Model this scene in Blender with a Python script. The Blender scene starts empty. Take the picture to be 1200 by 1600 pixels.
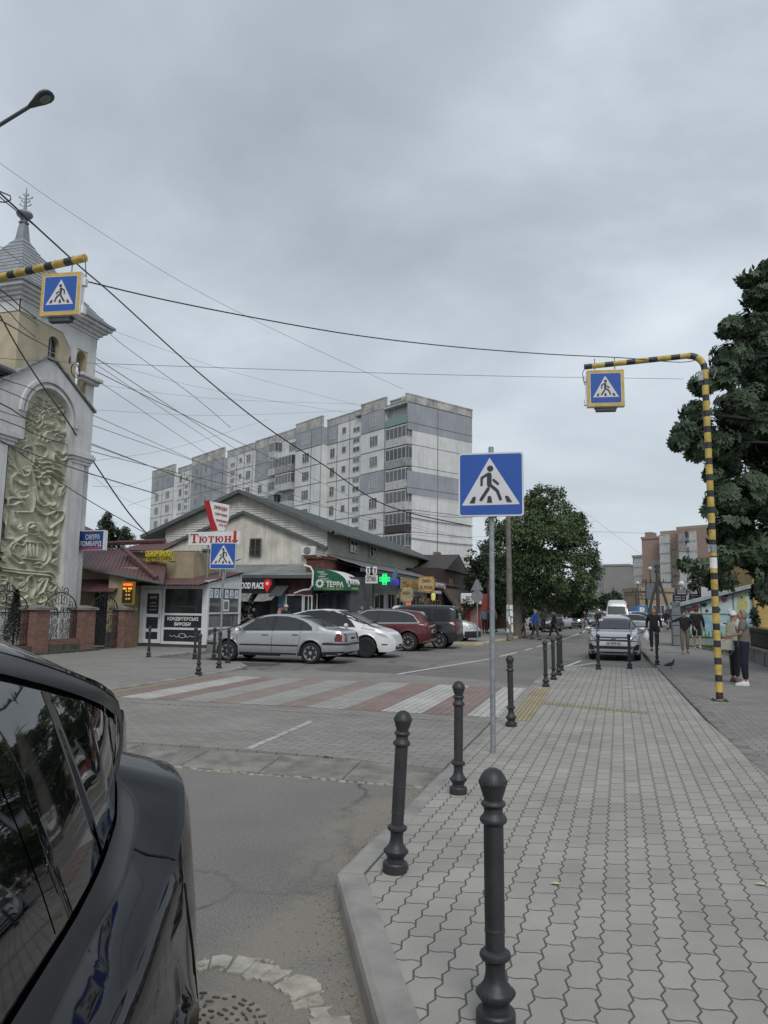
import bpy, bmesh, math, random
import numpy as np
from mathutils import Vector, Matrix, noise as mnoise
from mathutils.bvhtree import BVHTree
from mathutils.geometry import tessellate_polygon
R = math.radians
PI = math.pi
scene = bpy.context.scene
col = scene.collection
random.seed(7)
# ---------------------------------------------------------------- camera (x across the street, y along it, z up)
HCAM, FPX, YAW, PITCH, ROLL = 1.55,1150.0, R(16.5), math.atan(150/1150), R(0.7)
cd = bpy.data.cameras.new('camera'); cam = bpy.data.objects.new('camera', cd); col.objects.link(cam)
cd.sensor_fit = 'HORIZONTAL'; cd.sensor_width = 36; cd.lens = 36*FPX/1200; cd.clip_start = 0.05; cd.clip_end = 3000
cam.matrix_world = Matrix.Translation((0,0, HCAM)) @ Matrix.Rotation(YAW, 4, 'Z') @ Matrix.Rotation(R(90)+PITCH, 4, 'X') @ Matrix.Rotation(ROLL, 4, 'Z')
scene.camera = cam
# ---------------------------------------------------------------- overcast sky and a soft sun
SUN_EL, SUN_AZ = R(46), R(155)
world = bpy.data.worlds.new('World'); scene.world = world; world.use_nodes = True
wt = world.node_tree; wn = wt.nodes; wl = wt.links; wn.clear()
def N(tree, t, **kw):
 n = tree.nodes.new(t)
 for k, v in kw.items():
  if k.startswith('i_'): n.inputs[k[2:].replace('_', ' ')].default_value = v
  else: setattr(n, k, v)
 return n
wo = N(wt, 'ShaderNodeOutputWorld'); bg = N(wt, 'ShaderNodeBackground'); bg.inputs['Strength'].default_value = 0.1
sky = N(wt, 'ShaderNodeTexSky', sky_type='NISHITA', sun_disc=False); sky.sun_elevation = SUN_EL; sky.sun_rotation = -SUN_AZ
sky.air_density = 1.5; sky.dust_density = 4
tc = N(wt, 'ShaderNodeTexCoord'); sep = N(wt, 'ShaderNodeSeparateXYZ'); wl.new(tc.outputs['Generated'], sep.inputs[0])
def math_(tree, op, a, b=None, c=None, clamp=False):
 n = N(tree, 'ShaderNodeMath', operation=op); n.use_clamp = clamp
 for i, v in enumerate((a, b, c)):
  if v is None: continue
  if isinstance(v, (int, float)): n.inputs[i].default_value = v
  else: tree.links.new(v, n.inputs[i])
 return n.outputs[0]
zz = math_(wt, 'ADD', math_(wt, 'MAXIMUM', sep.outputs['Z'],0.0),0.16)
cx = math_(wt, 'DIVIDE', sep.outputs['X'], zz); cy = math_(wt, 'DIVIDE', sep.outputs['Y'], zz)
cmb = N(wt, 'ShaderNodeCombineXYZ'); wl.new(cx, cmb.inputs[0]); wl.new(cy, cmb.inputs[1])
n1 = N(wt, 'ShaderNodeTexNoise'); n1.inputs['Scale'].default_value = 0.72; n1.inputs['Detail'].default_value = 8; n1.inputs['Roughness'].default_value = 0.52; n1.inputs['Distortion'].default_value = 0.25
wl.new(cmb.outputs[0], n1.inputs['Vector'])
rmp = N(wt, 'ShaderNodeValToRGB'); e = rmp.color_ramp.elements
e[0].position = 0.36; e[0].color = (3.55,4.1,4.75,1); e[1].position = 0.66; e[1].color = (8.3,9.05,9.8,1)
m_ = rmp.color_ramp.elements.new(0.5); m_.color = (5.2,5.85,6.6,1)
wl.new(n1.outputs['Fac'], rmp.inputs[0])
hz = N(wt, 'ShaderNodeMapRange'); wl.new(sep.outputs['Z'], hz.inputs['Value']); hz.inputs['From Min'].default_value = 0.0; hz.inputs['From Max'].default_value = 0.45
hz.inputs['To Min'].default_value = 0.85; hz.inputs['To Max'].default_value = 0.0
hmix = N(wt, 'ShaderNodeMix', data_type='RGBA'); wl.new(hz.outputs[0], hmix.inputs['Factor']); wl.new(rmp.outputs[0], hmix.inputs['A']); hmix.inputs['B'].default_value = (6.9,7.6,8.3,1)
smix = N(wt, 'ShaderNodeMix', data_type='RGBA'); smix.inputs['Factor'].default_value = 0.93; wl.new(sky.outputs[0], smix.inputs['A']); wl.new(hmix.outputs['Result'], smix.inputs['B'])
wl.new(smix.outputs['Result'], bg.inputs['Color']); wl.new(bg.outputs[0], wo.inputs['Surface'])
sd = bpy.data.lights.new('sun', 'SUN'); sd.energy = 1.7; sd.angle = R(25); sd.color = (1,0.97,0.92)
so = bpy.data.objects.new('sun', sd); col.objects.link(so)
sdir = Vector((math.sin(SUN_AZ)*math.cos(SUN_EL), math.cos(SUN_AZ)*math.cos(SUN_EL), math.sin(SUN_EL)))
so.rotation_euler = sdir.to_track_quat('Z', 'Y').to_euler()
vs = scene.view_settings; vs.view_transform = 'Standard'; vs.look = 'None'; vs.gamma = 1; vs.use_curve_mapping = False; vs.exposure = 0.0
scene.cycles.max_bounces = 6; scene.cycles.diffuse_bounces = 3; scene.cycles.glossy_bounces = 3; scene.cycles.transparent_max_bounces = 8

# ---------------------------------------------------------------- materials
def mat(name, c, rough=0.8, var=0.15, scale=4.0, bump=0.0, bs=60.0, metal=0.0, c2=None, spec=0.4, coat=0.0, emit=0.0, streak=0.0, lo=0.35, hi=0.65):
 """procedural material: colour broken up by noise, fine bump, optional vertical weather streaks"""
 m = bpy.data.materials.new(name); m.use_nodes = True; t = m.node_tree; b = t.nodes['Principled BSDF']
 b.inputs['Roughness'].default_value = rough; b.inputs['Metallic'].default_value = metal; b.inputs['Specular IOR Level'].default_value = spec
 b.inputs['Coat Weight'].default_value = coat; b.inputs['Coat Roughness'].default_value = 0.04
 g = N(t, 'ShaderNodeTexCoord')
 a = N(t, 'ShaderNodeTexNoise'); a.inputs['Scale'].default_value = scale; a.inputs['Detail'].default_value = 6; a.inputs['Roughness'].default_value = 0.6
 t.links.new(g.outputs['Object'], a.inputs['Vector'])
 r = N(t, 'ShaderNodeMapRange'); r.inputs['From Min'].default_value = lo; r.inputs['From Max'].default_value = hi; t.links.new(a.outputs['Fac'], r.inputs['Value'])
 mx = N(t, 'ShaderNodeMix', data_type='RGBA'); t.links.new(r.outputs[0], mx.inputs['Factor'])
 if c2 is None: c2 = tuple(max(0, x*(1-var)) for x in c); c = tuple(min(1, x*(1+var*0.6)) for x in c)
 mx.inputs['A'].default_value = (*c, 1); mx.inputs['B'].default_value = (*c2,1)
 out = mx.outputs['Result']
 if streak:
  mp = N(t, 'ShaderNodeMapping'); mp.inputs['Scale'].default_value = (1.5,1.5,0.12); t.links.new(g.outputs['Object'], mp.inputs[0])
  s = N(t, 'ShaderNodeTexNoise'); s.inputs['Scale'].default_value = 2.2; s.inputs['Detail'].default_value = 8; s.inputs['Roughness'].default_value = 0.7; t.links.new(mp.outputs[0], s.inputs['Vector'])
  sr = N(t, 'ShaderNodeMapRange'); sr.inputs['From Min'].default_value = 0.48; sr.inputs['From Max'].default_value = 0.75; sr.inputs['To Max'].default_value = streak; t.links.new(s.outputs['Fac'], sr.inputs['Value'])
  m2 = N(t, 'ShaderNodeMix', data_type='RGBA'); t.links.new(sr.outputs[0], m2.inputs['Factor']); t.links.new(out, m2.inputs['A']); m2.inputs['B'].default_value = (0.10,0.10,0.09,1); out = m2.outputs['Result']
 t.links.new(out, b.inputs['Base Color'])
 if bump:
  f = N(t, 'ShaderNodeTexNoise'); f.inputs['Scale'].default_value = bs; f.inputs['Detail'].default_value = 4; t.links.new(g.outputs['Object'], f.inputs['Vector'])
  bp = N(t, 'ShaderNodeBump'); bp.inputs['Strength'].default_value = 0.6; bp.inputs['Distance'].default_value = bump; t.links.new(f.outputs['Fac'], bp.inputs['Height']); t.links.new(bp.outputs[0], b.inputs['Normal'])
 if emit:
  b.inputs['Emission Color'].default_value = (*c, 1); b.inputs['Emission Strength'].default_value = emit
 return m
def glassy(name, c, rough=0.06, spec=0.7):
 return mat(name, c, rough, var=0.25, scale=1.5, spec=spec)
def seeglass(name, tint, a=0.45):
 """car window glass: partly clear, partly a dark reflecting sheet"""
 m = bpy.data.materials.new(name); m.use_nodes = True; t = m.node_tree; b = t.nodes['Principled BSDF']
 b.inputs['Base Color'].default_value = (*tint, 1); b.inputs['Roughness'].default_value = 0.03; b.inputs['Specular IOR Level'].default_value = 0.8; b.inputs['Alpha'].default_value = a
 return m

# ---------------------------------------------------------------- mesh helpers
class MB:
 def __init__(s): s.v = []; s.f = []; s.m = []; s.k = 0
 def add(s, vs, fs):
  o = len(s.v); s.v += [tuple(p) for p in vs]; s.f += [tuple(i+o for i in f) for f in fs]; s.m += [s.k]*len(fs); return s
 def mi(s, k): s.k = k; return s
 def box(s, x0, x1, y0, y1, z0, z1):
  return s.add([(x0,y0,z0),(x1,y0,z0),(x1,y1,z0),(x0,y1,z0),(x0,y0,z1),(x1,y0,z1),(x1,y1,z1),(x0,y1,z1)],
                     [(0,3,2,1),(4,5,6,7),(0,1,5,4),(1,2,6,5),(2,3,7,6),(3,0,4,7)])
 def obox(s, o, ax, ay, az):  # oriented box from corner and three edge vectors
  o, ax, ay, az = map(Vector, (o, ax, ay, az))
  return s.add([o, o+ax, o+ax+ay, o+ay, o+az, o+ax+az, o+ax+ay+az, o+ay+az],
                     [(0,3,2,1),(4,5,6,7),(0,1,5,4),(1,2,6,5),(2,3,7,6),(3,0,4,7)])
 def prism(s, poly, d):  # polygon (3d points, planar) extruded by vector d
  n = len(poly); P = [Vector(p) for p in poly]; d = Vector(d)
  tris = tessellate_polygon([P])
  vs = P+[p+d for p in P]; fs = [tuple(t) for t in tris]+[tuple(i+n for i in reversed(t)) for t in tris]
  fs += [(i, (i+1) % n, (i+1) % n+n, i+n) for i in range(n)]
  return s.add(vs, fs)
 def tube(s, pts, r, n=8, caps=True):
  P = [Vector(p) for p in pts]; rs = r if isinstance(r, (list, tuple)) else [r]*len(P); o = len(s.v); vs = []; fs = []
  up = Vector((0.13,0.21,0.97)); prev = None
  for i, p in enumerate(P):
   d = (P[min(i+1, len(P)-1)]-P[max(i-1,0)])
   if d.length < 1e-9: d = Vector((0,0,1))
   d.normalize()
   a = prev if prev is not None else d.orthogonal()
   a = (a-d*a.dot(d))
   if a.length < 1e-6: a = d.orthogonal()
   a.normalize(); prev = a; b = d.cross(a)
   vs += [p+(a*math.cos(2*PI*k/n)+b*math.sin(2*PI*k/n))*rs[i] for k in range(n)]
  for i in range(len(P)-1):
   fs += [(i*n+k, i*n+(k+1) % n, (i+1)*n+(k+1) % n, (i+1)*n+k) for k in range(n)]
  if caps: fs += [tuple(reversed(range(n))), tuple((len(P)-1)*n+k for k in range(n))]
  return s.add(vs, fs)
 def lathe(s, prof, n=24, c=(0,0,0), ax='z', caps=True):
  vs = []; fs = []
  for r, z in prof:
   for k in range(n):
    a = 2*PI*k/n; x, y = r*math.cos(a), r*math.sin(a)
    q = {'z': (x, y, z), 'x': (z, x, y), 'y': (y, z, x)}[ax]; vs.append((q[0]+c[0], q[1]+c[1], q[2]+c[2]))
  for i in range(len(prof)-1): fs += [(i*n+k, i*n+(k+1) % n, (i+1)*n+(k+1) % n, (i+1)*n+k) for k in range(n)]
  if caps: fs += [tuple(reversed(range(n))), tuple((len(prof)-1)*n+k for k in range(n))]
  return s.add(vs, fs)
 def grid(s, rows, close=False):
  w = len(rows[0]); vs = [p for r in rows for p in r]; fs = []
  for i in range(len(rows)-1):
   for j in range(w-1 if not close else w): fs.append((i*w+j, i*w+(j+1) % w, (i+1)*w+(j+1) % w, (i+1)*w+j))
  return s.add(vs, fs)
 def build(s, name, m, parent=None, smooth=False, local=False, angle=40, bevel=0):
  """one mesh object; vertices are world coordinates unless local"""
  me = bpy.data.meshes.new(name)
  me.from_pydata(s.v, [], s.f); ms = m if isinstance(m, (list, tuple)) else [m]
  for q in ms: me.materials.append(q)
  me.polygons.foreach_set('material_index', s.m)
  bm = bmesh.new(); bm.from_mesh(me); bmesh.ops.recalc_face_normals(bm, faces=bm.faces)
  if bevel: bmesh.ops.bevel(bm, geom=[e for e in bm.edges if len(e.link_faces) == 2 and e.calc_face_angle(0) > R(50)], offset=bevel, segments=2, affect='EDGES')
  if smooth or bevel:
   for f in bm.faces: f.smooth = True
   for e in bm.edges:
    if len(e.link_faces) == 2 and e.calc_face_angle(0) > R(angle): e.smooth = False
  bm.to_mesh(me); bm.free()
  o = bpy.data.objects.new(name, me); col.objects.link(o)
  if parent:
   o.parent = parent
   if not local:
    q = Vector((0,0,0)); pp = parent
    while pp: q += pp.location; pp = pp.parent
    o.location = -q
  return o
def tag(o, label=None, cat=None, group=None, kind=None):
 if label: o['label'] = label
 if cat: o['category'] = cat
 if group: o['group'] = group
 if kind: o['kind'] = kind
 return o
def thing(name, loc, label, cat, group=None, rz=0):
 o = bpy.data.objects.new(name, None); col.objects.link(o); o.location = loc; o.rotation_euler = (0,0, rz); o.empty_display_size = 0.3
 return tag(o, label, cat, group)
def copy_tree(o, parent=None):
 c = o.copy(); col.objects.link(c)
 if parent is not None: c.parent = parent
 for ch in list(o.children): copy_tree(ch, c)
 return c
def polyside(pts2, f):  # map 2d list through f
 return [f(a, b) for a, b in pts2]
def text(s, size, loc, m, parent=None, xdir=(1,0,0), ydir=(0,0,1), ext=0.004, align='CENTER', name='lettering', width=None, bold=0.0, shear=0):
 """lettering as a real thin mesh; baseline centre at loc, running along xdir"""
 cu = bpy.data.curves.new(name, 'FONT'); cu.body = s; cu.size = size; cu.extrude = ext; cu.align_x = align; cu.offset = bold*size; cu.resolution_u = 3; cu.shear = shear
 t = bpy.data.objects.new(name, cu); col.objects.link(t); bpy.context.view_layer.update()
 me = bpy.data.meshes.new_from_object(t.evaluated_get(bpy.context.evaluated_depsgraph_get())); bpy.data.objects.remove(t); bpy.data.curves.remove(cu)
 xs = Vector(xdir).normalized(); ys = Vector(ydir).normalized(); zs = xs.cross(ys)
 k = 1
 if width:
  vx = [v.co.x for v in me.vertices]; k = width/max(1e-6, max(vx)-min(vx))
 base = Vector(loc)
 for v in me.vertices: v.co = base+xs*(v.co.x*k)+ys*v.co.y+zs*v.co.z
 me.materials.clear(); me.materials.append(m)
 o = bpy.data.objects.new(name, me); col.objects.link(o)
 if parent:
  o.parent = parent; q = Vector((0,0,0)); pp = parent
  while pp: q += pp.location; pp = pp.parent
  o.location = -q
 return o
def join_rounded(w, h, r, n=5):
 """rounded rectangle outline centred on 0"""
 out = []
 for cxx, cyy, a0 in ((w/2-r, h/2-r, 0),(-w/2+r, h/2-r, 90),(-w/2+r, -h/2+r, 180),(w/2-r, -h/2+r, 270)):
  out += [(cxx+r*math.cos(R(a0+90*i/n)), cyy+r*math.sin(R(a0+90*i/n))) for i in range(n+1)]
 return out
# a pixel of the 1200x1600 view -> world direction, used only to read off where things stand
def ray(px, py):
 c, s = math.cos(ROLL), math.sin(ROLL); x, y = px-600,800-py; xu, yu = x*c-y*s, x*s+y*c
 d = Vector((xu, FPX*math.cos(PITCH)-yu*math.sin(PITCH), FPX*math.sin(PITCH)+yu*math.cos(PITCH))); d /= d.y
 return Vector((d.x*math.cos(YAW)-d.y*math.sin(YAW), d.x*math.sin(YAW)+d.y*math.cos(YAW), d.z))
def PX(px, py, x): r = ray(px, py); t = x/r.x; return Vector((x, r.y*t, HCAM+r.z*t))
def PY(px, py, y): r = ray(px, py); t = y/r.y; return Vector((r.x*t, y, HCAM+r.z*t))
def PD(px, py, d): r = ray(px, py); return Vector((r.x*d, r.y*d, HCAM+r.z*d))
def PZ(px, py, z=0): r = ray(px, py); t = (z-HCAM)/r.z; return Vector((r.x*t, r.y*t, z))

# common materials
BLK = mat('black_painted_iron', (0.020,0.022,0.026),0.5,0.3,7,0.0012,70, c2=(.038,.039,.040), spec=0.5, lo=.42, hi=.7)
WHT = mat('white_plastic', (0.72,0.73,0.74),0.4,0.08,6)
GALV = mat('galvanised_steel', (0.32,0.34,0.36),0.42,0.2,14, metal=0.6)
DGREY = mat('dark_grey', (0.06,0.065,0.07),0.6,0.2,10)
YEL = mat('yellow_paint', (0.50,0.36,0.09),0.55,0.3,6,0.0006,70)
SBLUE = mat('sign_blue_film', (0.020,0.085,0.36),0.35,0.06,3, spec=0.5)
SWHITE = mat('sign_white_film', (0.60,0.60,0.62),0.35,0.05,4)
SBLACK = mat('sign_black_film', (0.03,0.04,0.055),0.4,0.05,4)
DARKWIN = glassy('window_glass_dark', (0.03,0.035,0.04))
# ================================================================ GROUND
def paver_mat(name, c1, c2, mortar, bw=0.25, rh=0.126, amp=0.010, rot=0.0, along='y', bump=0.006, ms=0.005, dirt=0.0, off=(0,0)):
 """interlocking wavy concrete pavers: brick texture in warped coordinates"""
 m = bpy.data.materials.new(name); m.use_nodes = True; t = m.node_tree; L = t.links; b = t.nodes['Principled BSDF']
 g = N(t, 'ShaderNodeNewGeometry'); mp = N(t, 'ShaderNodeMapping'); mp.inputs['Rotation'].default_value = (0,0, rot); mp.inputs['Location'].default_value = (off[0], off[1],0); L.new(g.outputs['Position'], mp.inputs[0])
 s = N(t, 'ShaderNodeSeparateXYZ'); L.new(mp.outputs[0], s.inputs[0])
 al, ac = (s.outputs['Y'], s.outputs['X']) if along == 'y' else (s.outputs['X'], s.outputs['Y'])
 ph = math_(t, 'FRACT', math_(t, 'ADD', math_(t, 'DIVIDE', al, bw/2),400.25))
 tri = math_(t, 'MINIMUM', math_(t, 'DIVIDE', ph, 0.62), math_(t, 'DIVIDE', math_(t, 'SUBTRACT', 1.0, ph),0.38))
 y2 = math_(t, 'ADD', ac, math_(t, 'MULTIPLY', math_(t, 'SUBTRACT', tri, 0.5),2*amp))
 sn = math_(t, 'SINE', math_(t, 'MULTIPLY', y2,2*PI/rh))
 x2 = math_(t, 'ADD', al, math_(t, 'MULTIPLY', sn, amp*0.9))
 cb = N(t, 'ShaderNodeCombineXYZ'); L.new(x2, cb.inputs[0]); L.new(y2, cb.inputs[1])
 br = N(t, 'ShaderNodeTexBrick'); br.offset = 0.5; br.inputs['Scale'].default_value = 1; br.inputs['Brick Width'].default_value = bw; br.inputs['Row Height'].default_value = rh
 br.inputs['Mortar Size'].default_value = ms; br.inputs['Mortar Smooth'].default_value = 0.35; br.inputs['Bias'].default_value = 0.0
 br.inputs['Color1'].default_value = (*c1,1); br.inputs['Color2'].default_value = (*c2,1); br.inputs['Mortar'].default_value = (*mortar, 1)
 L.new(cb.outputs[0], br.inputs['Vector'])
 n1 = N(t, 'ShaderNodeTexNoise'); n1.inputs['Scale'].default_value = 0.9; n1.inputs['Detail'].default_value = 8; n1.inputs['Roughness'].default_value = 0.65; L.new(g.outputs['Position'], n1.inputs['Vector'])
 n2 = N(t, 'ShaderNodeTexNoise'); n2.inputs['Scale'].default_value = 130; n2.inputs['Detail'].default_value = 4; L.new(g.outputs['Position'], n2.inputs['Vector'])
 k = math_(t, 'ADD', math_(t, 'MULTIPLY', n1.outputs['Fac'],0.75), math_(t, 'MULTIPLY', n2.outputs['Fac'],0.5)); k = math_(t, 'ADD', k, 0.36)
 vm = N(t, 'ShaderNodeVectorMath', operation='SCALE'); L.new(br.outputs['Color'], vm.inputs[0]); L.new(k, vm.inputs['Scale'])
 out = vm.outputs[0]
 # sand blown over the stones in patches
 n3 = N(t, 'ShaderNodeTexNoise'); n3.inputs['Scale'].default_value = 0.55; n3.inputs['Detail'].default_value = 9; n3.inputs['Roughness'].default_value = 0.7; L.new(g.outputs['Position'], n3.inputs['Vector'])
 dr = N(t, 'ShaderNodeMapRange'); dr.inputs['From Min'].default_value = 0.52; dr.inputs['From Max'].default_value = 0.72; dr.inputs['To Max'].default_value = dirt; L.new(n3.outputs['Fac'], dr.inputs['Value'])
 mx = N(t, 'ShaderNodeMix', data_type='RGBA'); L.new(dr.outputs[0], mx.inputs['Factor']); L.new(out, mx.inputs['A']); mx.inputs['B'].default_value = (0.30,0.27,0.22,1)
 L.new(mx.outputs['Result'], b.inputs['Base Color'])
 b.inputs['Roughness'].default_value = 0.85; b.inputs['Specular IOR Level'].default_value = 0.3
 h = math_(t, 'ADD', math_(t, 'MULTIPLY', br.outputs['Fac'],-1.0), math_(t, 'MULTIPLY', n2.outputs['Fac'],0.10))
 bp = N(t, 'ShaderNodeBump'); bp.inputs['Strength'].default_value = 0.9; bp.inputs['Distance'].default_value = bump; L.new(h, bp.inputs['Height']); L.new(bp.outputs[0], b.inputs['Normal'])
 return m
PAVER = paver_mat('grey_wave_pavers', (0.335,0.323,0.296),(0.283,0.273,0.250),(0.095,0.088,0.076), rot=R(1.2), dirt=0.35)
PAVER_T = paver_mat('table_pavers', (0.265,0.255,0.235),(0.225,0.216,0.20),(0.09,0.083,0.072), bw=0.24, rh=0.12, along='x', ms=0.005, dirt=0.3)
PAVER_R = paver_mat('red_pavers', (0.26,0.195,0.18),(0.235,0.172,0.16),(0.11,0.075,0.065), bw=0.24, rh=0.12, ms=0.005, dirt=0.4)
PAVER_P = paver_mat('faded_pink_pavers', (0.28,0.225,0.205),(0.25,0.195,0.18),(0.09,0.07,0.065), bw=0.24, rh=0.12, ms=0.005, dirt=0.4)
PAVER_W = paver_mat('white_pavers', (0.46,0.455,0.42),(0.40,0.395,0.37),(0.12,0.115,0.10), bw=0.24, rh=0.12, ms=0.006, dirt=0.2)
PAVER_W2 = paver_mat('dulled_white_pavers', (0.34,0.335,0.32),(0.30,0.295,0.28),(0.12,0.115,0.10), bw=0.24, rh=0.12, ms=0.006, dirt=0.3)
PAVER_Y = paver_mat('yellow_tactile_pavers', (0.34,0.285,0.18),(0.30,0.25,0.155),(0.15,0.13,0.09), bw=0.3, rh=0.06, amp=0.0, ms=0.008, dirt=0.25)
PAVER_O = paver_mat('old_sidewalk_pavers', (0.26,0.25,0.235),(0.205,0.198,0.186),(0.07,0.065,0.058), bw=0.2, rh=0.1, amp=0.004, ms=0.005, along='x', dirt=0.5)
PAVER_L = paver_mat('pale_left_pavers', (0.27,0.262,0.245),(0.24,0.233,0.218),(0.14,0.132,0.12), bw=0.2, rh=0.1, amp=0.003, ms=0.003, dirt=0.3)
CONC = mat('kerb_concrete', (0.275,0.267,0.247),0.9,0.25,3,0.002,120, streak=0.0)
CONC_D = mat('old_dirty_concrete', (0.20,0.19,0.175),0.92,0.35,4,0.003,80)
def asphalt_mat():
 m = bpy.data.materials.new('worn_asphalt'); m.use_nodes = True; t = m.node_tree; L = t.links; b = t.nodes['Principled BSDF']
 g = N(t, 'ShaderNodeNewGeometry')
 v = N(t, 'ShaderNodeTexVoronoi'); v.inputs['Scale'].default_value = 95; L.new(g.outputs['Position'], v.inputs['Vector'])
 n1 = N(t, 'ShaderNodeTexNoise'); n1.inputs['Scale'].default_value = 0.35; n1.inputs['Detail'].default_value = 10; n1.inputs['Roughness'].default_value = 0.62; L.new(g.outputs['Position'], n1.inputs['Vector'])
 n2 = N(t, 'ShaderNodeTexNoise'); n2.inputs['Scale'].default_value = 240; n2.inputs['Detail'].default_value = 2; L.new(g.outputs['Position'], n2.inputs['Vector'])
 rp = N(t, 'ShaderNodeValToRGB'); e = rp.color_ramp.elements; e[0].position = 0.3; e[0].color = (0.15,0.144,0.133,1); e[1].position = 0.7; e[1].color = (0.225,0.217,0.20,1); L.new(n1.outputs['Fac'], rp.inputs[0])
 sp = N(t, 'ShaderNodeMapRange'); sp.inputs['From Min'].default_value = 0.35; sp.inputs['From Max'].default_value = 0.75; sp.inputs['To Min'].default_value = 0.6; sp.inputs['To Max'].default_value = 1.55; L.new(n2.outputs['Fac'], sp.inputs['Value'])
 vm = N(t, 'ShaderNodeVectorMath', operation='SCALE'); L.new(rp.outputs[0], vm.inputs[0]); L.new(sp.outputs[0], vm.inputs['Scale'])
 out = vm.outputs[0]
 n5 = N(t, 'ShaderNodeTexNoise'); n5.inputs['Scale'].default_value = 75; n5.inputs['Detail'].default_value = 3; n5.inputs['Roughness'].default_value = .8; L.new(g.outputs['Position'], n5.inputs['Vector'])
 s5 = N(t, 'ShaderNodeMapRange'); s5.inputs['From Min'].default_value = 0.38; s5.inputs['From Max'].default_value = 0.64; s5.inputs['To Min'].default_value = 0.72; s5.inputs['To Max'].default_value = 1.32; L.new(n5.outputs['Fac'], s5.inputs['Value'])
 v5 = N(t, 'ShaderNodeVectorMath', operation='SCALE'); L.new(out, v5.inputs[0]); L.new(s5.outputs[0], v5.inputs['Scale']); out = v5.outputs[0]
 # cracks
 w = N(t, 'ShaderNodeTexNoise'); w.inputs['Scale'].default_value = 2.5; w.inputs['Detail'].default_value = 5; L.new(g.outputs['Position'], w.inputs['Vector'])
 wv = N(t, 'ShaderNodeVectorMath', operation='MULTIPLY_ADD'); L.new(w.outputs['Color'], wv.inputs[0]); wv.inputs[1].default_value = (0.5,0.5,0); L.new(g.outputs['Position'], wv.inputs[2])
 ce = N(t, 'ShaderNodeTexVoronoi', feature='DISTANCE_TO_EDGE'); ce.inputs['Scale'].default_value = 0.33; L.new(wv.outputs[0], ce.inputs['Vector'])
 cr = N(t, 'ShaderNodeMapRange'); cr.inputs['From Min'].default_value = 0.0; cr.inputs['From Max'].default_value = 0.010; cr.inputs['To Min'].default_value = 0.75; cr.inputs['To Max'].default_value = 0.0; L.new(ce.outputs['Distance'], cr.inputs['Value'])
 brk = N(t, 'ShaderNodeMapRange'); brk.inputs['From Min'].default_value = 0.40; brk.inputs['From Max'].default_value = 0.52; L.new(n1.outputs['Fac'], brk.inputs['Value'])
 crf = math_(t, 'MULTIPLY', cr.outputs[0], brk.outputs[0])
 m1 = N(t, 'ShaderNodeMix', data_type='RGBA'); L.new(crf, m1.inputs['Factor']); L.new(out, m1.inputs['A']); m1.inputs['B'].default_value = (0.03,0.03,0.03,1); out = m1.outputs['Result']
 # sand washed against the kerb and round the manhole
 s = N(t, 'ShaderNodeSeparateXYZ'); L.new(g.outputs['Position'], s.inputs[0])
 def blob(cx, cy, rx, ry, ang=0):
  ca, sa = math.cos(ang), math.sin(ang)
  dx = math_(t, 'SUBTRACT', s.outputs['X'], cx); dy = math_(t, 'SUBTRACT', s.outputs['Y'], cy)
  u = math_(t, 'DIVIDE', math_(t, 'ADD', math_(t, 'MULTIPLY', dx, ca), math_(t, 'MULTIPLY', dy, sa)), rx)
  q = math_(t, 'DIVIDE', math_(t, 'SUBTRACT', math_(t, 'MULTIPLY', dy, ca), math_(t, 'MULTIPLY', dx, sa)), ry)
  d = math_(t, 'SQRT', math_(t, 'ADD', math_(t, 'MULTIPLY', u, u), math_(t, 'MULTIPLY', q, q)))
  return math_(t, 'SUBTRACT', 1.0, d, clamp=True)
 n3 = N(t, 'ShaderNodeTexNoise'); n3.inputs['Scale'].default_value = 3.2; n3.inputs['Detail'].default_value = 9; n3.inputs['Roughness'].default_value = 0.68; L.new(g.outputs['Position'], n3.inputs['Vector'])
 sm = math_(t, 'MAXIMUM', blob(-1.55,5.9,0.85,1.9, R(-4)), math_(t, 'MAXIMUM', blob(-1.4,2.9,0.95,1.0), blob(-1.38,4.1,0.5,1.6, R(-22))))
 sm = math_(t, 'MAXIMUM', sm, blob(-1.25,2.2,1.0,1.6))
 sm = math_(t, 'MULTIPLY', math_(t, 'ADD', math_(t, 'MULTIPLY', sm, 2.0), math_(t, 'MULTIPLY', math_(t, 'SUBTRACT', n3.outputs['Fac'],0.66),2.6)),1.3, clamp=True)
 sm = math_(t, 'MULTIPLY', sm, 0.62)
 sc = N(t, 'ShaderNodeVectorMath', operation='SCALE'); sc.inputs[0].default_value = (0.265,0.24,0.195); L.new(math_(t, 'ADD', math_(t, 'MULTIPLY', n2.outputs['Fac'],0.9),0.5), sc.inputs['Scale'])
 m2 = N(t, 'ShaderNodeMix', data_type='RGBA'); L.new(sm, m2.inputs['Factor']); L.new(out, m2.inputs['A']); L.new(sc.outputs[0], m2.inputs['B'])
 L.new(m2.outputs['Result'], b.inputs['Base Color']); b.inputs['Roughness'].default_value = 0.85; b.inputs['Specular IOR Level'].default_value = 0.35
 bp = N(t, 'ShaderNodeBump'); bp.inputs['Strength'].default_value = 0.8; bp.inputs['Distance'].default_value = 0.004; L.new(math_(t, 'SUBTRACT', math_(t, 'ADD', v.outputs['Distance'], n2.outputs['Fac']), crf), bp.inputs['Height']); L.new(bp.outputs[0], b.inputs['Normal'])
 return m
ASPH = asphalt_mat()
ZR = -0.12   # road level
def flat(name, poly, z, m, kind='structure', parent=None):
 mb = MB(); P = [Vector((x, y, z)) for x, y in poly]; mb.add(P, [tuple(t) for t in tessellate_polygon([P])]); o = mb.build(name, m, parent)
 for p in o.data.polygons: pass
 if kind: o['kind'] = kind
 return o
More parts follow.
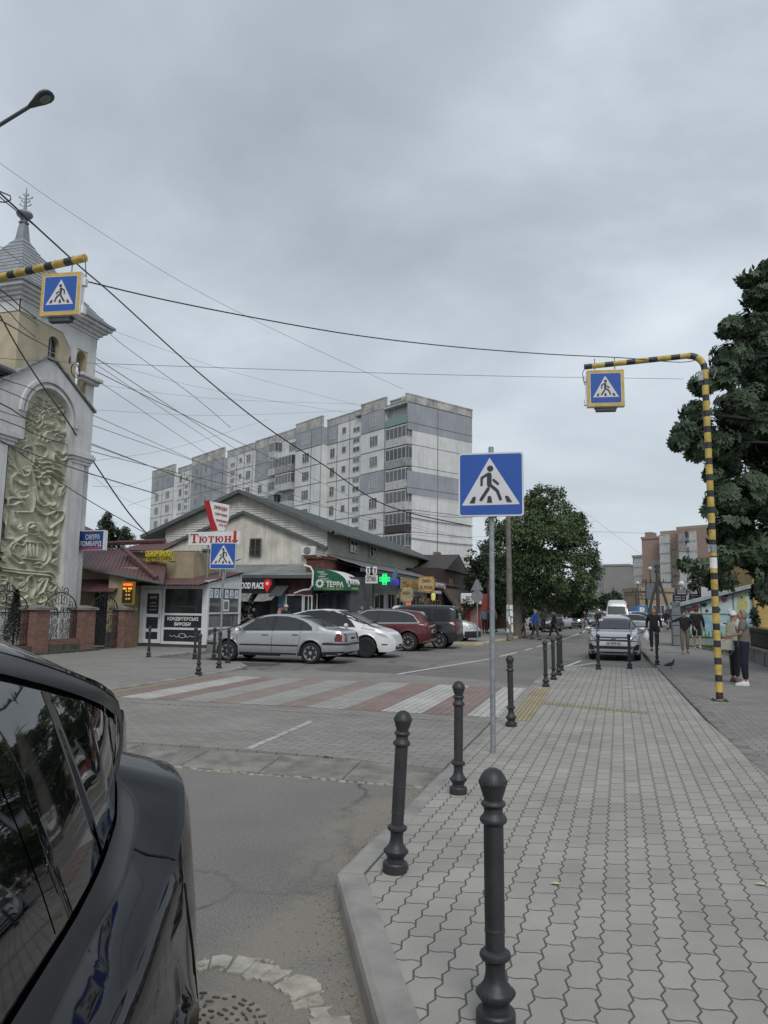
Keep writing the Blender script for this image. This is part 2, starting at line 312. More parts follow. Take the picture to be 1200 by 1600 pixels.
def slab(name, poly, z0, z1, m, kind='structure'):
 mb = MB(); mb.prism([(x, y, z0) for x, y in poly],(0,0, z1-z0)); o = mb.build(name, m)
 if kind: o['kind'] = kind
 return o
EARTH = mat('distant_ground', (0.13,0.13,0.12),0.95,0.3,0.02)
flat('ground', [(-1500,-600),(1500,-600),(1500,2500),(-1500,2500)], ZR-0.05, EARTH)
slab('road', [(-16.9,-12),(60,-12),(60,-3),(1.6,-3),(1.6,22),(4.5,60),(10,330),(-8,330),(-13.5,60),(-16.9,60)], ZR-0.04, ZR, ASPH)
# the new paved bump-out on the right, its kerbs as separate stones
KERB_OUT = [(1.35,-1.6),(-0.82,2.80),(-1.54,4.30),(-1.56,7.0),(-1.50,20.2),(-1.15,21.6)]
slab('sidewalk_bump_out', [(1.49,-1.6),(-0.66,2.82),(-1.37,4.33),(-1.40,7.0),(-1.34,20.2),(-1.0,21.5),(1.38,21.9),(1.38,12),(1.6,4),(1.55,-1.6)], ZR-0.03,0.0, PAVER)
def kerb(name, path, w, z0, z1f, m, stone=0.95, gap=0.006, side=1, r=0.025):
 """kerbstones laid along a path; z1f(distance) gives the top height"""
 mb = MB(); d0 = 0
 for (x0, y0),(x1, y1) in zip(path, path[1:]):
  L = math.hypot(x1-x0, y1-y0); n = max(1, round(L/stone)); tx, ty = (x1-x0)/L, (y1-y0)/L; nx, ny = side*ty, -side*tx
  for i in range(n):
   a, b_ = L*i/n+gap/2, L*(i+1)/n-gap/2; za, zb = z1f(d0+a), z1f(d0+b_); jz = random.uniform(-.003,.003)
   def ring(t, zt):
    bx, by = x0+tx*t, y0+ty*t
    prof = [(0, z0),(0.0, zt-r*1.6),(r*0.35, zt-r*0.5),(r*1.4, zt),(w, zt),(w, z0)]
    return [(bx+nx*q, by+ny*q, z+jz) for q, z in prof]
   mb.grid([ring(a, za), ring(b_, zb)], close=True)
   k = len(mb.v); mb.f += [tuple(range(k-12, k-6)), tuple(reversed(range(k-6, k)))]; mb.m += [mb.k]*2
  d0 += L
 return mb.build(name, m)
def ztop(d):
 if d < 6.2: return 0.03
 return max(-0.085 if d < 19 else -0.03,0.03-0.03*(d-6.2)) if d < 11 else -0.02
k = kerb('kerb', KERB_OUT, 0.16, ZR-0.08, lambda d: 0.012 if d < 7.0 else max(-0.02,0.012-(d-7.0)*0.02), CONC, side=1); k['kind'] = 'structure'
k = kerb('kerb', [(-1.0,21.62),(1.55,22.02)],0.14, ZR-0.08, lambda d: -0.004, CONC, side=1); k['kind'] = 'structure'
# old kerb line between bump-out and old sidewalk, which goes on along the parking bay
OLDK = [(1.62,-3),(1.60,4),(1.42,9),(1.42,22),(1.45,34),(1.9,48),(3.5,62)]
k = kerb('kerb', OLDK, 0.17, ZR-0.1, lambda d: 0.006 if d < 24 else 0.02, CONC_D, side=1); k['kind'] = 'structure'
slab('old_sidewalk', [(1.77,-3),(1.75,4),(1.58,9),(1.58,22),(1.61,34),(2.05,48),(3.7,62),(12,62),(12,-3)], ZR-0.02,0.0, PAVER_O)
# raised crossing table
slab('raised_crossing', [(-8.72,10.72),(-1.57,10.60),(-1.51,16.0),(-2.8,16.95),(-5.0,17.6),(-7.0,17.5),(-8.72,17.0)], ZR-0.02,-0.03, PAVER_T)
slab('brick_apron', [(-8.72,7.62),(-4.3,7.72),(-3.0,7.70),(-1.565,7.50),(-1.56,10.58),(-8.72,10.70)], ZR-0.02,-0.035, PAVER_T)
# concrete edge strip with a broken lip towards the asphalt
mb = MB(); xs = np.linspace(-8.7,-1.57,9)
for a, b_ in zip(xs, xs[1:]):
 mb.prism([(a+.006,7.0, ZR-.05),(a+.006,7.0, ZR+.015),(a+.006,7.06, ZR+.03),(a+.006,7.60,-.042),(a+.006,7.60, ZR-.05)],(b_-a-.012,0,0))
o = mb.build('concrete_edging', CONC_D); o['kind'] = 'structure'
mb = MB(); random.seed(3)
for i in range(70):
 x = -8.2+6.7*i/70; n = random.randint(5,7); rx = random.uniform(.03,.085); ry = random.uniform(.015,.035); y0 = 6.98+random.uniform(-.02,.02)
 mb.prism([(x+rx*math.cos(2*PI*q/n)*random.uniform(.7,1.1), y0+ry*math.sin(2*PI*q/n)*random.uniform(.7,1.1), ZR-.01) for q in range(n)],(0,0, random.uniform(.014,.03)))
PALE_RUB = mat('pale_broken_concrete', (0.36,0.34,0.29),0.9,0.3,9,0.003,90)
o = mb.build('broken_concrete_lip', PALE_RUB); o['kind'] = 'structure'
# stripes of the crossing
XS = [-1.36,-1.98,-2.68,-3.32,-3.93,-4.57,-5.08,-5.76,-6.33,-6.92,-7.40,-8.0,-8.45]
for i in range(len(XS)-1):
 m = ([PAVER_W, PAVER_W, PAVER_W2, PAVER_W2, PAVER_W2, PAVER_W][i//2] if i % 2 == 0 else [PAVER_R, PAVER_R, PAVER_P, PAVER_P, PAVER_R, PAVER_R][i//2])
 x0, x1 = XS[i+1], XS[i]
 if i == 0: x1 = -1.52
 flat('crossing_stripe', [(x0,11.15),(x1,11.15),(x1,15.45),(x0,15.45)],-0.026, m)
flat('tactile_paving', [(-1.33,10.75),(-1.02,10.75),(-1.02,15.2),(-1.33,15.2)],0.004, PAVER_Y)
flat('tactile_paving', [(-1.01,12.78),(0.62,12.15),(0.62,12.42),(-1.01,13.1)],0.004, PAVER_Y)
flat('tactile_paving', [(-8.7,11.1),(-8.5,11.1),(-8.5,15.3),(-8.7,15.3)],-0.026, PAVER_Y)
MARK = mat('worn_road_paint', (0.42,0.42,0.41),0.8,0.2,18, c2=(0.22,0.22,0.215), lo=0.45, hi=0.6)
MARK_B = mat('fresh_road_paint', (0.55,0.55,0.54),0.8,0.2,18, c2=(0.36,0.36,0.35), lo=0.45, hi=0.7)
def strip(p, q, w=0.11, z=ZR+0.004, m=MARK_B):
 d = Vector((q[0]-p[0], q[1]-p[1])).normalized(); n = Vector((-d.y, d.x))*w/2
 return flat('painted_line', [(p[0]-n.x, p[1]-n.y),(q[0]-n.x, q[1]-n.y),(q[0]+n.x, q[1]+n.y),(p[0]+n.x, p[1]+n.y)], z, m)
strip((-3.85,7.75),(-3.95,9.9),0.09,-0.031, MARK)
strip((-5.16,17.95),(-3.72,25.3),0.12)
CL = [(-3.72,25.3),(-3.2,30.5),(-2.74,36.5),(-2.1,46),(-1.54,59.3),(-1.2,75),(-0.6,100)]
for i in range(len(CL)-1):
 p, q = Vector(CL[i]), Vector(CL[i+1]); L = (q-p).length
 if i >= 2: strip(p, q, 0.13)
 else:
  n = max(1, int(L/2.9))
  for j in range(n): strip(p.lerp(q, (j+0.3)/n), p.lerp(q, (j+0.85)/n),0.12)
strip((-1.25,21.75),(-0.75,25.8),0.12, m=MARK_B)
flat('painted_line', [(-1.2,21.85),(-0.1,25.1),(-0.35,25.1),(-1.32,22.2)], ZR+0.008, MARK)
flat('road_patch', [(-6.9,18.2),(-4.9,18.0),(-4.6,20.2),(-5.6,21.4),(-7.4,21.0),(-7.6,19.2)], ZR+0.003, mat('asphalt_patch', (0.135,0.133,0.13),.9,.2,5,.003,150))
flat('road_patch', [(-13.4,18.6),(-9.6,18.9),(-8.8,19.9),(-9.5,20.3),(-13.3,19.9)], ZR+0.003, mat('damp_patch', (0.07,0.07,0.07),.55,.2,3,.002,150))
# left sidewalk with rounded nose by the parking bay
LS = [(-8.9,6.0),(-8.88,15.6),(-8.92,17.2),(-9.15,18.2),(-9.7,18.95),(-10.5,19.35),(-12.3,19.5),(-13.3,19.9),(-13.5,21.5),(-13.5,36),(-13.5,60)]
slab('left_sidewalk', [(-30,-14),(-8.9-0.14,-14)]+[(x-0.14 if i < 4 else x-.05, y-0.14 if i > 3 and i < 8 else y) for i, (x, y) in enumerate(LS)]+[(-30,60)], ZR-0.03,-0.015, PAVER_L)
k = kerb('kerb', [(-8.9,-14)]+LS, 0.15, ZR-0.05, lambda d: -0.008 if not (24 < d < 30.5) else -0.02, CONC, side=-1); k['kind'] = 'structure'
# far pavement with pale kerb beyond the parked cars
FK = [(-13.5,33.6),(-6.2,33.9),(-5.35,34.6),(-5.1,38),(-4.75,44),(-4.3,52),(-4.6,60),(-5.0,90),(-5.0,150)]
slab('far_sidewalk', [(-13.4,34.0)]+[(x-.15, y+.05) for x, y in FK[1:]]+[(-40,150),(-40,60.2),(-13.4,60.2)], ZR-0.02,0.0, PAVER_L)
k = kerb('kerb', FK, 0.16, ZR-0.05, lambda d: 0.01, mat('pale_painted_kerb', (0.42,0.37,0.24),.9,.3,3), side=-1); k['kind'] = 'structure'
# kerb side towards the road is the right hand edge here
slab('right_far_sidewalk', [(3.9,62.2),(60,62.2),(60,330),(12,330),(6,100)], ZR-0.02,0.0, PAVER_O)
# ---- manhole with cast pattern and its broken collar
MX, MY = -1.60,2.80
RUST = mat('manhole_iron', (0.20,0.175,0.14),0.85,0.35,14,0.002,120, c2=(0.27,0.24,0.19))
t = thing('manhole_cover', (MX, MY, ZR), 'round cast iron manhole cover filled with sand', 'manhole cover')
mb = MB(); mb.lathe([(0.31, ZR-.02),(0.31, ZR+.006),(0.0001, ZR+.006)],48,(MX, MY, 0)); mb.build('cover_plate', RUST, t)
mb = MB(); random.seed(11)
for ri, n in ((0.05,7),(0.085,11),(0.12,15),(0.155,20),(0.19,24),(0.225,28),(0.26,33),(.29,36)):
 for i in range(n):
  if random.random() < 0.12: continue
  a = 2*PI*i/n+random.uniform(-.05,.05); l = random.choice((.008,.012,.016)); w = .005
  cx_, cy_ = MX+ri*math.cos(a), MY+ri*math.sin(a); th = a+random.choice((0, PI/2, PI/2)); ux, uy = math.cos(th), math.sin(th)
  mb.prism([(cx_+ux*l*s1-uy*w*s2, cy_+uy*l*s1+ux*w*s2, ZR+.004) for s1, s2 in ((-1,-1),(1,-1),(1,1),(-1,1))],(0,0,.008))
mb.build('raised_studs', mat('manhole_studs', (0.075,0.075,0.075),.6,.4,12), t)
mb = MB(); random.seed(5)
for i in range(15):
 a0 = R(18+i*10.5); a1 = a0+R(random.uniform(8,10.2)); r0, r1 = .46+random.uniform(-.04,.04),.60+random.uniform(-.05,.05)
 if 7 < i < 10: r0 += .05
 if i > 12: continue
 P = []
 for a in np.linspace(a0, a1,4): P.append((MX+(r1+random.uniform(-.025,.025))*math.cos(a), MY+(r1+random.uniform(-.02,.02))*math.sin(a)))
 for a in np.linspace(a1, a0,4): P.append((MX+(r0+random.uniform(-.02,.02))*math.cos(a), MY+(r0+random.uniform(-.02,.02))*math.sin(a)))
 P = [(x, y) for x, y in P]
 if random.random() < .5:
  mid = [(P[1][0]*.5+P[6][0]*.5, P[1][1]*.5+P[6][1]*.5)]
 mb.prism([(x, y, ZR-.01) for x, y in P],(0,0,.016+random.uniform(0,.006)))
for i in range(60):
 a = R(random.uniform(-35,190)); r_ = random.uniform(.44,.64); s_ = random.uniform(.006,.022); n = 5; x, y = MX+r_*math.cos(a), MY+r_*math.sin(a)
 mb.prism([(x+s_*math.cos(2*PI*q/n+i)*random.uniform(.6,1.2), y+s_*math.sin(2*PI*q/n+i), ZR-.01) for q in range(n)],(0,0,.018+s_*.3))
tag(mb.build('broken_collar', PALE_RUB), 'pale cracked concrete collar around the manhole cover', 'concrete collar')
# grit along the kerb, joint gap, dead leaves
mb = MB(); random.seed(9)
for i in range(900):
 s_ = random.random();
 if s_ < .55: tt = random.random(); bx, by = -1.58-abs(random.gauss(0,.07)),4.3+tt*2.9
 else: tt = random.random(); bx, by = -0.80+(-1.54+0.80)*tt-abs(random.gauss(0,.06)),2.7+1.6*tt
 if random.random() < .2: bx -= random.uniform(0,.5)
 r_ = random.uniform(.002,.006); mb.lathe([(r_*.7, ZR),(r_, ZR+r_*.6),(.0001, ZR+r_*1.4)],5,(bx, by, 0))
tag(mb.build('kerb_grit', mat('grit', (.22,.2,.17),.9,.5,60)), 'loose grit lying in the gutter beside the new kerb', 'grit', kind='stuff')
LEAFY = mat('dry_leaf', (0.50,0.46,0.28),0.8,0.2,30)
LL = [(865,1680-1600+1350/1, ), ]
for (px, py, lab) in ((868,1381, 'small dry yellow leaf on the pavers behind the nearest bollard'),(1188,1382, 'small dry yellow leaf on the pavers at the far right'),(980,1074, 'white scrap of litter on the pavers near the far bollards')):
 p = PZ(px, py, 0.004); mb = MB(); w = .028 if py > 1200 else .10
 mb.grid([[(p.x-w, p.y-.012,.006),(p.x-w*.3, p.y-.022,.012),(p.x+w*.5, p.y-.018,.010),(p.x+w, p.y, .006)],[(p.x-w, p.y-.004,.008),(p.x-w*.3, p.y, .016),(p.x+w*.5, p.y, .014),(p.x+w, p.y+.004,.008)],[(p.x-w, p.y+.004,.006),(p.x-w*.3, p.y+.02,.009),(p.x+w*.5, p.y+.016,.009),(p.x+w, p.y+.008,.006)]])
 tag(mb.build('fallen_leaf' if py > 1200 else 'litter', LEAFY if py > 1200 else WHT), lab, 'leaf' if py > 1200 else 'litter')
# ================================================================ BOLLARDS
BP = [(0.0001,677),(12,675),(24,668),(33,656),(38,645),(39,640),(40.5,637),(40.5,633),(38.5,630),(35,618),(30,602),(27,596),(26.5,588),(32,585),(35,580),(35,576),(31,571),(27,568),(26.5,556),(29,550),(36,543),(38.5,538),(38.5,532),(34,527),(28,522),(28,300),(27.5,250),(28.5,249),(28.5,240),(27,239),
      (27,196),(33,194),(41,188),(43,181),(41,174),(34,168),(29,164),(27,150),(28,130),(33,112),(44,98),(50,92),(52,86),(51,80),(45,72),(38,62),(36,54),(38,46),(50,42),(54,36),(54,10),(52,0)]
def make_bollard():
 t = thing('bollard', (0,0,0), '', 'bollard', 'black bollards')
 k = .00138
 mb = MB(); mb.lathe([(r*k, z*k) for r, z in BP],28); sh = mb.build('post', BLK, t, smooth=True, local=True, angle=32)
 mb = MB()
 for n, rr, zz_, s_ in ((26,51,86,3.2),(22,41,181,2.2),(24,39.5,640,1.6)):
  for i in range(n):
   a = 2*PI*i/n; c = (rr*k*math.cos(a), rr*k*math.sin(a),0)
   mb.lathe([(.0001,(zz_-s_*1.6)*k),(s_*k, (zz_-s_)*k),(s_*1.25*k, zz_*k),(s_*k, (zz_+s_)*k),(.0001,(zz_+s_*1.6)*k)],6, c)
 mb.build('bead_ring', BLK, t, smooth=True, local=True)
 mb = MB()
 for i in range(5): mb.lathe([((28.8)*k, (245-.8)*k),(29.4*k, 245*k),(28.8*k, (245+.8)*k)],4,(0,0,0))
 return t
BOLL = [((775,1603), 'nearest black iron bollard standing alone on the wave pavers in the foreground', 0.3,0.6),
  ((617,1362), 'leaning black iron bollard beside the kerb corner next to the sandy asphalt', 2.6,-0.4),
  ((716,1240), 'black iron bollard between the leaning kerb bollard and the grey sign post', 0.4,0.5),
  ((799,1135), 'black iron bollard at the yellow tactile strip just right of the sign post', -0.6,0.5),
  ((853,1073), 'nearest of the tight row of four black bollards beyond the white crossing stripe', 0.2,0.4),
  ((865,1062), 'second bollard of the tight row of four beyond the crossing', 0.1,0.2),
  ((873,1055), 'third bollard of the tight row of four beyond the crossing', -0.4,0.2),
  ((877,1048), 'farthest bollard of the tight row of four beyond the crossing', -0.4,0.2),
  ((935,1046), 'black bollard in front of the left headlight of the silver parked hatchback', 0.3,0),
  ((984,1045), 'black bollard in front of the right headlight of the silver parked hatchback', -0.3,0),
  ((1027,1040), 'black bollard on the old kerb in front of the man with the white bag', 0.2,0),
  ((232,1027), 'black bollard in front of the white kiosk door', 0,0),((304,1030), 'black bollard at the kiosk corner behind the nearer island bollard', 0,0),
  ((310,1054), 'black bollard nearest the crossing on the left pavement corner', 0,0),((334,1030), 'black bollard in front of the bumper of the silver saloon', 0,0),
  ((342,1044), 'black bollard touching the foot of the small crossing sign post', 0,0),((356,1036), 'black bollard in front of the front wheel of the silver saloon', 0,0)]
b0 = make_bollard()
for i, ((px, py), lab, lx, ly) in enumerate(BOLL):
 o = b0 if i == 0 else copy_tree(b0)
 p = PZ(px, py, 0.0 if i < 11 else -0.015); o.location = p; o['label'] = lab; o.rotation_euler = (R(-ly), R(lx), random.uniform(0,3))
# ================================================================ CROSSING SIGNS
def disc(c, r, n=20): return [(c[0]+r*math.cos(2*PI*i/n), c[1]+r*math.sin(2*PI*i/n)) for i in range(n)]
def stroke(p, q, w, n=5):
 p, q = Vector(p), Vector(q); d = (q-p).normalized(); a = math.atan2(d.y, d.x); out = []
 for i in range(n+1): t_ = a+PI/2+PI*i/n; out.append((p.x+w/2*math.cos(t_), p.y+w/2*math.sin(t_)))
 for i in range(n+1): t_ = a-PI/2+PI*i/n; out.append((q.x+w/2*math.cos(t_), q.y+w/2*math.sin(t_)))
 return out
FIG = [disc((-.013,.49),.098), stroke((-.04,.30),(-.045,-.02),.145), stroke((0,-.04),(.20,-.21),.10), stroke((.20,-.21),(.295,-.47),.095), stroke((-.075,-.14),(-.30,-.48),.10),
       stroke((-.08,.325),(-.275,.20),.08), stroke((-.275,.20),(-.28,-.02),.075), stroke((.09,.13),(.22,.01),.075),
       [(-.55,-.39),(-.455,-.39),(-.49,-.585),(-.655,-.585)],[(-.09,-.375),(.01,-.375),(.045,-.575),(-.115,-.575)],[(.43,-.375),(.53,-.375),(.65,-.565),(.49,-.565)]]
def walk_face(parent, h, y, mirror=False, frame=None, ins=0.05, base=(0,0,0)):
 """blue plate, white triangle, walking figure: flat films 2 mm proud of one another, local coords facing -y"""
 sx = -1 if mirror else 1
 def film(name, poly, yy, m, th=0.002):
  mb = MB(); mb.prism([(base[0]+sx*a*h, base[1]+yy, base[2]+b*h) for a, b in poly],(0,-th, 0)); return mb.build(name, m, parent, local=True)
 film('white_border', [(x/h, z/h) for x, z in join_rounded(2*h*(1-ins*.0),2*h*(1-ins*.0),.10*h)], y, SWHITE)
 film('blue_field', [(x/h, z/h) for x, z in join_rounded(2*h*(1-ins),2*h*(1-ins),.07*h)], y-.002, SBLUE)
 film('white_triangle', [(-.03,.835),(-.865,-.605),(-.885,-.635),(-.86,-.655),(.86,-.64),(.875,-.62),(.86,-.60)], y-.004, SWHITE)
 f = MB()
 for i, p in enumerate(FIG): f.prism([(base[0]+sx*a*h, base[1]+y-.006-.0005*i, base[2]+b*h) for a, b in p],(0,-.002,0))
 f.build('walking_figure', SBLACK, parent, local=True)
def post_sign(px, py, z0, rz, h, zc, top, label, mirror=False, r=.03, name='crossing_sign', flat_back=True):
 p = PZ(px, py, z0); t = thing(name, p, label, 'road sign', 'pedestrian crossing signs', rz)
 mb = MB(); mb.tube([(0,0.05,-.02),(0,0.05, top-.001)], r, 14); mb.lathe([(r*.9, top-.002),(r*.9, top+.004),(.0001, top+.01)],14,(0,.05,0)); mb.build('post', GALV, t, smooth=True, local=True)
 mb = MB(); mb.prism([(x, -0.0, zc+z) for x, z in join_rounded(2*h, 2*h, .10*h)],(0,-.035,0)); mb.build('sign_box', mat('sign_box_grey', (.30,.31,.32),.5,.15,8, metal=.3), t, local=True, bevel=.003)
 q = thing('sign_face', (0,0,0), None, None); q.parent = t
 walk_face(q, h, -.036, mirror, base=(0,0, zc))
 mb = MB()
 for zz_ in (zc-.6*h, zc+.6*h): mb.box(-.09,.09,.0,.03, zz_-.02, zz_+.02); mb.tube([(-.035,.03, zz_),(-.035,.085, zz_)],.004,6); mb.tube([(.035,.03, zz_),(.035,.085, zz_)],.004,6); mb.box(-.045,.045,.082,.088, zz_-.015, zz_+.015)
 mb.build('clamp', GALV, t, local=True)
 return t
t1 = post_sign(770,1177,0, R(4),.366,2.955,3.40, 'large blue pedestrian crossing sign on a grey post among the near bollards')
mb = MB(); mb.prism([(x, -.001,2.955+z) for x, z in join_rounded(.70,.70,.03)],(0,.028,0)); mb.build('dark_sign_back', DGREY, t1, local=True)  # dark grey slab behind the box, so its underside reads dark; no lamp here
post_sign(342,1044,-0.015, R(10),.34,2.85,3.19, 'small blue crossing sign on a post in front of the white kiosk', mirror=True)
# hmm: a pale plate is fixed under this second sign
# ================================================================ STRIPED GANTRIES
def striped_pipe(name, pts, r, parent, p0=0.18, p1=0.12, start=0.0, n=16):
 """pipe painted in yellow and black bands, bands follow its length"""
 P = [Vector(p) for p in pts]; L = [0]
 for a, b_ in zip(P, P[1:]): L.append(L[-1]+(b_-a).length)
 def at(s):
  for i in range(len(P)-1):
   if s <= L[i+1] or i == len(P)-2: return P[i].lerp(P[i+1],(s-L[i])/(L[i+1]-L[i]))
 s_, cuts = start, [(0,0)]
 marks = []; k = 0
 while s_ < L[-1]: marks.append((s_, k)); s_ += (p0, p1)[k]; k ^= 1
 S = sorted(set([round(v, 4) for v in L]+[round(m_[0]+e_, 4) for m_ in marks for e_ in (0,.0015)])); S = [min(v, L[-1]) for v in S if 0 <= v <= L[-1]+1e-3]
 mb = MB(); rings = [at(v) for v in S]
 mb.tube(rings, r, n)
 mi = []
 for i in range(len(S)-1):
  mid = (S[i]+S[i+1])/2; kk = 0
  for m_ in marks:
   if m_[0] <= mid: kk = m_[1]
  mi += [kk]*n
 mb.m = mi+[0,0]
 return mb.build(name, [YEL, BLK], parent, smooth=True)
def sign_box_hanging(parent, c, rz, w, h, mirror, side=-1):
 """illuminated box sign: yellow surround, blue face, fittings at the side and a lamp trough below"""
 q = thing('box_sign', c, None, None); q.rotation_euler = (0,0, rz); q.parent = parent; q.location = Vector(c)-parent.location
 mb = MB(); mb.box(-w/2, w/2,-.06,.06,-h/2, h/2); mb.build('casing', WHT, q, local=True, bevel=.006)
 mb = MB(); mb.box(-w/2+.006, w/2-.006,-.066,-.058,-h/2+.006, h/2-.006); mb.build('yellow_surround', mat('yellow_surround', (.54,.38,.10),.5,.2,8), q, local=True)
 mb = MB(); mb.prism([(a, -.067, b) for a, b in join_rounded(w*.84, h*.82,.02)],(0,-.0015,0)); mb.build('face_frame', SWHITE, q, local=True)
 f = thing('sign_face', (0,0,0), None, None); f.parent = q
 k = w*.395
 def film(name, poly, yy, m): mb = MB(); mb.prism([(sx*a*k, yy, b*k*h/w) for a, b in poly],(0,-.0015,0)); mb.build(name, m, q, local=True)
 sx = -1 if mirror else 1
 film('blue_field', join_rounded(2.05,2.02,.08),-.069, SBLUE)
 film('white_triangle', [(-.03,.835),(-.88,-.635),(.87,-.63)],-.071, SWHITE)
 mb = MB()
 for i, p in enumerate(FIG): mb.prism([(sx*a*k, -.073-.0004*i, b*k) for a, b in p],(0,-.0015,0))
 mb.build('walking_figure', SBLACK, q, local=True)
 bpy.data.objects.remove(f)
 mb = MB(); mb.box(-w*.27, w*.27,-.05,.05,-h/2-.085,-h/2-.012); mb.box(-w*.30, w*.30,-.06,.06,-h/2-.03,-h/2-.004); mb.build('lamp_trough', DGREY, q, local=True, bevel=.004)
 mb = MB()
 for zz_ in (h*.30,-h*.34): mb.box(side*(w/2+.004) if side > 0 else -w/2-.05, side*(w/2+.05) if side > 0 else -w/2-.004,-.03,.05, zz_-.07, zz_+.05)
 mb.tube([(side*(w/2+.02),0, h*.25),(side*(w/2+.025),0,-h*.3)],.008,6); mb.build('flasher', WHT, q, local=True, bevel=.003)
 return q
GX, GY = 1.94,14.43
t = thing('gantry', (GX, GY, 0), 'yellow and black striped gantry pole holding the right overhead crossing sign', 'sign gantry', 'striped gantries')
el = [(GX-.28+.28*math.cos(a), GY, 6.05+.28*math.sin(a)) for a in np.linspace(0, PI/2,7)]
striped_pipe('pole', [(GX, GY, -.02)]+el, .06, t, start=-.13)
striped_pipe('arm', [(GX-.28, GY, 6.3302),(-.23, GY, 6.27)],.052, t, .24,.16, start=-.1)
mb = MB(); mb.box(GX-.13, GX+.13, GY-.13, GY+.13,0.001,.012)
for sx_ in (-1,1):
 for sy_ in (-1,1): mb.lathe([(.014,.012),(.014,.03),(.0001,.032)],6,(GX+.1*sx_, GY+.1*sy_, 0))
mb.build('base_plate', mat('base_plate', (.05,.06,.05),.8,.3), t)
mb = MB(); mb.tube([(GX-.02, GY, 6.02),(GX+.16, GY, 6.12),(GX+.20, GY, 6.0),(GX+.14, GY, 5.85)],.008,6); mb.box(GX-.12, GX-.04, GY-.07, GY+.02,5.82,6.0); mb.build('cable_clamp', GALV, t)
mb = MB(); mb.lathe([(.0635,2.33),(.064,2.335),(.064,2.52),(.0635,2.525)],16,(GX, GY, 0)); mb.build('paper_poster', WHT, t)
mb = MB(); mb.lathe([(.0635,2.62),(.066,2.625),(.066,2.75),(.0635,2.755)],16,(GX, GY, 0)); mb.box(GX-.10, GX-.05, GY-.08, GY-.03,2.62,2.76); mb.build('torn_sticker', mat('torn_sticker', (.25,.27,.28),.8,.5,30), t)
q = sign_box_hanging(t, (.155, GY, 5.80), R(9),.70,.73, False, -1)
for x_ in (-.03,.34): mb = MB(); mb.tube([(x_, GY, 6.16),(x_, GY, 6.42)],.010,8); mb.build('hanger_rod', GALV, t)
mb = MB(); mb.tube([(-.22, GY, 6.24),(-.26, GY, 6.15),(-.25, GY, 6.0),(-.22, GY, 5.9)],.007,6); mb.build('sign_cable', BLK, t)
# left gantry, its pole stands outside the picture
A0 = PD(133,403,10.5); A1 = PD(0,432,11.2); A1.z = A0.z; dr_ = (A1-A0).normalized(); A2 = A0+dr_*4.2
t = thing('gantry', (A2.x, A2.y, 0), 'yellow and black striped gantry arm holding the left overhead crossing sign', 'sign gantry', 'striped gantries')
el = [A2+dr_*(.28*math.sin(a))+Vector((0,0,-.28+.28*math.cos(a))) for a in np.linspace(0, PI/2,7)]
striped_pipe('arm', [A0, A2],.06, t, .24,.16, start=-.02)
striped_pipe('pole', [e_ for e_ in el[::1]]+[(el[-1].x, el[-1].y, -.02)],.06, t)
u_ = -dr_; rzl = math.atan2(u_.y, u_.x)
SC = PD(98,462,10.62); SC.z = PD(98,461,10.6).z
q = sign_box_hanging(t, SC, R(38),.64,.68, True, 1)
q.rotation_euler = (R(0), R(0), R(8))
for k_ in (.25,.62):
 mb = MB(); pp = A0+dr_*k_; mb.tube([pp+Vector((0,0,.08)), pp-Vector((0,0,.22))],.010,8); mb.build('hanger_rod', GALV, t)
mb = MB(); mb.tube([A0+Vector((0,0,0)), A0+Vector((.02,0,-.15)), A0+Vector((.03,.02,-.3))],.007,6); mb.build('sign_cable', BLK, t)
# ================================================================ STREET LAMP (top left)
L0 = PD(47,166,12.5); L1 = PD(0,195,12.7); d_ = (L1-L0); LE = L0+d_*4.2; Lp = LE+Vector((d_.x, d_.y, 0)).normalized()*.3
t = thing('street_lamp', (Lp.x, Lp.y, 0), 'grey street lamp head on a slanting arm in the upper left corner', 'street lamp')
LG = mat('lamp_grey', (.085,.095,.105),.5,.15,10)
mb = MB(); mb.tube([L0, LE, Lp-Vector((0,0,.25))],.035,10); mb.build('arm', LG, t, smooth=True)
mb = MB(); mb.tube([(Lp.x, Lp.y, -.02),(Lp.x, Lp.y, 3), Lp-Vector((0,0,.1))],[.11,.09,.06],14); mb.build('pole', GALV, t, smooth=True)
ax = -d_.normalized(); sd_ = ax.cross(Vector((0,0,1))).normalized(); upv = sd_.cross(ax)
prof = [(-.03,.03),(.02,.05),(.12,.075),(.25,.115),(.36,.13),(.44,.115),(.49,.075),(.51,.02)]
rows = []
for s_, w_ in prof:
 rows.append([L0+ax*s_+sd_*(w_*1.15*math.cos(a))+upv*(w_*.55*max(math.sin(a),-.35)) for a in np.linspace(0,2*PI, 20, endpoint=False)])
mb = MB(); mb.grid(rows, close=True); mb.f += [tuple(range(20)), tuple(range(140,160))]; mb.m += [0,0]; mb.build('lamp_head', LG, t, smooth=True, angle=60)
mb = MB(); cc_ = L0+ax*.34-upv*.046
mb.grid([[cc_+ax*(rr*1.5*math.cos(a))+sd_*(rr*math.sin(a))-upv*dz for a in np.linspace(0,2*PI, 18, endpoint=False)] for rr, dz in ((.075,0),(.06,.02),(.03,.032),(.001,.036))], close=True)
mb.build('lamp_glass', mat('lamp_glass', (.16,.17,.18),.2,.1), t, smooth=True)
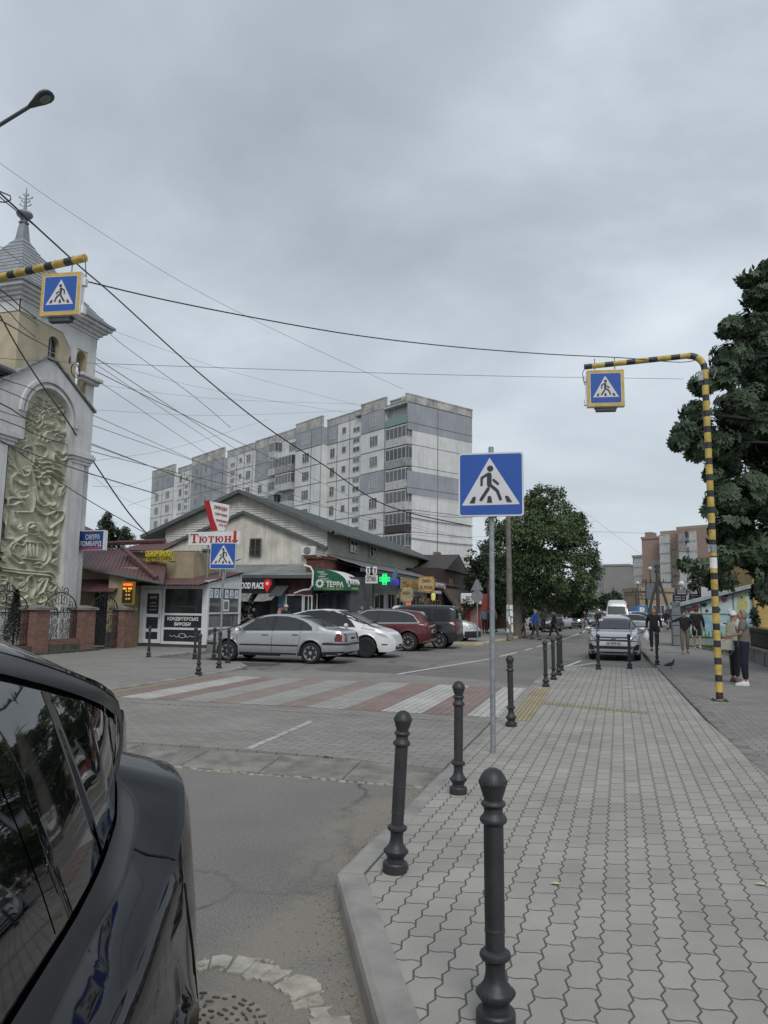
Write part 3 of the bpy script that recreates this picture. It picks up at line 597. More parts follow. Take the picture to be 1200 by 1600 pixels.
# ================================================================ CHURCH WITH CARVED RELIEF
PLW = mat('white_church_plaster', (0.60,0.60,0.59),0.85,0.12,1.5,0.002,40, streak=0.35)
PLB = mat('beige_church_plaster', (0.47,0.41,0.29),0.88,0.15,1.2,0.002,50, streak=0.25)
ZINC = mat('zinc_roof', (0.25,0.265,0.28),0.6,0.2,3)
STONE = mat('carved_ochre_stone', (0.56,0.545,0.42),0.85,0.3,2.2,0.004,60, c2=(0.42,0.415,0.32))
BRICK = mat('red_brick_base', (0.23,0.085,0.055),0.9,0.35,9,0.003,60)
def brickmat(name, c1, c2, mo, w=.25, h=.075, ms=.010, axes='xz'):
 m = bpy.data.materials.new(name); m.use_nodes = True; t = m.node_tree; L = t.links; b = t.nodes['Principled BSDF']
 g = N(t, 'ShaderNodeNewGeometry'); s = N(t, 'ShaderNodeSeparateXYZ'); L.new(g.outputs['Position'], s.inputs[0]); c = N(t, 'ShaderNodeCombineXYZ')
 L.new(math_(t, 'ADD', s.outputs['X'], s.outputs['Y']), c.inputs[0]); L.new(s.outputs['Z'], c.inputs[1])
 br = N(t, 'ShaderNodeTexBrick'); br.inputs['Scale'].default_value = 1; br.inputs['Brick Width'].default_value = w; br.inputs['Row Height'].default_value = h; br.inputs['Mortar Size'].default_value = ms; br.inputs['Mortar Smooth'].default_value = .3
 br.inputs['Color1'].default_value = (*c1,1); br.inputs['Color2'].default_value = (*c2,1); br.inputs['Mortar'].default_value = (*mo, 1); L.new(c.outputs[0], br.inputs['Vector'])
 n = N(t, 'ShaderNodeTexNoise'); n.inputs['Scale'].default_value = 6; n.inputs['Detail'].default_value = 6; L.new(g.outputs['Position'], n.inputs['Vector'])
 v = N(t, 'ShaderNodeVectorMath', operation='SCALE'); L.new(br.outputs['Color'], v.inputs[0]); L.new(math_(t, 'ADD', n.outputs['Fac'],.5), v.inputs['Scale']); L.new(v.outputs[0], b.inputs['Base Color'])
 bp = N(t, 'ShaderNodeBump'); bp.inputs['Strength'].default_value = .8; bp.inputs['Distance'].default_value = .006; L.new(math_(t, 'MULTIPLY', br.outputs['Fac'],-1.0), bp.inputs['Height']); L.new(bp.outputs[0], b.inputs['Normal']); b.inputs['Roughness'].default_value = .88
 return m
BRK = brickmat('red_fence_brick', (0.23,0.105,0.078),(0.17,0.078,0.06),(0.20,0.17,0.14))
def boolcut(o, cutter):
 m = o.modifiers.new('b', 'BOOLEAN'); m.operation = 'DIFFERENCE'; m.object = cutter; m.solver = 'EXACT'
 bpy.context.view_layer.update(); me = bpy.data.meshes.new_from_object(o.evaluated_get(bpy.context.evaluated_depsgraph_get()))
 o.modifiers.clear(); old = o.data; o.data = me; bpy.data.meshes.remove(old); bpy.data.objects.remove(cutter); return o
def arch(cy, zc, r, z0, n=16):  # outline in (y,z): round headed opening
 return [(cy-r, z0),(cy+r, z0)]+[(cy+r*math.cos(a), zc+r*math.sin(a)) for a in np.linspace(0, PI, n)]
XC = -18.6
t = thing('church_tower', (-20.6,21.2,0), 'cream and white church tower with a grey pointed roof and a tall carved stone relief', 'church')
Y0, Y1 = 19.25,23.15
mb = MB(); mb.box(-22.6, XC, Y0, Y1,-.1,11.75); w = mb.build('wall', [PLB, PLW], t)
c = MB(); c.prism([(-23.5, y, z) for y, z in arch(22.42,10.75,.27,9.35)],(6,0,0)); c.prism([(x, 22.42-.27+.27, z) for x, z in [(-18.9,9.35),(-18.4,9.35),(-18.4,11.0),(-18.9,11.0)]],(0,.0,.0)) if False else None
cut = c.build('cut', PLB); boolcut(w, cut)
c = MB(); c.prism([(-23.2, y, z) for y, z in arch(20.9,10.75,.30,9.95)],(4.3,0,0)); c3 = MB(); c3.box(-20.6,-18.95,22.16,23.6,9.36,10.9); boolcut(w, c3.build('cut', PLB)); c2 = MB(); c2.prism([(-18.85, y, z) for y, z in arch(20.95,10.78,.27,10.0)],(.5,0,0)); boolcut(w, c2.build('cut', PLB))
mb = MB(); mb.prism([(-18.8, y, z) for y, z in arch(20.95,10.78,.25,10.02)],(.03,0,0)); wi = mb.build('window', DARKWIN, t)
mb = MB(); mb.box(-18.77,-18.74,20.94,20.96,10.02,11.0); mb.box(-18.77,-18.74,20.7,21.2,10.5,10.52); mb.build('glazing_bar', PLW, wi)
mb = MB(); mb.box(XC-.05, XC+.08,20.6,21.3,9.90,9.98); mb.build('window_sill', ZINC, wi)
# white top band and corner strips, 2-3 cm proud
mb = MB(); mb.box(XC+.001, XC+.03, Y0-.03, Y1+.03,11.0+.35,11.75); mb.box(-22.63, XC+.03, Y0-.03, Y0-.001,11.35,11.75); mb.box(-22.63, XC+.03, Y1+.001, Y1+.03,11.35,11.75)
mb.box(XC+.001, XC+.031,22.72, Y1+.031,0,11.349); pass
mb.prism([(XC+.001, y, z) for y, z in [(21.3,11.35),(22.12,11.35),(22.12,10.75),(22.05,10.3),(21.9,10.35),(21.75,10.9),(21.5,11.15)]],(.028,0,0)); mb.prism([(XC+.001, y, z) for y, z in [(22.12,11.35),(22.72,11.35),(22.72,11.05),(22.12,11.05)]],(.028,0,0))
mb.build('white_trim', PLW, t)
mb = MB(); mb.box(XC+.031, XC+.36,22.1,23.3,9.98,10.12); mb.box(XC+.031, XC+.22,22.2,23.25,9.86,9.98); mb.build('ledge', PLW, t, bevel=.02)
mb = MB()
for k_, (o_, z0, z1) in enumerate(((.08,11.75,11.87),(.18,11.87,11.99),(.30,11.99,12.10),(.42,12.10,12.22))): mb.box(-22.6-o_, XC+o_, Y0-o_, Y1+o_, z0, z1-.001)
mb.build('cornice', PLW, t)
mb = MB(); mb.box(-22.6-.5, XC+.5, Y0-.5, Y1+.5,12.22,12.32)
AX, AY, AZ = -20.6,21.2,15.05
def rr(s_, z): return [(AX+s_*x, AY+s_*y, z) for x, y in ((1,1),(-1,1),(-1,-1),(1,-1))]
prof = [(2.5,12.32),(2.3,12.42),(1.9,12.85),(1.45,13.4),(1.0,14.0),(.45,14.65),(.18,15.1),(.13,15.6),(.10,15.8)]
mb.grid([rr(s_, z) for s_, z in prof], close=True)
mb.build('roof', ZINC, t)
mb = MB()   # standing seams
for sx_, sy_ in ((1,0),(0,-1)):
 for q_ in np.linspace(-.92,.92,15):
  pts = []
  for s_, z in prof[:-2]:
   qq = q_*2.5
   if abs(qq) > s_: break
   pts.append((AX+s_+.012, AY+qq, z+.01) if sx_ else (AX+qq, AY-s_-.012, z+.01))
  pass
for z in np.linspace(12.6,14.9,11):
 s_ = np.interp(z, [p[1] for p in prof],[p[0] for p in prof])+.012; mb.tube([(AX+s_, AY-s_, z),(AX+s_, AY+s_, z)],.012,4); mb.tube([(AX+s_, AY-s_, z),(AX-s_, AY-s_, z)],.012,4)
mb.build('roof_seams', ZINC, t)
# spire
mb = MB(); mb.lathe([(.14,15.75),(.19,15.85),(.10,15.95),(.09,16.05),(.15,16.12),(.09,16.18),(.09,16.25),(.2,16.33),(.28,16.45),(.30,16.58),(.26,16.72),(.15,16.82),(.07,16.9),(.05,17.3),(.04,18.0),(.008,18.9)],14,(AX, AY, 0))
for z, L_ in ((17.35,.22),(17.65,.16),(17.95,.26),(18.2,.1)):
 for a in (YAW, YAW+PI):
  dx, dy = math.cos(a), math.sin(a)
  mb.tube([(AX, AY, z-.1),(AX+dx*L_*.6, AY+dy*L_*.6, z-.06),(AX+dx*L_, AY+dy*L_, z+.04),(AX+dx*L_*.85, AY+dy*L_*.85, z+.12)],.022,5)
sc_ = (PD(35,290,26.1).z-15.75)/(18.9-15.75)
mb.v = [(x, y, 15.75+(z-15.75)*sc_) for x, y, z in mb.v]
mb.build('spire', ZINC, t, smooth=True)
# projecting portal with gable, arch and pilasters
XP = XC+.30
KP = XP/XC
def pf(mb): mb.v = [(x, y*KP, HCAM+(z-HCAM)*KP) for x, y, z in mb.v]; return mb
CYP, RP = 20.98,1.10
outer = [(18.75,8.72),(20.62,10.12),(CYP+.1,10.12),(23.28,8.85),(23.28,7.05),(22.95,7.05),(22.95,-.1),(22.25,-.1),(22.25,7.05)]
hole = [(CYP+RP, 7.05)]+[(CYP+RP*math.cos(a),8.0+RP*math.sin(a)) for a in np.linspace(0, PI, 20)]+[(CYP-RP, 7.05),(19.22,7.05),(19.22,-.1),(18.5,-.1),(18.5,7.05),(18.45,7.05),(18.45,8.5)]
mb = MB(); mb.prism([(XC+.032, y, z) for y, z in outer[:9]+hole],(XP-XC-.032,0,0)); pf(mb).build('portal_frame', PLW, t)
mb = MB()   # arch mouldings
for r0, r1, x0, x1 in ((RP+.02, RP+.12, XP, XP+.06),(RP+.22, RP+.34, XP, XP+.10)):
 a_ = np.linspace(0, PI, 22); ring = [(CYP+r1*math.cos(a),8.0+r1*math.sin(a)) for a in a_]+[(CYP+r0*math.cos(a),8.0+r0*math.sin(a)) for a in a_[::-1]]
 mb.prism([(x0, y, z) for y, z in ring],(x1-x0,0,0))
pf(mb).build('arch_moulding', PLW, t, smooth=True)
mb = MB()
for y0, y1 in ((22.1,23.42),(18.3,19.62)):
 mb.box(XC, XP+.14, y0, y1,6.98,7.12); mb.box(XC, XP+.08, y0+.08, y1-.08,6.86,6.98); mb.box(XC, XP+.04, y0+.14, y1-.14,6.74,6.86); mb.box(XC, XP+.10, y0+.05, y1-.05,7.12,7.2)
pf(mb).build('capital', PLW, t, bevel=.015)
mb = MB(); mb.prism([(XC, 18.6,8.62),(XC, 20.66,10.16),(XC, 20.66,10.24),(XC, 18.6,8.72)],(XP-XC+.08,0,0)); mb.prism([(XC, 20.66,10.16),(XC, 21.1,10.16),(XC, 23.36,8.86),(XC, 23.36,8.94),(XC, 21.1,10.24),(XC, 20.66,10.24)],(XP-XC+.08,0,0)); pf(mb).build('gable_coping', mat('weathered_coping', (.25,.25,.24),.9,.4,6), t)
mb = MB(); mb.box(XC+.03, XC+.2,19.28,22.3,-.1,1.28); mb.box(XC+.03, XC+.26,19.28,22.3,1.28,1.34); mb.build('plinth', PLW, t)
mb = MB(); mb.box(XP, XP+.012,22.42,22.80,1.35,3.1); pf(mb).build('pilaster_panel', mat('flaking_paint', (.55,.55,.54),.9,.2,14), t)
# ---- carved relief: strokes picked along the carving, raised from the slab as real geometry
YA, YB, ZA, ZB = 19.2,22.4,1.30,9.2; NX, NZ = 240,560
gy = np.linspace(YA, YB, NX); gz = np.linspace(ZA, ZB, NZ); GYY, GZZ = np.meshgrid(gy, gz)
H = np.zeros_like(GYY); rng = np.random.RandomState(4)
def zr(x, y): p = PX(x/4.444,600+y/4.444, XC+.12); return p.y, p.z
def carve(pts, w=.05, h=.09, taper=True):
 global H
 P = [zr(*p) for p in pts]
 Q = []   # catmull-rom smoothing
 for i in range(len(P)-1):
  p0, p1, p2, p3 = P[max(i-1,0)], P[i], P[i+1], P[min(i+2, len(P)-1)]
  for s_ in np.linspace(0,1,7, endpoint=False):
   Q.append(tuple(.5*((2*p1[k])+(-p0[k]+p2[k])*s_+(2*p0[k]-5*p1[k]+4*p2[k]-p3[k])*s_**2+(-p0[k]+3*p1[k]-3*p2[k]+p3[k])*s_**3) for k in (0,1)))
 Q.append(P[-1]); n = len(Q)
 for i in range(n-1):
  (a0, b0),(a1, b1) = Q[i], Q[i+1]; u = i/n; ww = w*(1-.55*abs(2*u-1)**2) if taper else w
  m = (abs(GYY-(a0+a1)/2) < 4*w+abs(a1-a0)) & (abs(GZZ-(b0+b1)/2) < 4*w+abs(b1-b0))
  if not m.any(): continue
  yy, zz_ = GYY[m], GZZ[m]; dx, dz = a1-a0, b1-b0; L2 = dx*dx+dz*dz+1e-9; tt = np.clip(((yy-a0)*dx+(zz_-b0)*dz)/L2,0,1)
  d = np.hypot(yy-a0-tt*dx, zz_-b0-tt*dz); H[m] = np.maximum(H[m], h*np.clip(1-(d/ww)**2,0,1)**.6)
def spiral(cx, cy, r, turns=1.4, a0=0, sgn=1, w=.035, h=.12):
 carve([(cx+r*(1-.8*i/14)*math.cos(a0+sgn*2*PI*turns*i/14), cy+r*1.25*(1-.8*i/14)*math.sin(a0+sgn*2*PI*turns*i/14)) for i in range(15)], w, h)
C_ = [[(75,395),(110,380),(150,372),(185,360)],[(80,420),(120,400),(170,395),(180,370)],[(90,420),(110,480),(130,540),(150,600),(165,640)],[(150,470),(160,440),(195,430),(222,450),(228,500),(222,560)],
 [(165,480),(180,460),(200,460),(208,490),(205,530)],[(200,530),(215,600),(235,680),(250,760),(262,820),(290,845),(330,840)],[(70,560),(100,580),(110,620),(70,660)],[(75,640),(70,700),(85,760),(120,785),(165,790),(190,770)],
 [(110,670),(150,700),(185,700),(190,740),(150,750)],[(130,620),(160,640),(190,630),(205,600)],[(160,590),(180,610),(205,600),(200,575)],[(45,850),(50,800),(90,790),(140,800),(170,850),(190,890)],[(50,840),(90,840),(130,820),(165,830)],
 [(110,890),(150,890),(200,890),(225,890)],[(165,800),(190,850),(215,890),(235,850),(240,790),(235,720)],[(80,880),(85,930),(90,980),(120,1010),(150,1000)],[(115,900),(135,940),(140,980),(120,1000)],[(85,920),(95,960),(100,990)],
 [(45,900),(40,950),(30,1000),(25,1050),(45,1075),(90,1070)],[(245,540),(280,550),(320,545),(355,560)],[(290,590),(320,575),(350,580),(370,600)],[(280,630),(310,615),(350,610),(385,640)],[(270,660),(265,700),(285,740),(290,790),(320,830),(350,840)],
 [(285,650),(320,650),(330,690),(300,700),(285,680)],[(330,640),(360,650),(385,690),(380,740)],[(345,700),(370,730),(350,770),(330,740)],[(355,790),(385,800),(400,830),(385,865),(350,860),(345,820)],[(360,800),(372,820),(360,845)],
 [(300,700),(330,760),(360,780),(390,780)],[(400,640),(430,660),(440,700),(415,740),(410,780)],[(415,700),(445,720),(435,760),(415,770)],[(250,850),(270,890),(310,910),(345,900),(380,880)],[(330,900),(320,950),(340,1000),(365,1000)],
 [(380,880),(430,890),(425,940),(385,970),(345,1000)],[(345,910),(380,930),(400,900)],[(275,970),(290,1020),(320,1055),(350,1050),(355,1020)],[(380,980),(400,1010),(390,1050),(360,1060)],[(255,420),(300,430),(320,460),(310,500),(285,520)],
 [(215,560),(250,580),(270,560),(262,530),(240,520)],[(225,600),(260,610),(280,640),(250,650),(230,630)],[(375,480),(370,520),(390,560),(430,570)],[(385,490),(410,530),(450,520),(465,480)],[(400,460),(430,490),(460,460)],[(360,590),(400,600),(440,640)],
 # hat and the seated figure with a table
 [(185,1030),(190,980),(220,965),(250,975),(262,1030),(240,1045),(200,1040)],[(200,1000),(225,985),(245,1000),(240,1025)],[(210,1010),(225,1000),(235,1015)],[(60,1140),(75,1110),(110,1090),(150,1060),(185,1050)],[(60,1140),(65,1190),(90,1220),(130,1245),(160,1240)],
 [(75,1150),(100,1110),(130,1120)],[(85,1180),(120,1200),(150,1220)],[(265,1060),(310,1090),(340,1130),(345,1190),(320,1240),(290,1260)],[(280,1100),(310,1130),(320,1180),(300,1230)],[(150,1120),(170,1100),(200,1095),(240,1105),(270,1120)],[(175,1110),(172,1160),(175,1200)],
 [(195,1110),(195,1160),(198,1200)],[(220,1110),(222,1160),(222,1200)],[(245,1110),(248,1150),(245,1200)],[(165,1210),(210,1218),(260,1222),(280,1215)],[(130,1250),(150,1240),(165,1255),(180,1280)],[(240,1250),(265,1240),(290,1255),(275,1280),(245,1270)],[(140,1080),(160,1100),(180,1080)],
 [(5,1275),(60,1283),(140,1293),(220,1300),(300,1306),(350,1310),(380,1340),(388,1390)],[(5,1295),(70,1303),(150,1315),(230,1322),(320,1330),(355,1345),(368,1390)],[(8,1165),(30,1190),(15,1220),(40,1240)],[(360,1180),(390,1210),(350,1240),(385,1260),(400,1290)],[(355,1100),(395,1120),(370,1160),(400,1180)],[(380,1060),(400,1090),(360,1110)],
 # frieze with acanthus and lyre scrolls
 [(75,1340),(85,1390),(120,1430),(170,1440),(185,1410),(170,1360),(140,1340)],[(20,1360),(60,1380),(70,1440),(90,1490),(140,1500),(185,1470)],[(40,1420),(70,1420),(95,1450),(80,1490),(50,1470)],[(175,1380),(190,1340),(215,1335),(235,1370),(240,1420),(220,1470),(230,1500),(270,1520),(300,1500),(290,1470)],
 [(245,1450),(265,1410),(290,1370),(320,1350)],[(260,1460),(290,1440),(310,1400),(325,1350)],[(265,1370),(290,1350),(320,1365),(310,1390)],[(220,1480),(250,1540),(300,1530),(310,1480),(290,1450)],[(350,1370),(385,1400),(370,1430),(340,1440),(335,1410)],[(330,1450),(355,1500),(380,1550)],[(120,1350),(150,1350),(165,1380),(150,1400)],
 [(20,1330),(40,1350),(20,1390)],[(340,1510),(360,1540),(400,1560)],[(30,1510),(80,1525),(140,1535),(200,1530)],[(10,1540),(80,1555),(160,1562),(250,1560),(380,1575)]]
for i, c_ in enumerate(C_): carve(c_, .047 if i % 3 else .06,.16 if i % 2 else .13)
spiral(65,1440,30,1.2,0,1); spiral(150,1400,26,1.1,2,-1); spiral(305,1370,24,1.2,1,1); spiral(260,1490,32,1.1,3,-1); spiral(360,1420,22,1.3,0,1)
for _ in range(80):   # crowded small forms in the arch: wings, rays and faces
 a = rng.uniform(0,2*PI); cx_, cy_ = rng.uniform(180,460), rng.uniform(90,400); L_ = rng.uniform(25,60)
 carve([(cx_+L_*s_*math.cos(a+.5*s_), cy_+L_*s_*math.sin(a+.5*s_)) for s_ in (-.5,0,.5)],.032, rng.uniform(.08,.14))
for k_ in range(5): carve([(200+k_*18,180-k_*14),(240+k_*20,200-k_*8),(290+k_*16,240)],.035,.09)
for _ in range(90):
 cx_, cy_ = rng.uniform(20,440), rng.uniform(420,1560); a = rng.uniform(0,6); L_ = rng.uniform(14,34)
 carve([(cx_+L_*s_*math.cos(a+.9*s_), cy_+L_*s_*math.sin(a+.9*s_)) for s_ in (-.7,0,.7)],.030, rng.uniform(.02,.05))
for i, (y, z, r_) in enumerate([zr(185,590)+(.12,), zr(372,830)+(.14,), zr(225,1000)+(.16,), zr(90,600)+(.12,), zr(265,1260)+(.10,), zr(150,1255)+(.1,), zr(210,1160)+(.34,), zr(120,850)+(.22,), zr(330,700)+(.20,), zr(160,700)+(.2,), zr(110,960)+(.16,)]):
 d = np.hypot(GYY-y, GZZ-z)/r_; H += .05*np.clip(1-d**2,0,1)**.5
for j in range(NZ):
 for i in range(0, NX):
  p = (gy[i]*2.6, gz[j]*2.6,1.7); H[j, i] += .018*mnoise.noise(p)+.007*mnoise.noise((gy[i]*11, gz[j]*11,5))
mb = MB(); x0 = XC+.05
mb.grid([[(x0+H[j, i], gy[i], gz[j]) for i in range(NX)] for j in range(NZ)]); mb.build('stone_relief', STONE, t, smooth=True, angle=180)
# nave to the left of the tower, mostly outside the picture
t = thing('church_nave', (-24,12,0), 'cream church wall with a dark gutter at the left picture edge', 'church')
mb = MB(); mb.box(-32, XC-.05,4, Y0-.04,-.1,8.9); mb.build('wall', PLB, t)
mb = MB(); mb.tube([(XC+.28,4,9.05),(XC+.28, Y0-.35,9.05)],.11,10); mb.box(-18.95, XC+.2,4, Y0-.35,8.9,9.0); mb.build('gutter', mat('gutter_grey', (.12,.13,.14),.5,.2), t, smooth=True)
mb = MB(); mb.prism([(XC+.3,4,9.08),(-24,4,12.2),(-32,4,9.08)],(0, Y0-4.36,0)); mb.build('roof', ZINC, t)
# conifer tip behind the brick pillar
# ================================================================ BRICK FENCE WITH IRONWORK
IRON = mat('wrought_iron', (.018,.018,.020),.5,.3,10)
FX = -16.95; PYs = [(16.55, ),(19.15, ),(21.35, ),(23.55, )]
def pillar(y, lab, w=.58, zt=1.36):
 t = thing('brick_pillar', (FX, y, 0), lab, 'pillar', 'brick fence pillars')
 mb = MB(); mb.box(FX-w/2, FX+w/2, y-w/2, y+w/2,-.02, zt); mb.build('shaft', BRK, t)
 mb = MB(); a = w/2+.07; mb.box(FX-a, FX+a, y-a, y+a, zt+.001, zt+.07); mb.grid([[(FX+s_*x, y+s_*y_, z) for x, y_ in ((1,1),(-1,1),(-1,-1),(1,-1))] for s_, z in ((a, zt+.071),(.05, zt+.16))], close=True); mb.f.append((len(mb.v)-4, len(mb.v)-3, len(mb.v)-2, len(mb.v)-1)); mb.m.append(0); mb.build('cap', CONC_D, t)
pillar(PYs[1][0], 'brick fence pillar with a small conifer behind it, left of the scrollwork panel'); pillar(PYs[2][0], 'brick fence pillar between the scrollwork panel and the gate'); pillar(PYs[3][0], 'brick fence pillar right of the iron gate beside the money exchange', .55)
def scr(mb, cy, cz, r, a0, sg, turns=1.35, x=FX, w=.011):
 mb.tube([(x, cy+r*(1-.82*s_)*math.cos(a0+sg*2*PI*turns*s_), cz+r*(1-.82*s_)*math.sin(a0+sg*2*PI*turns*s_)) for s_ in np.linspace(0,1,22)], w, 5)
def iron_panel(y0, y1, lab, name, zb=.30, zt=1.30, hump=.75, dense=False, cat='fence', group='wrought iron fence panels'):
 t = thing(name, (FX, (y0+y1)/2,0), lab, cat, group); cy = (y0+y1)/2; hw = (y1-y0)/2
 fr = MB(); n = 20
 top = [(FX, cy+hw*.98*math.cos(a), zt+hump*max(0, math.sin(a))) for a in np.linspace(0, PI, n)]
 fr.tube([(FX, y1-.02, zb)]+top+[(FX, y0+.02, zb),(FX, y1-.02, zb)],.018,6); fr.tube([(FX, y0, zt-.02),(FX, y1, zt-.02)],.012,5); fr.build('frame', IRON, t)
 bars = MB(); nb = int((y1-y0)/.13)
 for i in range(1, nb):
  y = y0+(y1-y0)*i/nb; zt_ = zt+hump*math.sqrt(max(0,1-((y-cy)/hw)**2))
  if dense or i % 2: bars.tube([(FX, y, zb),(FX, y, zt_-.03)],.008,5)
 bars.build('bars', IRON, t)
 s = MB()
 for k_, zc in enumerate((zb+.22, zb+.55, zb+.88)):
  for q_ in range(5):
   y = y0+(q_+.5)*(y1-y0)/5; r_ = .13
   scr(s, y-.06, zc, r_*.9,0 if q_ % 2 else PI, 1 if (q_+k_) % 2 else -1); scr(s, y+.06, zc+.16, r_*.8, PI if q_ % 2 else 0,-1 if (q_+k_) % 2 else 1)
 for sg in (-1,1):
  scr(s, cy+sg*.16, zt+hump*.62,.20, PI/2, sg, 1.4); scr(s, cy+sg*.42, zt+hump*.30,.16, PI/2,-sg, 1.4); scr(s, cy+sg*.17, zt+hump+.05,.16,-PI/2, sg, 1.3, w=.014); scr(s, cy+sg*.2, zt+.02,.13,0, sg)
 s.tube([(FX, cy, zt),(FX, cy, zt+hump+.22)],.012,5)
 s.build('scrollwork', IRON, t)
 return t
iron_panel(19.46,21.04, 'arched wrought iron scrollwork panel between two brick pillars before the white plinth', 'iron_fence_panel', hump=.62)
iron_panel(17.0,18.84, 'arched wrought iron scrollwork panel above the roof of the black car at the left edge', 'iron_fence_panel', hump=.62)
iron_panel(21.66,23.25, 'dark double iron gate with curled top between brick pillars', 'iron_gate', zb=.06, hump=.55, dense=True, cat='gate', group=None)
t = thing('low_wall', (FX, 19,0), 'low dark stained concrete base wall under the iron fence', 'wall')
mb = MB(); mb.box(FX-.2, FX+.2,12,18.85,-.02,.26); mb.box(FX-.2, FX+.2,19.45,21.05,-.02,.26); mb.box(FX-.34, FX+.34,12,21.9,-.02,.06); mb.build('footing', mat('mossy_footing', (.10,.095,.075),.95,.4,6,.004,40), t)
mb = MB(); mb.box(FX-.16, FX+.16,19.46,21.04,.26,.42); mb.build('brick_course', BRK, t)
flat('flower_bed', [(-18.4,12),(-17.2,12),(-17.2,23.2),(-18.4,23.2)],-.005, mat('bed_soil', (.08,.07,.05),.95,.4,8))
# ================================================================ SHOP SIGN ON THE PILASTER
def rY(x0, y0, x1, y1, y):  # pixel box on the plane y -> x0,x1,z0,z1
 a, b_ = PY(x0, y1, y), PY(x1, y0, y); return a.x, b_.x, a.z, b_.z
def rX(x0, y0, x1, y1, x):
 a, b_ = PX(x0, y1, x), PX(x1, y0, x); return a.y, b_.y, a.z, b_.z
NAVY = mat('navy_sign', (.018,.06,.22),.4,.1,4); REDP = mat('red_sign_paint', (.42,.03,.03),.45,.15,8)
x0, x1, z0, z1 = -18.1,-16.95,4.0,4.75
p = PY(110,860,22.9); x0 = p.x+.30; p2 = PY(163,830,22.9); x1 = p2.x; z0 = PY(130,860,22.9).z; z1 = PY(130,829,22.9).z
t = thing('pawnshop_sign', (x0,22.95, z0), 'blue pawnshop sign box with white lettering on the church pilaster', 'shop sign')
mb = MB(); mb.box(x0, x1,22.9,23.12, z0, z1); mb.build('sign_box', WHT, t, bevel=.01)
mb = MB(); mb.box(x0+.03, x1-.03,22.892,22.899, z0+.03, z1-.03); mb.build('face', NAVY, t)
cx_ = (x0+x1)/2
text('САКУРА', .26,(cx_+.08,22.885, z0+.40), SWHITE, t, bold=.01, width=(x1-x0)*.55); text('ЛОМБАРД', .24,(cx_, 22.885, z0+.16), SWHITE, t, bold=.02, width=(x1-x0)*.84)
text('перший', .09,(cx_, 22.885, z0+.66), REDP, t, width=(x1-x0)*.3)
mb = MB(); mb.box(x0+.06, x1-.06,22.884,22.890, z0+.05, z0+.11); mb.build('red_underline', mat('pink_band', (.45,.06,.12),.5), t)
mb = MB(); mb.prism([(x0+.10+.05*math.cos(2*PI*i/10)*(1 if i % 2 else .5),22.889, z0+.55+.06*math.sin(2*PI*i/10)*(1 if i % 2 else .5)) for i in range(10)],(0,-.004,0)); mb.build('flower_mark', REDP, t)
mb = MB()
for z in (z0+.1, z1-.12): mb.tube([(x0-.18,23.0, z),(x0+.02,23.0, z)],.02,6); mb.box(x0-.16, x0-.10,22.95,23.05, z-.08, z+.08)
mb.build('bracket', BLK, t)
# ================================================================ LEFT SHOPS
BEIGE = mat('beige_render', (0.36,0.30,0.20),0.9,0.2,1.5,0.002,60, streak=0.3)
MAROON = mat('maroon_metal_tile', (0.115,0.055,0.055),0.6,0.2,3, spec=.5)
GREYWALL = mat('grey_stained_wall', (0.30,0.29,0.27),0.9,0.3,1.5,0.002,50, streak=0.4)
CREAM = mat('stained_cream_render', (0.56,0.545,0.48),0.9,0.2,0.9,0.003,30, streak=0.45)
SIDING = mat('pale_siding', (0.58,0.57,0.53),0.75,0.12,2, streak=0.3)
GROOF = mat('grey_green_roof', (0.13,0.15,0.15),0.6,0.2,1.5, streak=.15)
SOFFIT = mat('dark_fascia', (0.10,0.11,0.11),0.7,0.2,3)
DBROWN = mat('dark_brown_boards', (0.045,0.032,0.027),0.7,0.4,8,.002,60)
DKRED = mat('dark_red_brick', (0.085,0.042,0.037),0.9,0.3,6)
LETW = mat('letter_white', (0.75,0.75,0.74),0.5,0.05)
LETB = mat('letter_blue', (0.12,0.28,0.48),0.5,0.05)
PVC = mat('white_pvc', (0.62,0.63,0.64),0.4,0.08,4)
PANELD = mat('dark_panel', (0.028,0.03,0.036),0.4,0.1,4)
def sheet(mb, a, b, c, d, nu, nv, wave=0.03, step=0.0, th=.03):
 """corrugated or tiled roof sheet over quad a-b (low edge) c-d (high edge)"""
 a, b, c, d = map(Vector, (a, b, c, d)); n = (b-a).cross(d-a).normalized(); n = n if n.z > 0 else -n
 rows = []
 for j in range(nv*2+1):
  v = j/(nv*2); row = []
  for i in range(nu*4+1):
   u = i/(nu*4); p = (a.lerp(b, u)).lerp(d.lerp(c, u), v)
   k = wave*.5*(1+math.cos(2*PI*i/4))+(step*(1 if j % 2 else 0))
   row.append(p+n*k)
  rows.append(row)
 mb.grid(rows); mb.grid([[a-n*th, b-n*th],[d-n*th, c-n*th]])
 return mb
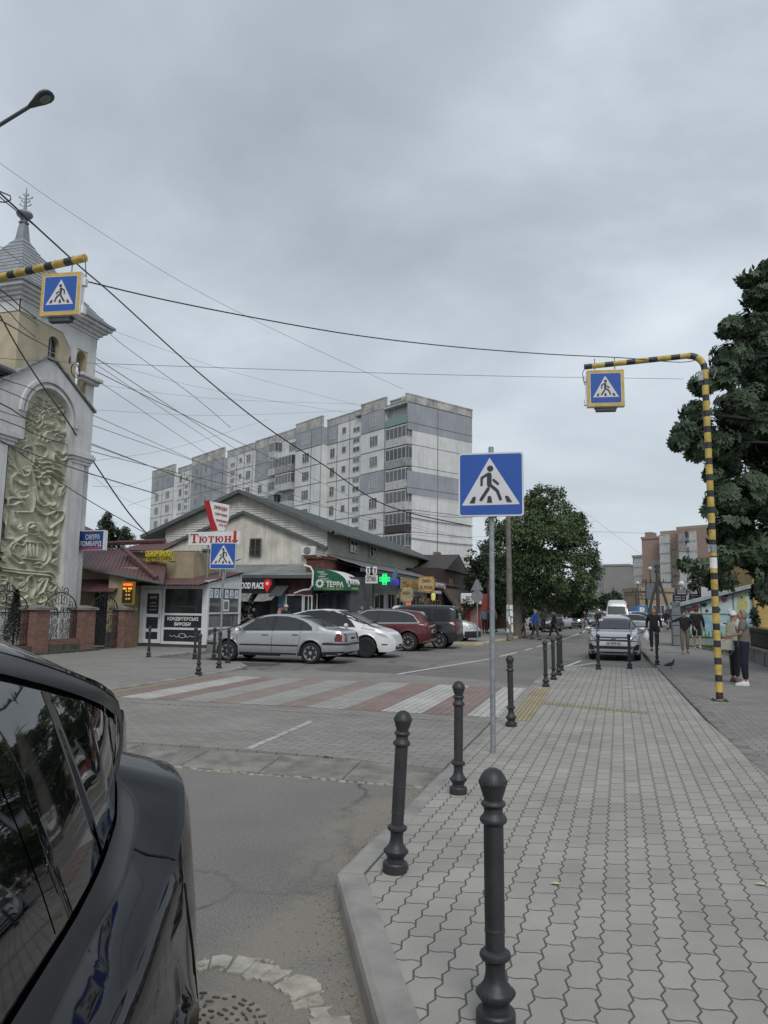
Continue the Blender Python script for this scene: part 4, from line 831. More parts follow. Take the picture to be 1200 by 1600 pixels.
def win(parent, x0, x1, z0, z1, y, frame=PVC, glass=None, name='window', mull=(.5,), trans=(), t=.05, dep=.06, axis='y', inward=1):
 """framed window on plane y (facing -y) or on plane x (axis 'x', facing +x)"""
 glass = glass or DARKWIN
 def bx(mb, a, b_, c, d, e0, e1):
  if axis == 'y': mb.box(a, b_, y+e0, y+e1, c, d)
  else: mb.box(y-e1, y-e0, a, b_, c, d)
 mb = MB()
 bx(mb, x0, x1, z0, z0+t, -dep, -.002); bx(mb, x0, x1, z1-t, z1,-dep, -.002); bx(mb, x0, x0+t, z0+t, z1-t, -dep, -.002); bx(mb, x1-t, x1, z0+t, z1-t, -dep, -.002)
 for m_ in mull: xm = x0+(x1-x0)*m_; bx(mb, xm-t*.4, xm+t*.4, z0+t, z1-t, -dep+.006,-.004)
 for m_ in trans: zm = z0+(z1-z0)*m_; bx(mb, x0+t, x1-t, zm-t*.4, zm+t*.4,-dep+.009,-.006)
 f = mb.build(name, frame, parent)
 mb = MB(); bx(mb, x0+t*.6, x1-t*.6, z0+t*.6, z1-t*.6,-.022,-.012); mb.build('pane', glass, f)
 return f
def ac_unit(px0, py0, px1, py1, y, lab, axis='y'):
 if axis == 'y': x0, x1, z0, z1 = rY(px0, py0, px1, py1, y)
 t = thing('air_conditioner', ((x0+x1)/2, y, z0), lab, 'air conditioner', 'air conditioner units')
 mb = MB(); mb.box(x0, x1, y-.32, y-.02, z0, z1); mb.build('casing', PVC, t, bevel=.012)
 cx_, cz = x0+(x1-x0)*.42,(z0+z1)/2; r = (z1-z0)*.42
 mb = MB(); mb.lathe([(r, 0),(r, .012),(r*.9,.014),(.0001,.014)],24,(0,0,0)); mb.v = [(cx_+a, y-.322-c, cz+b_) for a, b_, c in mb.v]; mb.build('fan_grille', DGREY, t, smooth=True)
 mb = MB()
 for q in range(1,5): mb.tube([(cx_+r*.2*q*math.cos(a), y-.342, cz+r*.2*q*math.sin(a)) for a in np.linspace(0,2*PI, 20)],.006,4)
 mb.box(x1-(x1-x0)*.14, x1-(x1-x0)*.06, y-.326, y-.321, cz-.05, cz+.14); mb.build('guard_rings', WHT, t)
 mb = MB(); mb.box(x0+.1, x0+.14, y-.3, y, z0-.03, z0-.002); mb.box(x1-.14, x1-.1, y-.3, y, z0-.03, z0-.002); mb.build('bracket', BLK, t)
# ---- house and roofs behind the pawn sign
t = thing('far_house', (-40,48,0), 'small cream house with dark red hip roof behind the church corner', 'house')
a = PD(108,828,62); b_ = PD(168,830,62)
mb = MB(); mb.box(-52,-42.2,43,54,-.1,7.6); o = mb.build('wall', CREAM, t)
cxh = PD(118,815,62); mb = MB(); mb.grid([[(-53,42.2,7.4),(-41.4,42.2,7.4),(-41.4,55,7.4),(-53,55,7.4)],[(-49,47.5,10.2),(-45.6,47.5,10.2),(-45.6,49.5,10.2),(-49,49.5,10.2)]], close=True); mb.f.append((4,5,6,7)); mb.m.append(0); mb.build('roof', MAROON, t)
# ---- money exchange building
ZG = -0.015
t = thing('exchange_building', (-19,26,0), 'low beige building with maroon metal tile roof beside the church', 'building')
mb = MB(); mb.box(-21.6,-17.2,24.6,29.5,-.1,3.0)
c = PY(206,1010,24.6); mb.box(-17.95,-17.22,23.95,24.6,-.1,2.75); mb.build('wall', BEIGE, t)
mb = MB(); mb.box(-21.58,-17.96,24.57,24.599,-.1,.45); mb.box(-17.96,-17.2,23.92,23.949,-.1,.52); mb.build('plinth', mat('green_grey_plinth', (.07,.085,.08),.8,.2), t)
mb = MB(); mb.box(-19.0,-18.0,24.55,24.598,0,2.15); mb.build('doorway', PANELD, t)
pa, pb, pc_, pd_ = PY(112,884,23.9), PY(256,911,23.6), PY(262,868,27.0), PY(135,852,27.4)
mb = MB(); sheet(mb, pa, pb, pc_, pd_, 24,9,.035,.02); mb.build('roof', MAROON, t)
mb = MB(); mb.tube([pa+Vector((0,-.03,-.03)), pb+Vector((0,-.03,-.03))],.05,6); mb.build('gutter', SOFFIT, t)
mb = MB(); q0, q1 = PY(193,858,25.8), PY(247,906,23.8); mb.tube([q0+Vector((0,-.1,.08)), q1+Vector((0,-.1,.06))],.09,6); r0, r1 = PY(135,851,27.3), PY(258,845,27.0); mb.tube([r0, r1],.10,6); mb.build('ridge_cap', MAROON, t)
xa, xb, za, zb = rY(118,905,192,925,24.2); mb = MB(); sheet(mb, (xa, 23.7, za),(xb, 23.7, za),(xb, 24.55, zb),(xa, 24.55, zb),14,2,.02); mb.build('awning', MAROON, t)
xa, xb, za, zb = rY(198,862,262,905,25.9); mb = MB(); mb.box(xa, xb+1.2,25.9,29,2.6, zb); mb.build('upper_wall', BEIGE, t)
xa, xb, za, zb = rY(192,844,259,864,25.8); mb = MB(); sheet(mb, (xa, 25.6, za+.1),(xb, 25.6, za+.02),(xb-.2,27.2, zb+.05),(xa, 27.2, zb-.02),12,3,.03,.015); mb.build('upper_roof', MAROON, t)
mb = MB()
for x in np.linspace(xa, xb, 2): pass
# sign: exchange
OLIVE = mat('olive_sign_board', (.10,.085,.02),.6,.3,8); LETY = mat('letter_yellow', (.62,.50,.05),.5,.1)
xa, xb, za, zb = rY(228,861,271,877,25.3)
t = thing('exchange_sign', (xa, 25.3, za), 'yellow lettered currency exchange sign on the beige wall above the maroon roof', 'shop sign')
zm = (za+zb)/2-.02; mb = MB(); mb.box(xa, xb, 25.28,25.32, za, zm-.005); mb.build('board', mat('yellow_board', (.5,.42,.05),.6,.2), t)
text('ОБМІН ВАЛЮТ', .30,((xa+xb)/2,25.26, zm+.01), LETY, t, ext=.03, bold=.025, width=xb-xa); text('WESTERN UNION', .17,((xa+xb)/2,25.27, za+.03), OLIVE, t, bold=.02, width=(xb-xa)*.94)
mb = MB(); mb.tube([(xa-.1,25.34, zb+.02),(xb+1.5,25.34, zb-.02)],.015,5); mb.tube([(xa+.2,25.34, za),(xa+.2,25.8, za)],.02,5); mb.tube([(xb-.2,25.34, za),(xb-.2,25.8, za)],.02,5); mb.build('support_rail', BLK, t)
# LED board
def led(name, c, e): return mat(name, c, .4,.02,3, emit=e)
xa, xb, za, zb = rY(191,909,212,944,23.6)
t = thing('exchange_rate_board', (xa, 23.5, za), 'lit red and amber exchange rate board on the beige corner wall', 'display board')
mb = MB(); mb.box(xa, xb, 23.5,23.62, za, zb); mb.build('case', mat('amber_case', (.30,.22,.03),.5,.1), t); mb = MB(); mb.box(xa+.05, xb-.03,23.492,23.499, za+.04, zb-.04); mb.build('screen', PANELD, t)
w_, h_ = xb-xa, zb-za
mb = MB(); mb.box(xa+.07, xb-.05,23.486,23.491, zb-.06-h_*.13, zb-.06); mb.build('red_band', led('led_red', (.9,.03,.015),1.3), t)
LA = led('led_amber', (1,.42,.02),.9)
text('КУПІВЛЯ', .09,((xa+xb)/2,23.484, zb-.06-h_*.10), LA, t, width=w_*.66)
mb = MB(); mb.box(xa+.07,(xa+xb)/2-.04,23.486,23.491, zb-.09-h_*.24, zb-.09-h_*.16); mb.box((xa+xb)/2+.03, xb-.06,23.486,23.491, zb-.09-h_*.24, zb-.09-h_*.16); mb.build('column_heads', LA, t)
for i, s_ in enumerate(('$ 41', '€ 44', 'zł 10')): text(s_, .08,((xa+xb)/2+.04,23.484, zb-h_*(.45+.17*i)), LA, t, width=w_*.36)
mb = MB()
for i in range(4): mb.box(xa+.06, xb-.04,23.486,23.489, zb-h_*(.34+.165*i)-.006, zb-h_*(.34+.165*i));
mb.build('row_line', OLIVE, t)
# ---- grey wall behind the kiosk with pipes and unit
xa, xb, za, zb = rY(255,878,378,930,29.2); xb = PY(338,900,29.6).x
t = thing('back_building', (xa, 30,0), 'grey stained low wall with a pale sheet roof edge behind the kiosk', 'building')
mb = MB(); mb.box(xa-.5, xb, 29.6,30.8,-.1, zb); mb.build('wall', GREYWALL, t)
xa2, xb2, za2, zb2 = rY(258,868,345,884,29.4); mb = MB(); sheet(mb, (xa2,29.3, za2),(xb2,29.3, za2),(xb2,31.5, zb2),(xa2,31.5, zb2),16,2,.03); mb.build('roof_edge', mat('pale_sheet', (.4,.42,.43),.6,.2), t)
xa3, xb3, za3, zb3 = rY(262,893,300,899,29.5); mb = MB(); mb.tube([(xa3,29.5, za3-.4),(xa3,29.5, zb3),(xb3,29.5, zb3),(xb3,29.5, za3-.4)],.03,6); mb.tube([(xb3-.3,29.4, zb3+.4),(xb3+.4,29.3, zb3+.9),(xb3+.5,29.3, zb3-.5)],.025,6); mb.build('pipe', DGREY, t)
ac_unit(299,879,326,902,28.2, 'white air conditioner on the grey wall above the kiosk roof')
xa, xb, za, zb = rY(317,858,330,880,28.6); t = thing('vent_box', (xa, 28.6, za), 'small dark louvred vent box left of the small crossing sign', 'vent box'); mb = MB(); mb.box(xa, xb, 28.5,28.9, za, zb); mb.build('case', DGREY, t)
mb = MB()
for i in range(5): mb.box(xa-.02, xb+.02,28.46,28.498, za+(zb-za)*(i+.3)/5, za+(zb-za)*(i+.45)/5)
mb.build('louvre', GALV, t)
# ================================================================ KIOSK
KX0, KX1, KY0, KY1 = -17.15,-14.30,24.9,27.6
t = thing('kiosk', ((KX0+KX1)/2,26.2,0), 'white framed confectionery kiosk with a maroon sheet roof', 'kiosk')
mb = MB(); mb.box(KX0+.04, KX1-.04, KY0+.04, KY1,0,2.32); mb.build('body', mat('kiosk_inside', (.16,.165,.17),.6,.2), t)
mb = MB(); mb.box(KX0-.02, KX1+.02, KY0-.02, KY1,-.02,.10); mb.build('base', DGREY, t)
F = MB(); zt = 2.36
def fr(x0, x1, z0, z1): F.box(x0, x1, KY0-.04, KY0+.03, z0, z1)
dx0, dx1 = -17.15,-16.12
fr(KX0, KX0+.12,.1, zt); fr(dx1-.05, dx1+.05,.1, zt); fr(KX1-.16, KX1,.1, zt); fr(KX0+.12, dx1-.05, zt-.18, zt); fr(dx1+.05, KX1-.16, zt-.18, zt)
fr(dx1+.05, KX1-.16,.10,.2); fr(dx1+.05, KX1-.16,.64,.72); fr(dx1+.05, KX1-.16,1.18,1.26); F.build('frame', PVC, t)
D = MB(); D.box(KX0+.14, KX0+.30, KY0-.055, KY0,.12, zt-.2); D.box(dx1-.20, dx1-.07, KY0-.055, KY0,.12, zt-.2)
for z0, z1 in ((.12,.26),(.54,.66),(1.10,1.22),(2.0, zt-.2)): D.box(KX0+.30, dx1-.20, KY0-.055, KY0, z0, z1)
d = D.build('door', PVC, t)
D = MB()
for z0, z1 in ((.26,.54),(.66,1.10),(1.22,2.0)): D.box(KX0+.30, dx1-.20, KY0-.03, KY0-.01, z0, z1)
D.build('door_panel', PANELD, d)
mb = MB(); mb.tube([(dx1-.13, KY0-.06,1.05),(dx1-.13, KY0-.10,1.06),(dx1-.13, KY0-.10,1.2),(dx1-.13, KY0-.06,1.21)],.012,6); mb.build('door_handle', GALV, d)
text('ТЕАТР', .13,((KX0+.3+dx1-.2)/2, KY0-.034,1.80), LETW, d, width=.32);
for i, s_ in enumerate(('КАФЕ', 'ТОРТИ', 'ТІСТЕЧКА')): text(s_, .055,((KX0+.3+dx1-.2)/2, KY0-.034,1.62-.13*i), LETW, d, width=.34 if i else .25)
wx0, wx1 = dx1+.05, KX1-.16
mb = MB(); mb.box(wx0, wx1, KY0-.02, KY0-.005,1.26, zt-.18); mb.build('window', DARKWIN, t)
mb = MB(); mb.box(wx0+.25, wx0+.28, KY0-.03, KY0-.021,1.3,2.1); mb.box(wx0+.25, wx1-.25, KY0-.03, KY0-.021,1.5,1.53); mb.box(wx1-.28, wx1-.25, KY0-.03, KY0-.021,1.3,2.1); mb.build('display_shelf', DGREY, t)
mb = MB(); mb.box(wx0, wx1, KY0-.02, KY0-.005,.72,1.18); mb.box(wx0, wx1, KY0-.02, KY0-.005,.2,.64); mb.build('sign_panel', PANELD, t)
xm = (wx0+wx1)/2; text('КОНДИТЕРСЬКІ', .17,(xm, KY0-.03,.99), LETW, t, width=1.32, bold=.02); text('ВИРОБИ', .17,(xm, KY0-.03,.79), LETW, t, width=.70, bold=.02)
mb = MB()
for sg in (-1,1):
 mb.tube([(xm+sg*.1, KY0-.025,.42),(xm+sg*.22, KY0-.025,.36),(xm+sg*.34, KY0-.025,.42),(xm+sg*.46, KY0-.025,.38),(xm+sg*.55, KY0-.025,.43)],.008,4)
mb.tube([(xm+.16*math.cos(a), KY0-.025,.42+.08*math.sin(a)) for a in np.linspace(0,2*PI, 16)],.008,4); mb.build('ornament', LETW, t)
# right side of the kiosk facing the street
S_ = MB(); XS_ = KX1
def fs(y0, y1, z0, z1): S_.box(XS_-.03, XS_+.04, y0, y1, z0, z1)
fs(KY0+.02, KY0+.14,.1, zt+.1); fs(KY1-.14, KY1,.1, zt+.5); fs(KY0+1.1, KY0+1.2,.1, zt); fs(KY0+.14, KY0+1.1,.1,.2); fs(KY0+1.2, KY1-.14,.1,.2); fs(KY0+.14, KY0+1.1,.66,.74); fs(KY0+1.2, KY1-.14,.66,.74); fs(KY0+.14, KY0+1.1,1.24,1.30); fs(KY0+1.2, KY1-.14,1.24,1.30)
fs(KY0+.14, KY0+1.1, zt-.12, zt); fs(KY0+1.2, KY1-.14, zt-.12, zt); fs(KY0+.14, KY1-.14, zt+.001, zt+.1); S_.build('side_frame', PVC, t)
mb = MB(); mb.box(XS_-.02, XS_, KY0+.14, KY1-.14,.2, zt-.1); mb.build('side_window', glassy('kiosk_glass', (.10,.11,.115)), t)
for i, ch in enumerate('ОРЕНДА'):
 y = KY0+.30+i*.41
 if i == 2: y += .0
 mb = MB(); mb.box(XS_+.002, XS_+.008, y-.15, y+.15,1.86,2.2); mb.build('letter_card', LETW, t)
 text(ch, .30,(XS_+.012, y, 1.92), LETB, t, xdir=(0,1,0), bold=.02, width=.17)
mb = MB(); mb.box(XS_+.002, XS_+.01, KY0+1.25, KY0+1.75,1.35,1.8); mb.build('side_notice', WHT, t); mb = MB(); mb.box(XS_+.011, XS_+.014, KY0+1.33, KY0+1.67,1.42,1.73); mb.build('notice_print', mat('notice_print', (.16,.2,.24),.6), t)
mb = MB(); mb.prism([(XS_, KY0-.1, zt+.1),(XS_, KY1, zt+.1),(XS_, KY1, zt+.42),(XS_, KY0-.1, zt+.14)],(-.05,0,0)); mb.build('gable_board', PVC, t)
mb = MB(); sheet(mb, (KX0-.35, KY0-.75,2.30),(KX1+.12, KY0-.75,2.30),(KX1+.12, KY1+.2,2.95),(KX0-.35, KY1+.2,2.95),18,3,.03,0,.02); mb.build('roof', MAROON, t)
# ================================================================ ADVERT SIGNS OVER THE KIOSK
y = 25.9; xa, xb, za, zb = rY(294,830,375,852, y)
t = thing('tobacco_sign', ((xa+xb)/2, y, 0), 'white tobacco board with red serif letters and a red down arrow', 'shop sign')
mb = MB(); mb.box(xa, xb, y, y+.08, za, zb); mb.build('board', WHT, t)
RL = mat('red_letters', (.40,.02,.03),.5,.08)
def serif(mb, x, z, w, h, ch):
 s = h*.16; k = h*.07
 def B(a, b_, c, d): mb.box(x+a*w, x+b_*w, y-.02-.0004*(len(mb.v) % 7), y-.002, z+c*h, z+d*h)
 if ch == 'T': B(.38,.62,.06,.93); B(0,1,.93,1); B(0,.08,.72,.93); B(.92,1,.72,.93); B(.24,.76,0,.06)
 if ch == 'H': B(.1,.32,.07,.93); B(.68,.9,.07,.93); B(.32,.68,.45,.55); B(0,.42,0,.07); B(.58,1,0,.07); B(0,.42,.93,1); B(.58,1,.93,1)
 if ch == 'U':
  B(.06,.22,.07,.93); B(0,.30,0,.07); B(0,.30,.93,1); B(.22,.42,.45,.55)
  cx_, cz = x+.68*w, z+.5*h; n = 20
  o = [(cx_+.32*w*math.cos(2*PI*i/n), cz+.5*h*math.sin(2*PI*i/n)) for i in range(n)]; q = [(cx_+.16*w*math.cos(2*PI*i/n), cz+.40*h*math.sin(2*PI*i/n)) for i in range(n)]
  for i in range(n):
   j = (i+1) % n; mb.prism([(o[i][0], y-.02, o[i][1]),(o[j][0], y-.02, o[j][1]),(q[j][0], y-.02, q[j][1]),(q[i][0], y-.02, q[i][1])],(0,.018,0))
W = xb-xa; h = (zb-za)
mb = MB(); cur = xa+W*.04
for ch, w_, hh in (('T', .155,.66),('U', .155,.46),('T', .115,.46),('U', .155,.46),('H', .135,.46)): serif(mb, cur, za+h*.2, W*w_, h*hh, ch); cur += W*(w_+.022)
mb.build('lettering', RL, t)
ax_ = xb-W*.09; mb = MB(); mb.prism([(ax_+a, y-.003, z) for a, z in ((-.06, zb+.02),(.06, zb+.02),(.06, za+h*.35),(.14, za+h*.35),(0, za+.02),(-.14, za+h*.35),(-.06, za+h*.35))],(0,-.02,0)); mb.build('arrow', mat('red_arrow', (.45,.04,.04),.5), t)
mb = MB(); mb.tube([((xa+xb)/2-.3, y+.12,2.6),((xa+xb)/2-.3, y+.12, zb)],.03,8); mb.tube([((xa+xb)/2+.5, y+.12,2.6),((xa+xb)/2+.5, y+.12, zb)],.03,8); mb.build('post', GALV, t)
y = 26.3
P_ = [PY(*q, y) for q in ((323,782),(358,789),(357,812),(350,830),(341,829))]
t = thing('rental_sign', (P_[0].x, y, 0), 'tilted torn rental advert board with a broken red arrow above the tobacco board', 'advert board')
mb = MB(); mb.prism([tuple(q) for q in P_],(0,.04,0)); mb.build('board', WHT, t)
A_ = [PY(*q, y-.02) for q in ((319,783),(327,781),(333,808),(340,829),(331,830),(326,812))]
mb = MB(); mb.prism([tuple(q) for q in A_],(0,-.015,0)); mb.build('red_arrow', RL, t)
up_ = (PY(341,810, y)-PY(345,829, y)).normalized(); xd = (PY(356,795, y)-PY(332,790, y)).normalized(); yd = Vector((-xd.z, 0, xd.x)); yd = yd if yd.z > 0 else -yd
for s_, px, py, w_ in (('ОРЕНДА', 344,796,.62),('торгових', 345,805,.58),('приміщень', 346,815,.52),('з. 25 м- 40 м.', 348,822,.42)):
 text(s_, .17 if w_ > .6 else .12, PY(px, py, y-.03), RL, t, xdir=xd, ydir=yd, width=w_, bold=.02)
mb = MB(); a = PY(345,830, y); mb.tube([(a.x, y+.06,2.6),(a.x, y+.06, a.z+.6)],.03,8); mb.build('post', GALV, t)
mb = MB(); a = PY(341,889,24.5)
# ================================================================ GABLE BUILDING
GYB = 37.5
def gy_(px, py, y=GYB): return PY(px, py, y)
cor = gy_(512,826); GXR = cor.x
t = thing('gable_building', (GXR-6, GYB, 0), 'long cream gabled market hall with pale siding and grey roof', 'building')
GYE = 66.0
eL, eR, ap = gy_(234,838), gy_(512,828), gy_(379,769)
cx0 = gy_(258,850).x
iL, iR, iA = gy_(263,853), gy_(512,857), gy_(382,801)
# wall: plaster pentagon, siding band above, body behind
mb = MB(); mb.prism([(cx0, GYB+.05,-.1),(GXR, GYB+.05,-.1),(GXR, GYB+.05, eR.z-.02),(ap.x, GYB+.05, ap.z-.1),(cx0, GYB+.05, eL.z-.02)],(0, GYE-GYB-.05,0)); mb.build('wall', CREAM, t)
def clap(mb, poly_lo, poly_hi, n, y, dx=.02): pass
mb = MB(); n = 13   # clapboards of the gable, each overlaps the next, running up to the roof edge
z0 = min(iL.z, iR.z); z1 = ap.z-.06
for i in range(24):
 za = z0+(z1-z0)*i/24; zb = z0+(z1-z0)*(i+1)/24
 def span(z):
  # outer limits under the roof and inner limits of the plaster triangle
  f = lambda p, q, zz: p.x+(q.x-p.x)*(zz-p.z)/(q.z-p.z)
  L = f(eL, ap, z) if z > eL.z else cx0; Rr = f(eR, ap, z) if z > eR.z else GXR
  L = max(L, cx0); Rr = min(Rr, GXR)
  li = f(iL, iA, z) if iL.z < z < iA.z else (cx0 if z <= iL.z else iA.x); ri = f(iR, iA, z) if iR.z < z < iA.z else (GXR if z <= iR.z else iA.x)
  return L, max(L, li), min(Rr, ri), Rr
 a, b_ = span(za+1e-4), span(zb)
 for q0, q1 in ((0,1),(2,3)):
  if a[q1]-a[q0] < .02 and b_[q1]-b_[q0] < .02: continue
  mb.grid([[(a[q0], GYB-.03, za),(a[q1], GYB-.03, za)],[(b_[q0], GYB+.01, zb),(b_[q1], GYB+.01, zb)]]); mb.grid([[(b_[q0], GYB+.01, zb),(b_[q1], GYB+.01, zb)],[(b_[q0], GYB-.03, zb+.004),(b_[q1], GYB-.03, zb+.004)]])
mb.build('gable_siding', SIDING, t)
mb = MB()
for p, q in ((iL, iA),(iA, iR)):
 v = (q-p); nn = Vector((-v.z, 0, v.x)).normalized(); nn = nn if nn.z > 0 else -nn; mb.prism([tuple(p-nn*.06+Vector((0,-.18,0))), tuple(q-nn*.06+Vector((0,-.18,0))), tuple(q+nn*.10+Vector((0,-.18,0))), tuple(p+nn*.10+Vector((0,-.18,0)))],(0,.2,0))
for p, q in ((eL+Vector((-.3,0,-.08)), ap),(ap, eR+Vector((.45,0,-.12)))):
 v = (q-p); nn = Vector((-v.z, 0, v.x)).normalized(); nn = nn if nn.z > 0 else -nn; mb.prism([tuple(p-nn*.10+Vector((0,-.52,0))), tuple(q-nn*.10+Vector((0,-.52,0))), tuple(q+nn*.10+Vector((0,-.52,0))), tuple(p+nn*.10+Vector((0,-.52,0)))],(0,.07,0))
mb.build('gable_trim', SOFFIT, t)
mb = MB(); eLo, eRo = eL+Vector((-.3,0,-.06)), eR+Vector((.6,0,-.16)); A0_ = ap+Vector((0,-.5,.06))
for p in (eLo, eRo):
 q = [Vector((p.x, GYB-.5, p.z)), A0_, Vector((ap.x, GYE+.4, ap.z+.06)), Vector((p.x, GYE+.4, p.z))]; mb.grid([[q[0], q[1]],[q[3], q[2]]]); mb.grid([[q[0]-Vector((0,0,.12)), q[1]-Vector((0,0,.12))],[q[3]-Vector((0,0,.12)), q[2]-Vector((0,0,.12))]])
 mb.grid([[q[0], q[3]],[q[0]-Vector((0,0,.12)), q[3]-Vector((0,0,.12))]])
mb.build('roof', GROOF, t)
mb = MB()
for i in range(46): yy = GYB-.45+i*(GYE-GYB)/45; mb.tube([(eRo.x, yy, eRo.z+.02),(ap.x, yy, ap.z+.08)],.03,4)
mb.build('roof_seams', GROOF, t)
mb = MB(); mb.tube([(eRo.x+.06, GYB-.5, eRo.z-.08),(eRo.x+.06, GYE+.4, eRo.z-.08)],.09,6); mb.build('gutter', SOFFIT, t)
# street side: siding above, windows
mb = MB(); zz0, zz1 = 4.2, eR.z-.05
for i in range(12):
 za, zb = zz0+(zz1-zz0)*i/12, zz0+(zz1-zz0)*(i+1)/12; mb.grid([[(GXR+.04, GYB, za),(GXR+.04, GYE-9, za)],[(GXR+.005, GYB, zb),(GXR+.005, GYE-9, zb)]]); mb.grid([[(GXR+.005, GYB, zb),(GXR+.005, GYE-9, zb)],[(GXR+.04, GYB, zb+.004),(GXR+.04, GYE-9, zb+.004)]])
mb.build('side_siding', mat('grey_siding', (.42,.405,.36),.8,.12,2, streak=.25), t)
LG_ = mat('lime_green_render', (.30,.42,.16),.85,.12,2, streak=.2)
mb = MB(); mb.box(GXR+.01, GXR+.10, GYE-9, GYE, 3.6, zz1); mb.build('green_wall', LG_, t)
mb = MB()
for i in range(6): yy = GYE-8.3+i*1.35; mb.box(GXR+.101, GXR+.13, yy, yy+.5,4.0, zz1-.2)
mb.build('green_panel', mat('green_glazing', (.12,.18,.09),.4,.2), t)
for px0, py0, px1, py1 in ((546,846,558,862),(577,855,588,871)):
 y0, y1, z0, z1 = rX(px0, py0, px1, py1, GXR+.06); win(t, y0, y1, z0, z1, GXR+.07, axis='x')
y0, y1, z0, z1 = rX(628,870,636,885, GXR+.06)
x0, x1, z0, z1 = rY(390,841,409,869, GYB); win(t, x0, x1, z0, z1, GYB-.0, frame=mat('brown_frame', (.12,.10,.09),.6), mull=(.5,), trans=(.35,), t=.07)
mb = MB()
for i in range(9): xx = x0+(x1-x0)*(i+.5)/9; mb.tube([(xx, GYB-.14, z0),(xx, GYB-.14, z0+(z1-z0)*.5)],.012,4)
mb.tube([(x0, GYB-.14, z0+.02),(x1, GYB-.14, z0+.02)],.015,4); mb.tube([(x0, GYB-.14, z0+(z1-z0)*.5),(x1, GYB-.14, z0+(z1-z0)*.5)],.015,4); mb.build('window_grille', DGREY, t)
ac_unit(474,854,496,868, GYB, 'white air conditioner on the cream gable wall beside the red brick patch')
# ================================================================ ANNEX WITH FOOD KIOSK
YA_ = 33.5
xa, xb, za, zb = rY(352,899,489,985, YA_);
t = thing('annex_building', ((xa+xb)/2, YA_, 0), 'dark red low annex with a sloping grey sheet roof under the gable wall', 'building')
XAR = xb
mb = MB(); mb.box(xa, xb, YA_, GYB, -.1, zb-.05); mb.build('wall', DKRED, t)
rt = PY(482,882, GYB); rl = PY(376,884, GYB)
mb = MB(); sheet(mb, (xa-.2, YA_-.5, zb),(xb+.25, YA_-.5, zb),(rt.x+.3, GYB-.02, rt.z),(rl.x-.6, GYB-.02, rt.z),26,4,.012,.03,.12); mb.build('roof', mat('weathered_sheet', (.20,.215,.21),.7,.3,1.2, streak=.3), t)
mb = MB(); mb.box(xa-.2, xb+.25, YA_-.56, YA_-.50, zb-.16, zb); mb.build('fascia', SOFFIT, t)
b0_, b1_, c0_, c1_ = rY(481,873,520,888, YA_+.6); mb = MB(); mb.box(b0_, b1_-.4, YA_+.4, GYB, c0_-.3, c1_); mb.box(b0_-.1, b1_-.3, YA_+.3, GYB, c1_, c1_+.10); mb.build('brick_upstand', mat('bright_red_brick', (.11,.045,.038),.9,.3,6), t)
# window, doors along the annex front
x0, x1, z0, z1 = rY(449,929,473,958, YA_); win(t, x0-.08, x1+.05, z0-.1, z1, YA_-.02, mull=());
x0, x1, z0, z1 = rY(474,930,489,985, YA_); win(t, x0, x1,0, z1, YA_-.02, mull=(.55,), trans=(.4,))
x0, x1, z0, z1 = rY(431,930,447,975, YA_); mb = MB(); mb.box(x0, x1, YA_-.05, YA_-.002,0, z1+.1); mb.build('blue_poster', mat('blue_poster', (.05,.25,.48),.6,.5,6, c2=(.25,.35,.30)), t)
mb = MB(); x0, x1, z0, z1 = rY(430,912,450,932, YA_-.3); sheet(mb, (x0, YA_-1.1, z0),(x1, YA_-1.1, z0),(x1, YA_-.02, z1),(x0, YA_-.02, z1),8,2,.01); mb.build('small_canopy', DGREY, t)
dp = PY(487,885, YA_-.6); mb = MB(); mb.tube([PY(475,883, YA_-.55), PY(485,886, YA_-.6), PY(489,893, YA_-.6), PY(488,915, YA_-.6), PY(484,921, YA_-.5), PY(473,922, YA_-.3), PY(460,927, YA_-.2)],.045,8); mb.build('downpipe', WHT, t, smooth=True)
# food kiosk
xa, xb, za, zb = rY(369,903,424,928, YA_-.8)
t = thing('snack_stall', ((xa+xb)/2, YA_-.8,0), 'black snack stall with white letters, red pin mark and menu flaps', 'food stall')
mb = MB(); mb.box(xa, xb, YA_-.75, YA_-.03, za, zb); mb.build('sign_box', PANELD, t)
mb = MB(); mb.box(xa, xa+.1, YA_-.75, YA_-.03,0, za); mb.box(xb-.05, xb+.05, YA_-.75, YA_-.03,0, za); mb.box(xa+.1, xb-.05, YA_-.15, YA_-.03,0, za); mb.build('stall_frame', BLK, t)
text('FOOD PLACE', .40,((xa+xb)/2-.12, YA_-.80,(za+zb)/2-.12), LETW, t, ext=.02, bold=.035, width=(xb-xa)*.72)
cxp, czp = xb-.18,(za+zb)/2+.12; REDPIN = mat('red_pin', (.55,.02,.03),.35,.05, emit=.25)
mb = MB(); n = 18; o = [(cxp+.2*math.cos(a), czp+.2*math.sin(a)) for a in np.linspace(R(-30), R(210), n)]+[(cxp-.02, czp-.45)]
mb.prism([(a, YA_-.80, b_) for a, b_ in o],(0,-.05,0)); mb.build('pin_mark', REDPIN, t); mb = MB(); mb.prism([(cxp+.08*math.cos(a), YA_-.851, czp+.08*math.sin(a)) for a in np.linspace(0,2*PI, 14, endpoint=False)],(0,-.01,0)); mb.build('pin_hole', LETW, t)
for q0, q1, q2, q3 in (((371,940),(387,940),(394,928),(377,928)),((396,940),(414,940),(424,928),(404,929)),((414,939),(424,938),(434,927),(424,928))):
 P_ = [PY(*q0, YA_-1.35), PY(*q1, YA_-1.35), PY(*q2, YA_-.8), PY(*q3, YA_-.8)]; mb = MB(); mb.prism([tuple(p) for p in P_],(0,.0,.03)); m_ = mb.build('menu_flap', mat('menu_print', (.30,.30,.30),.5,.6,9, c2=(.10,.10,.10)), t)
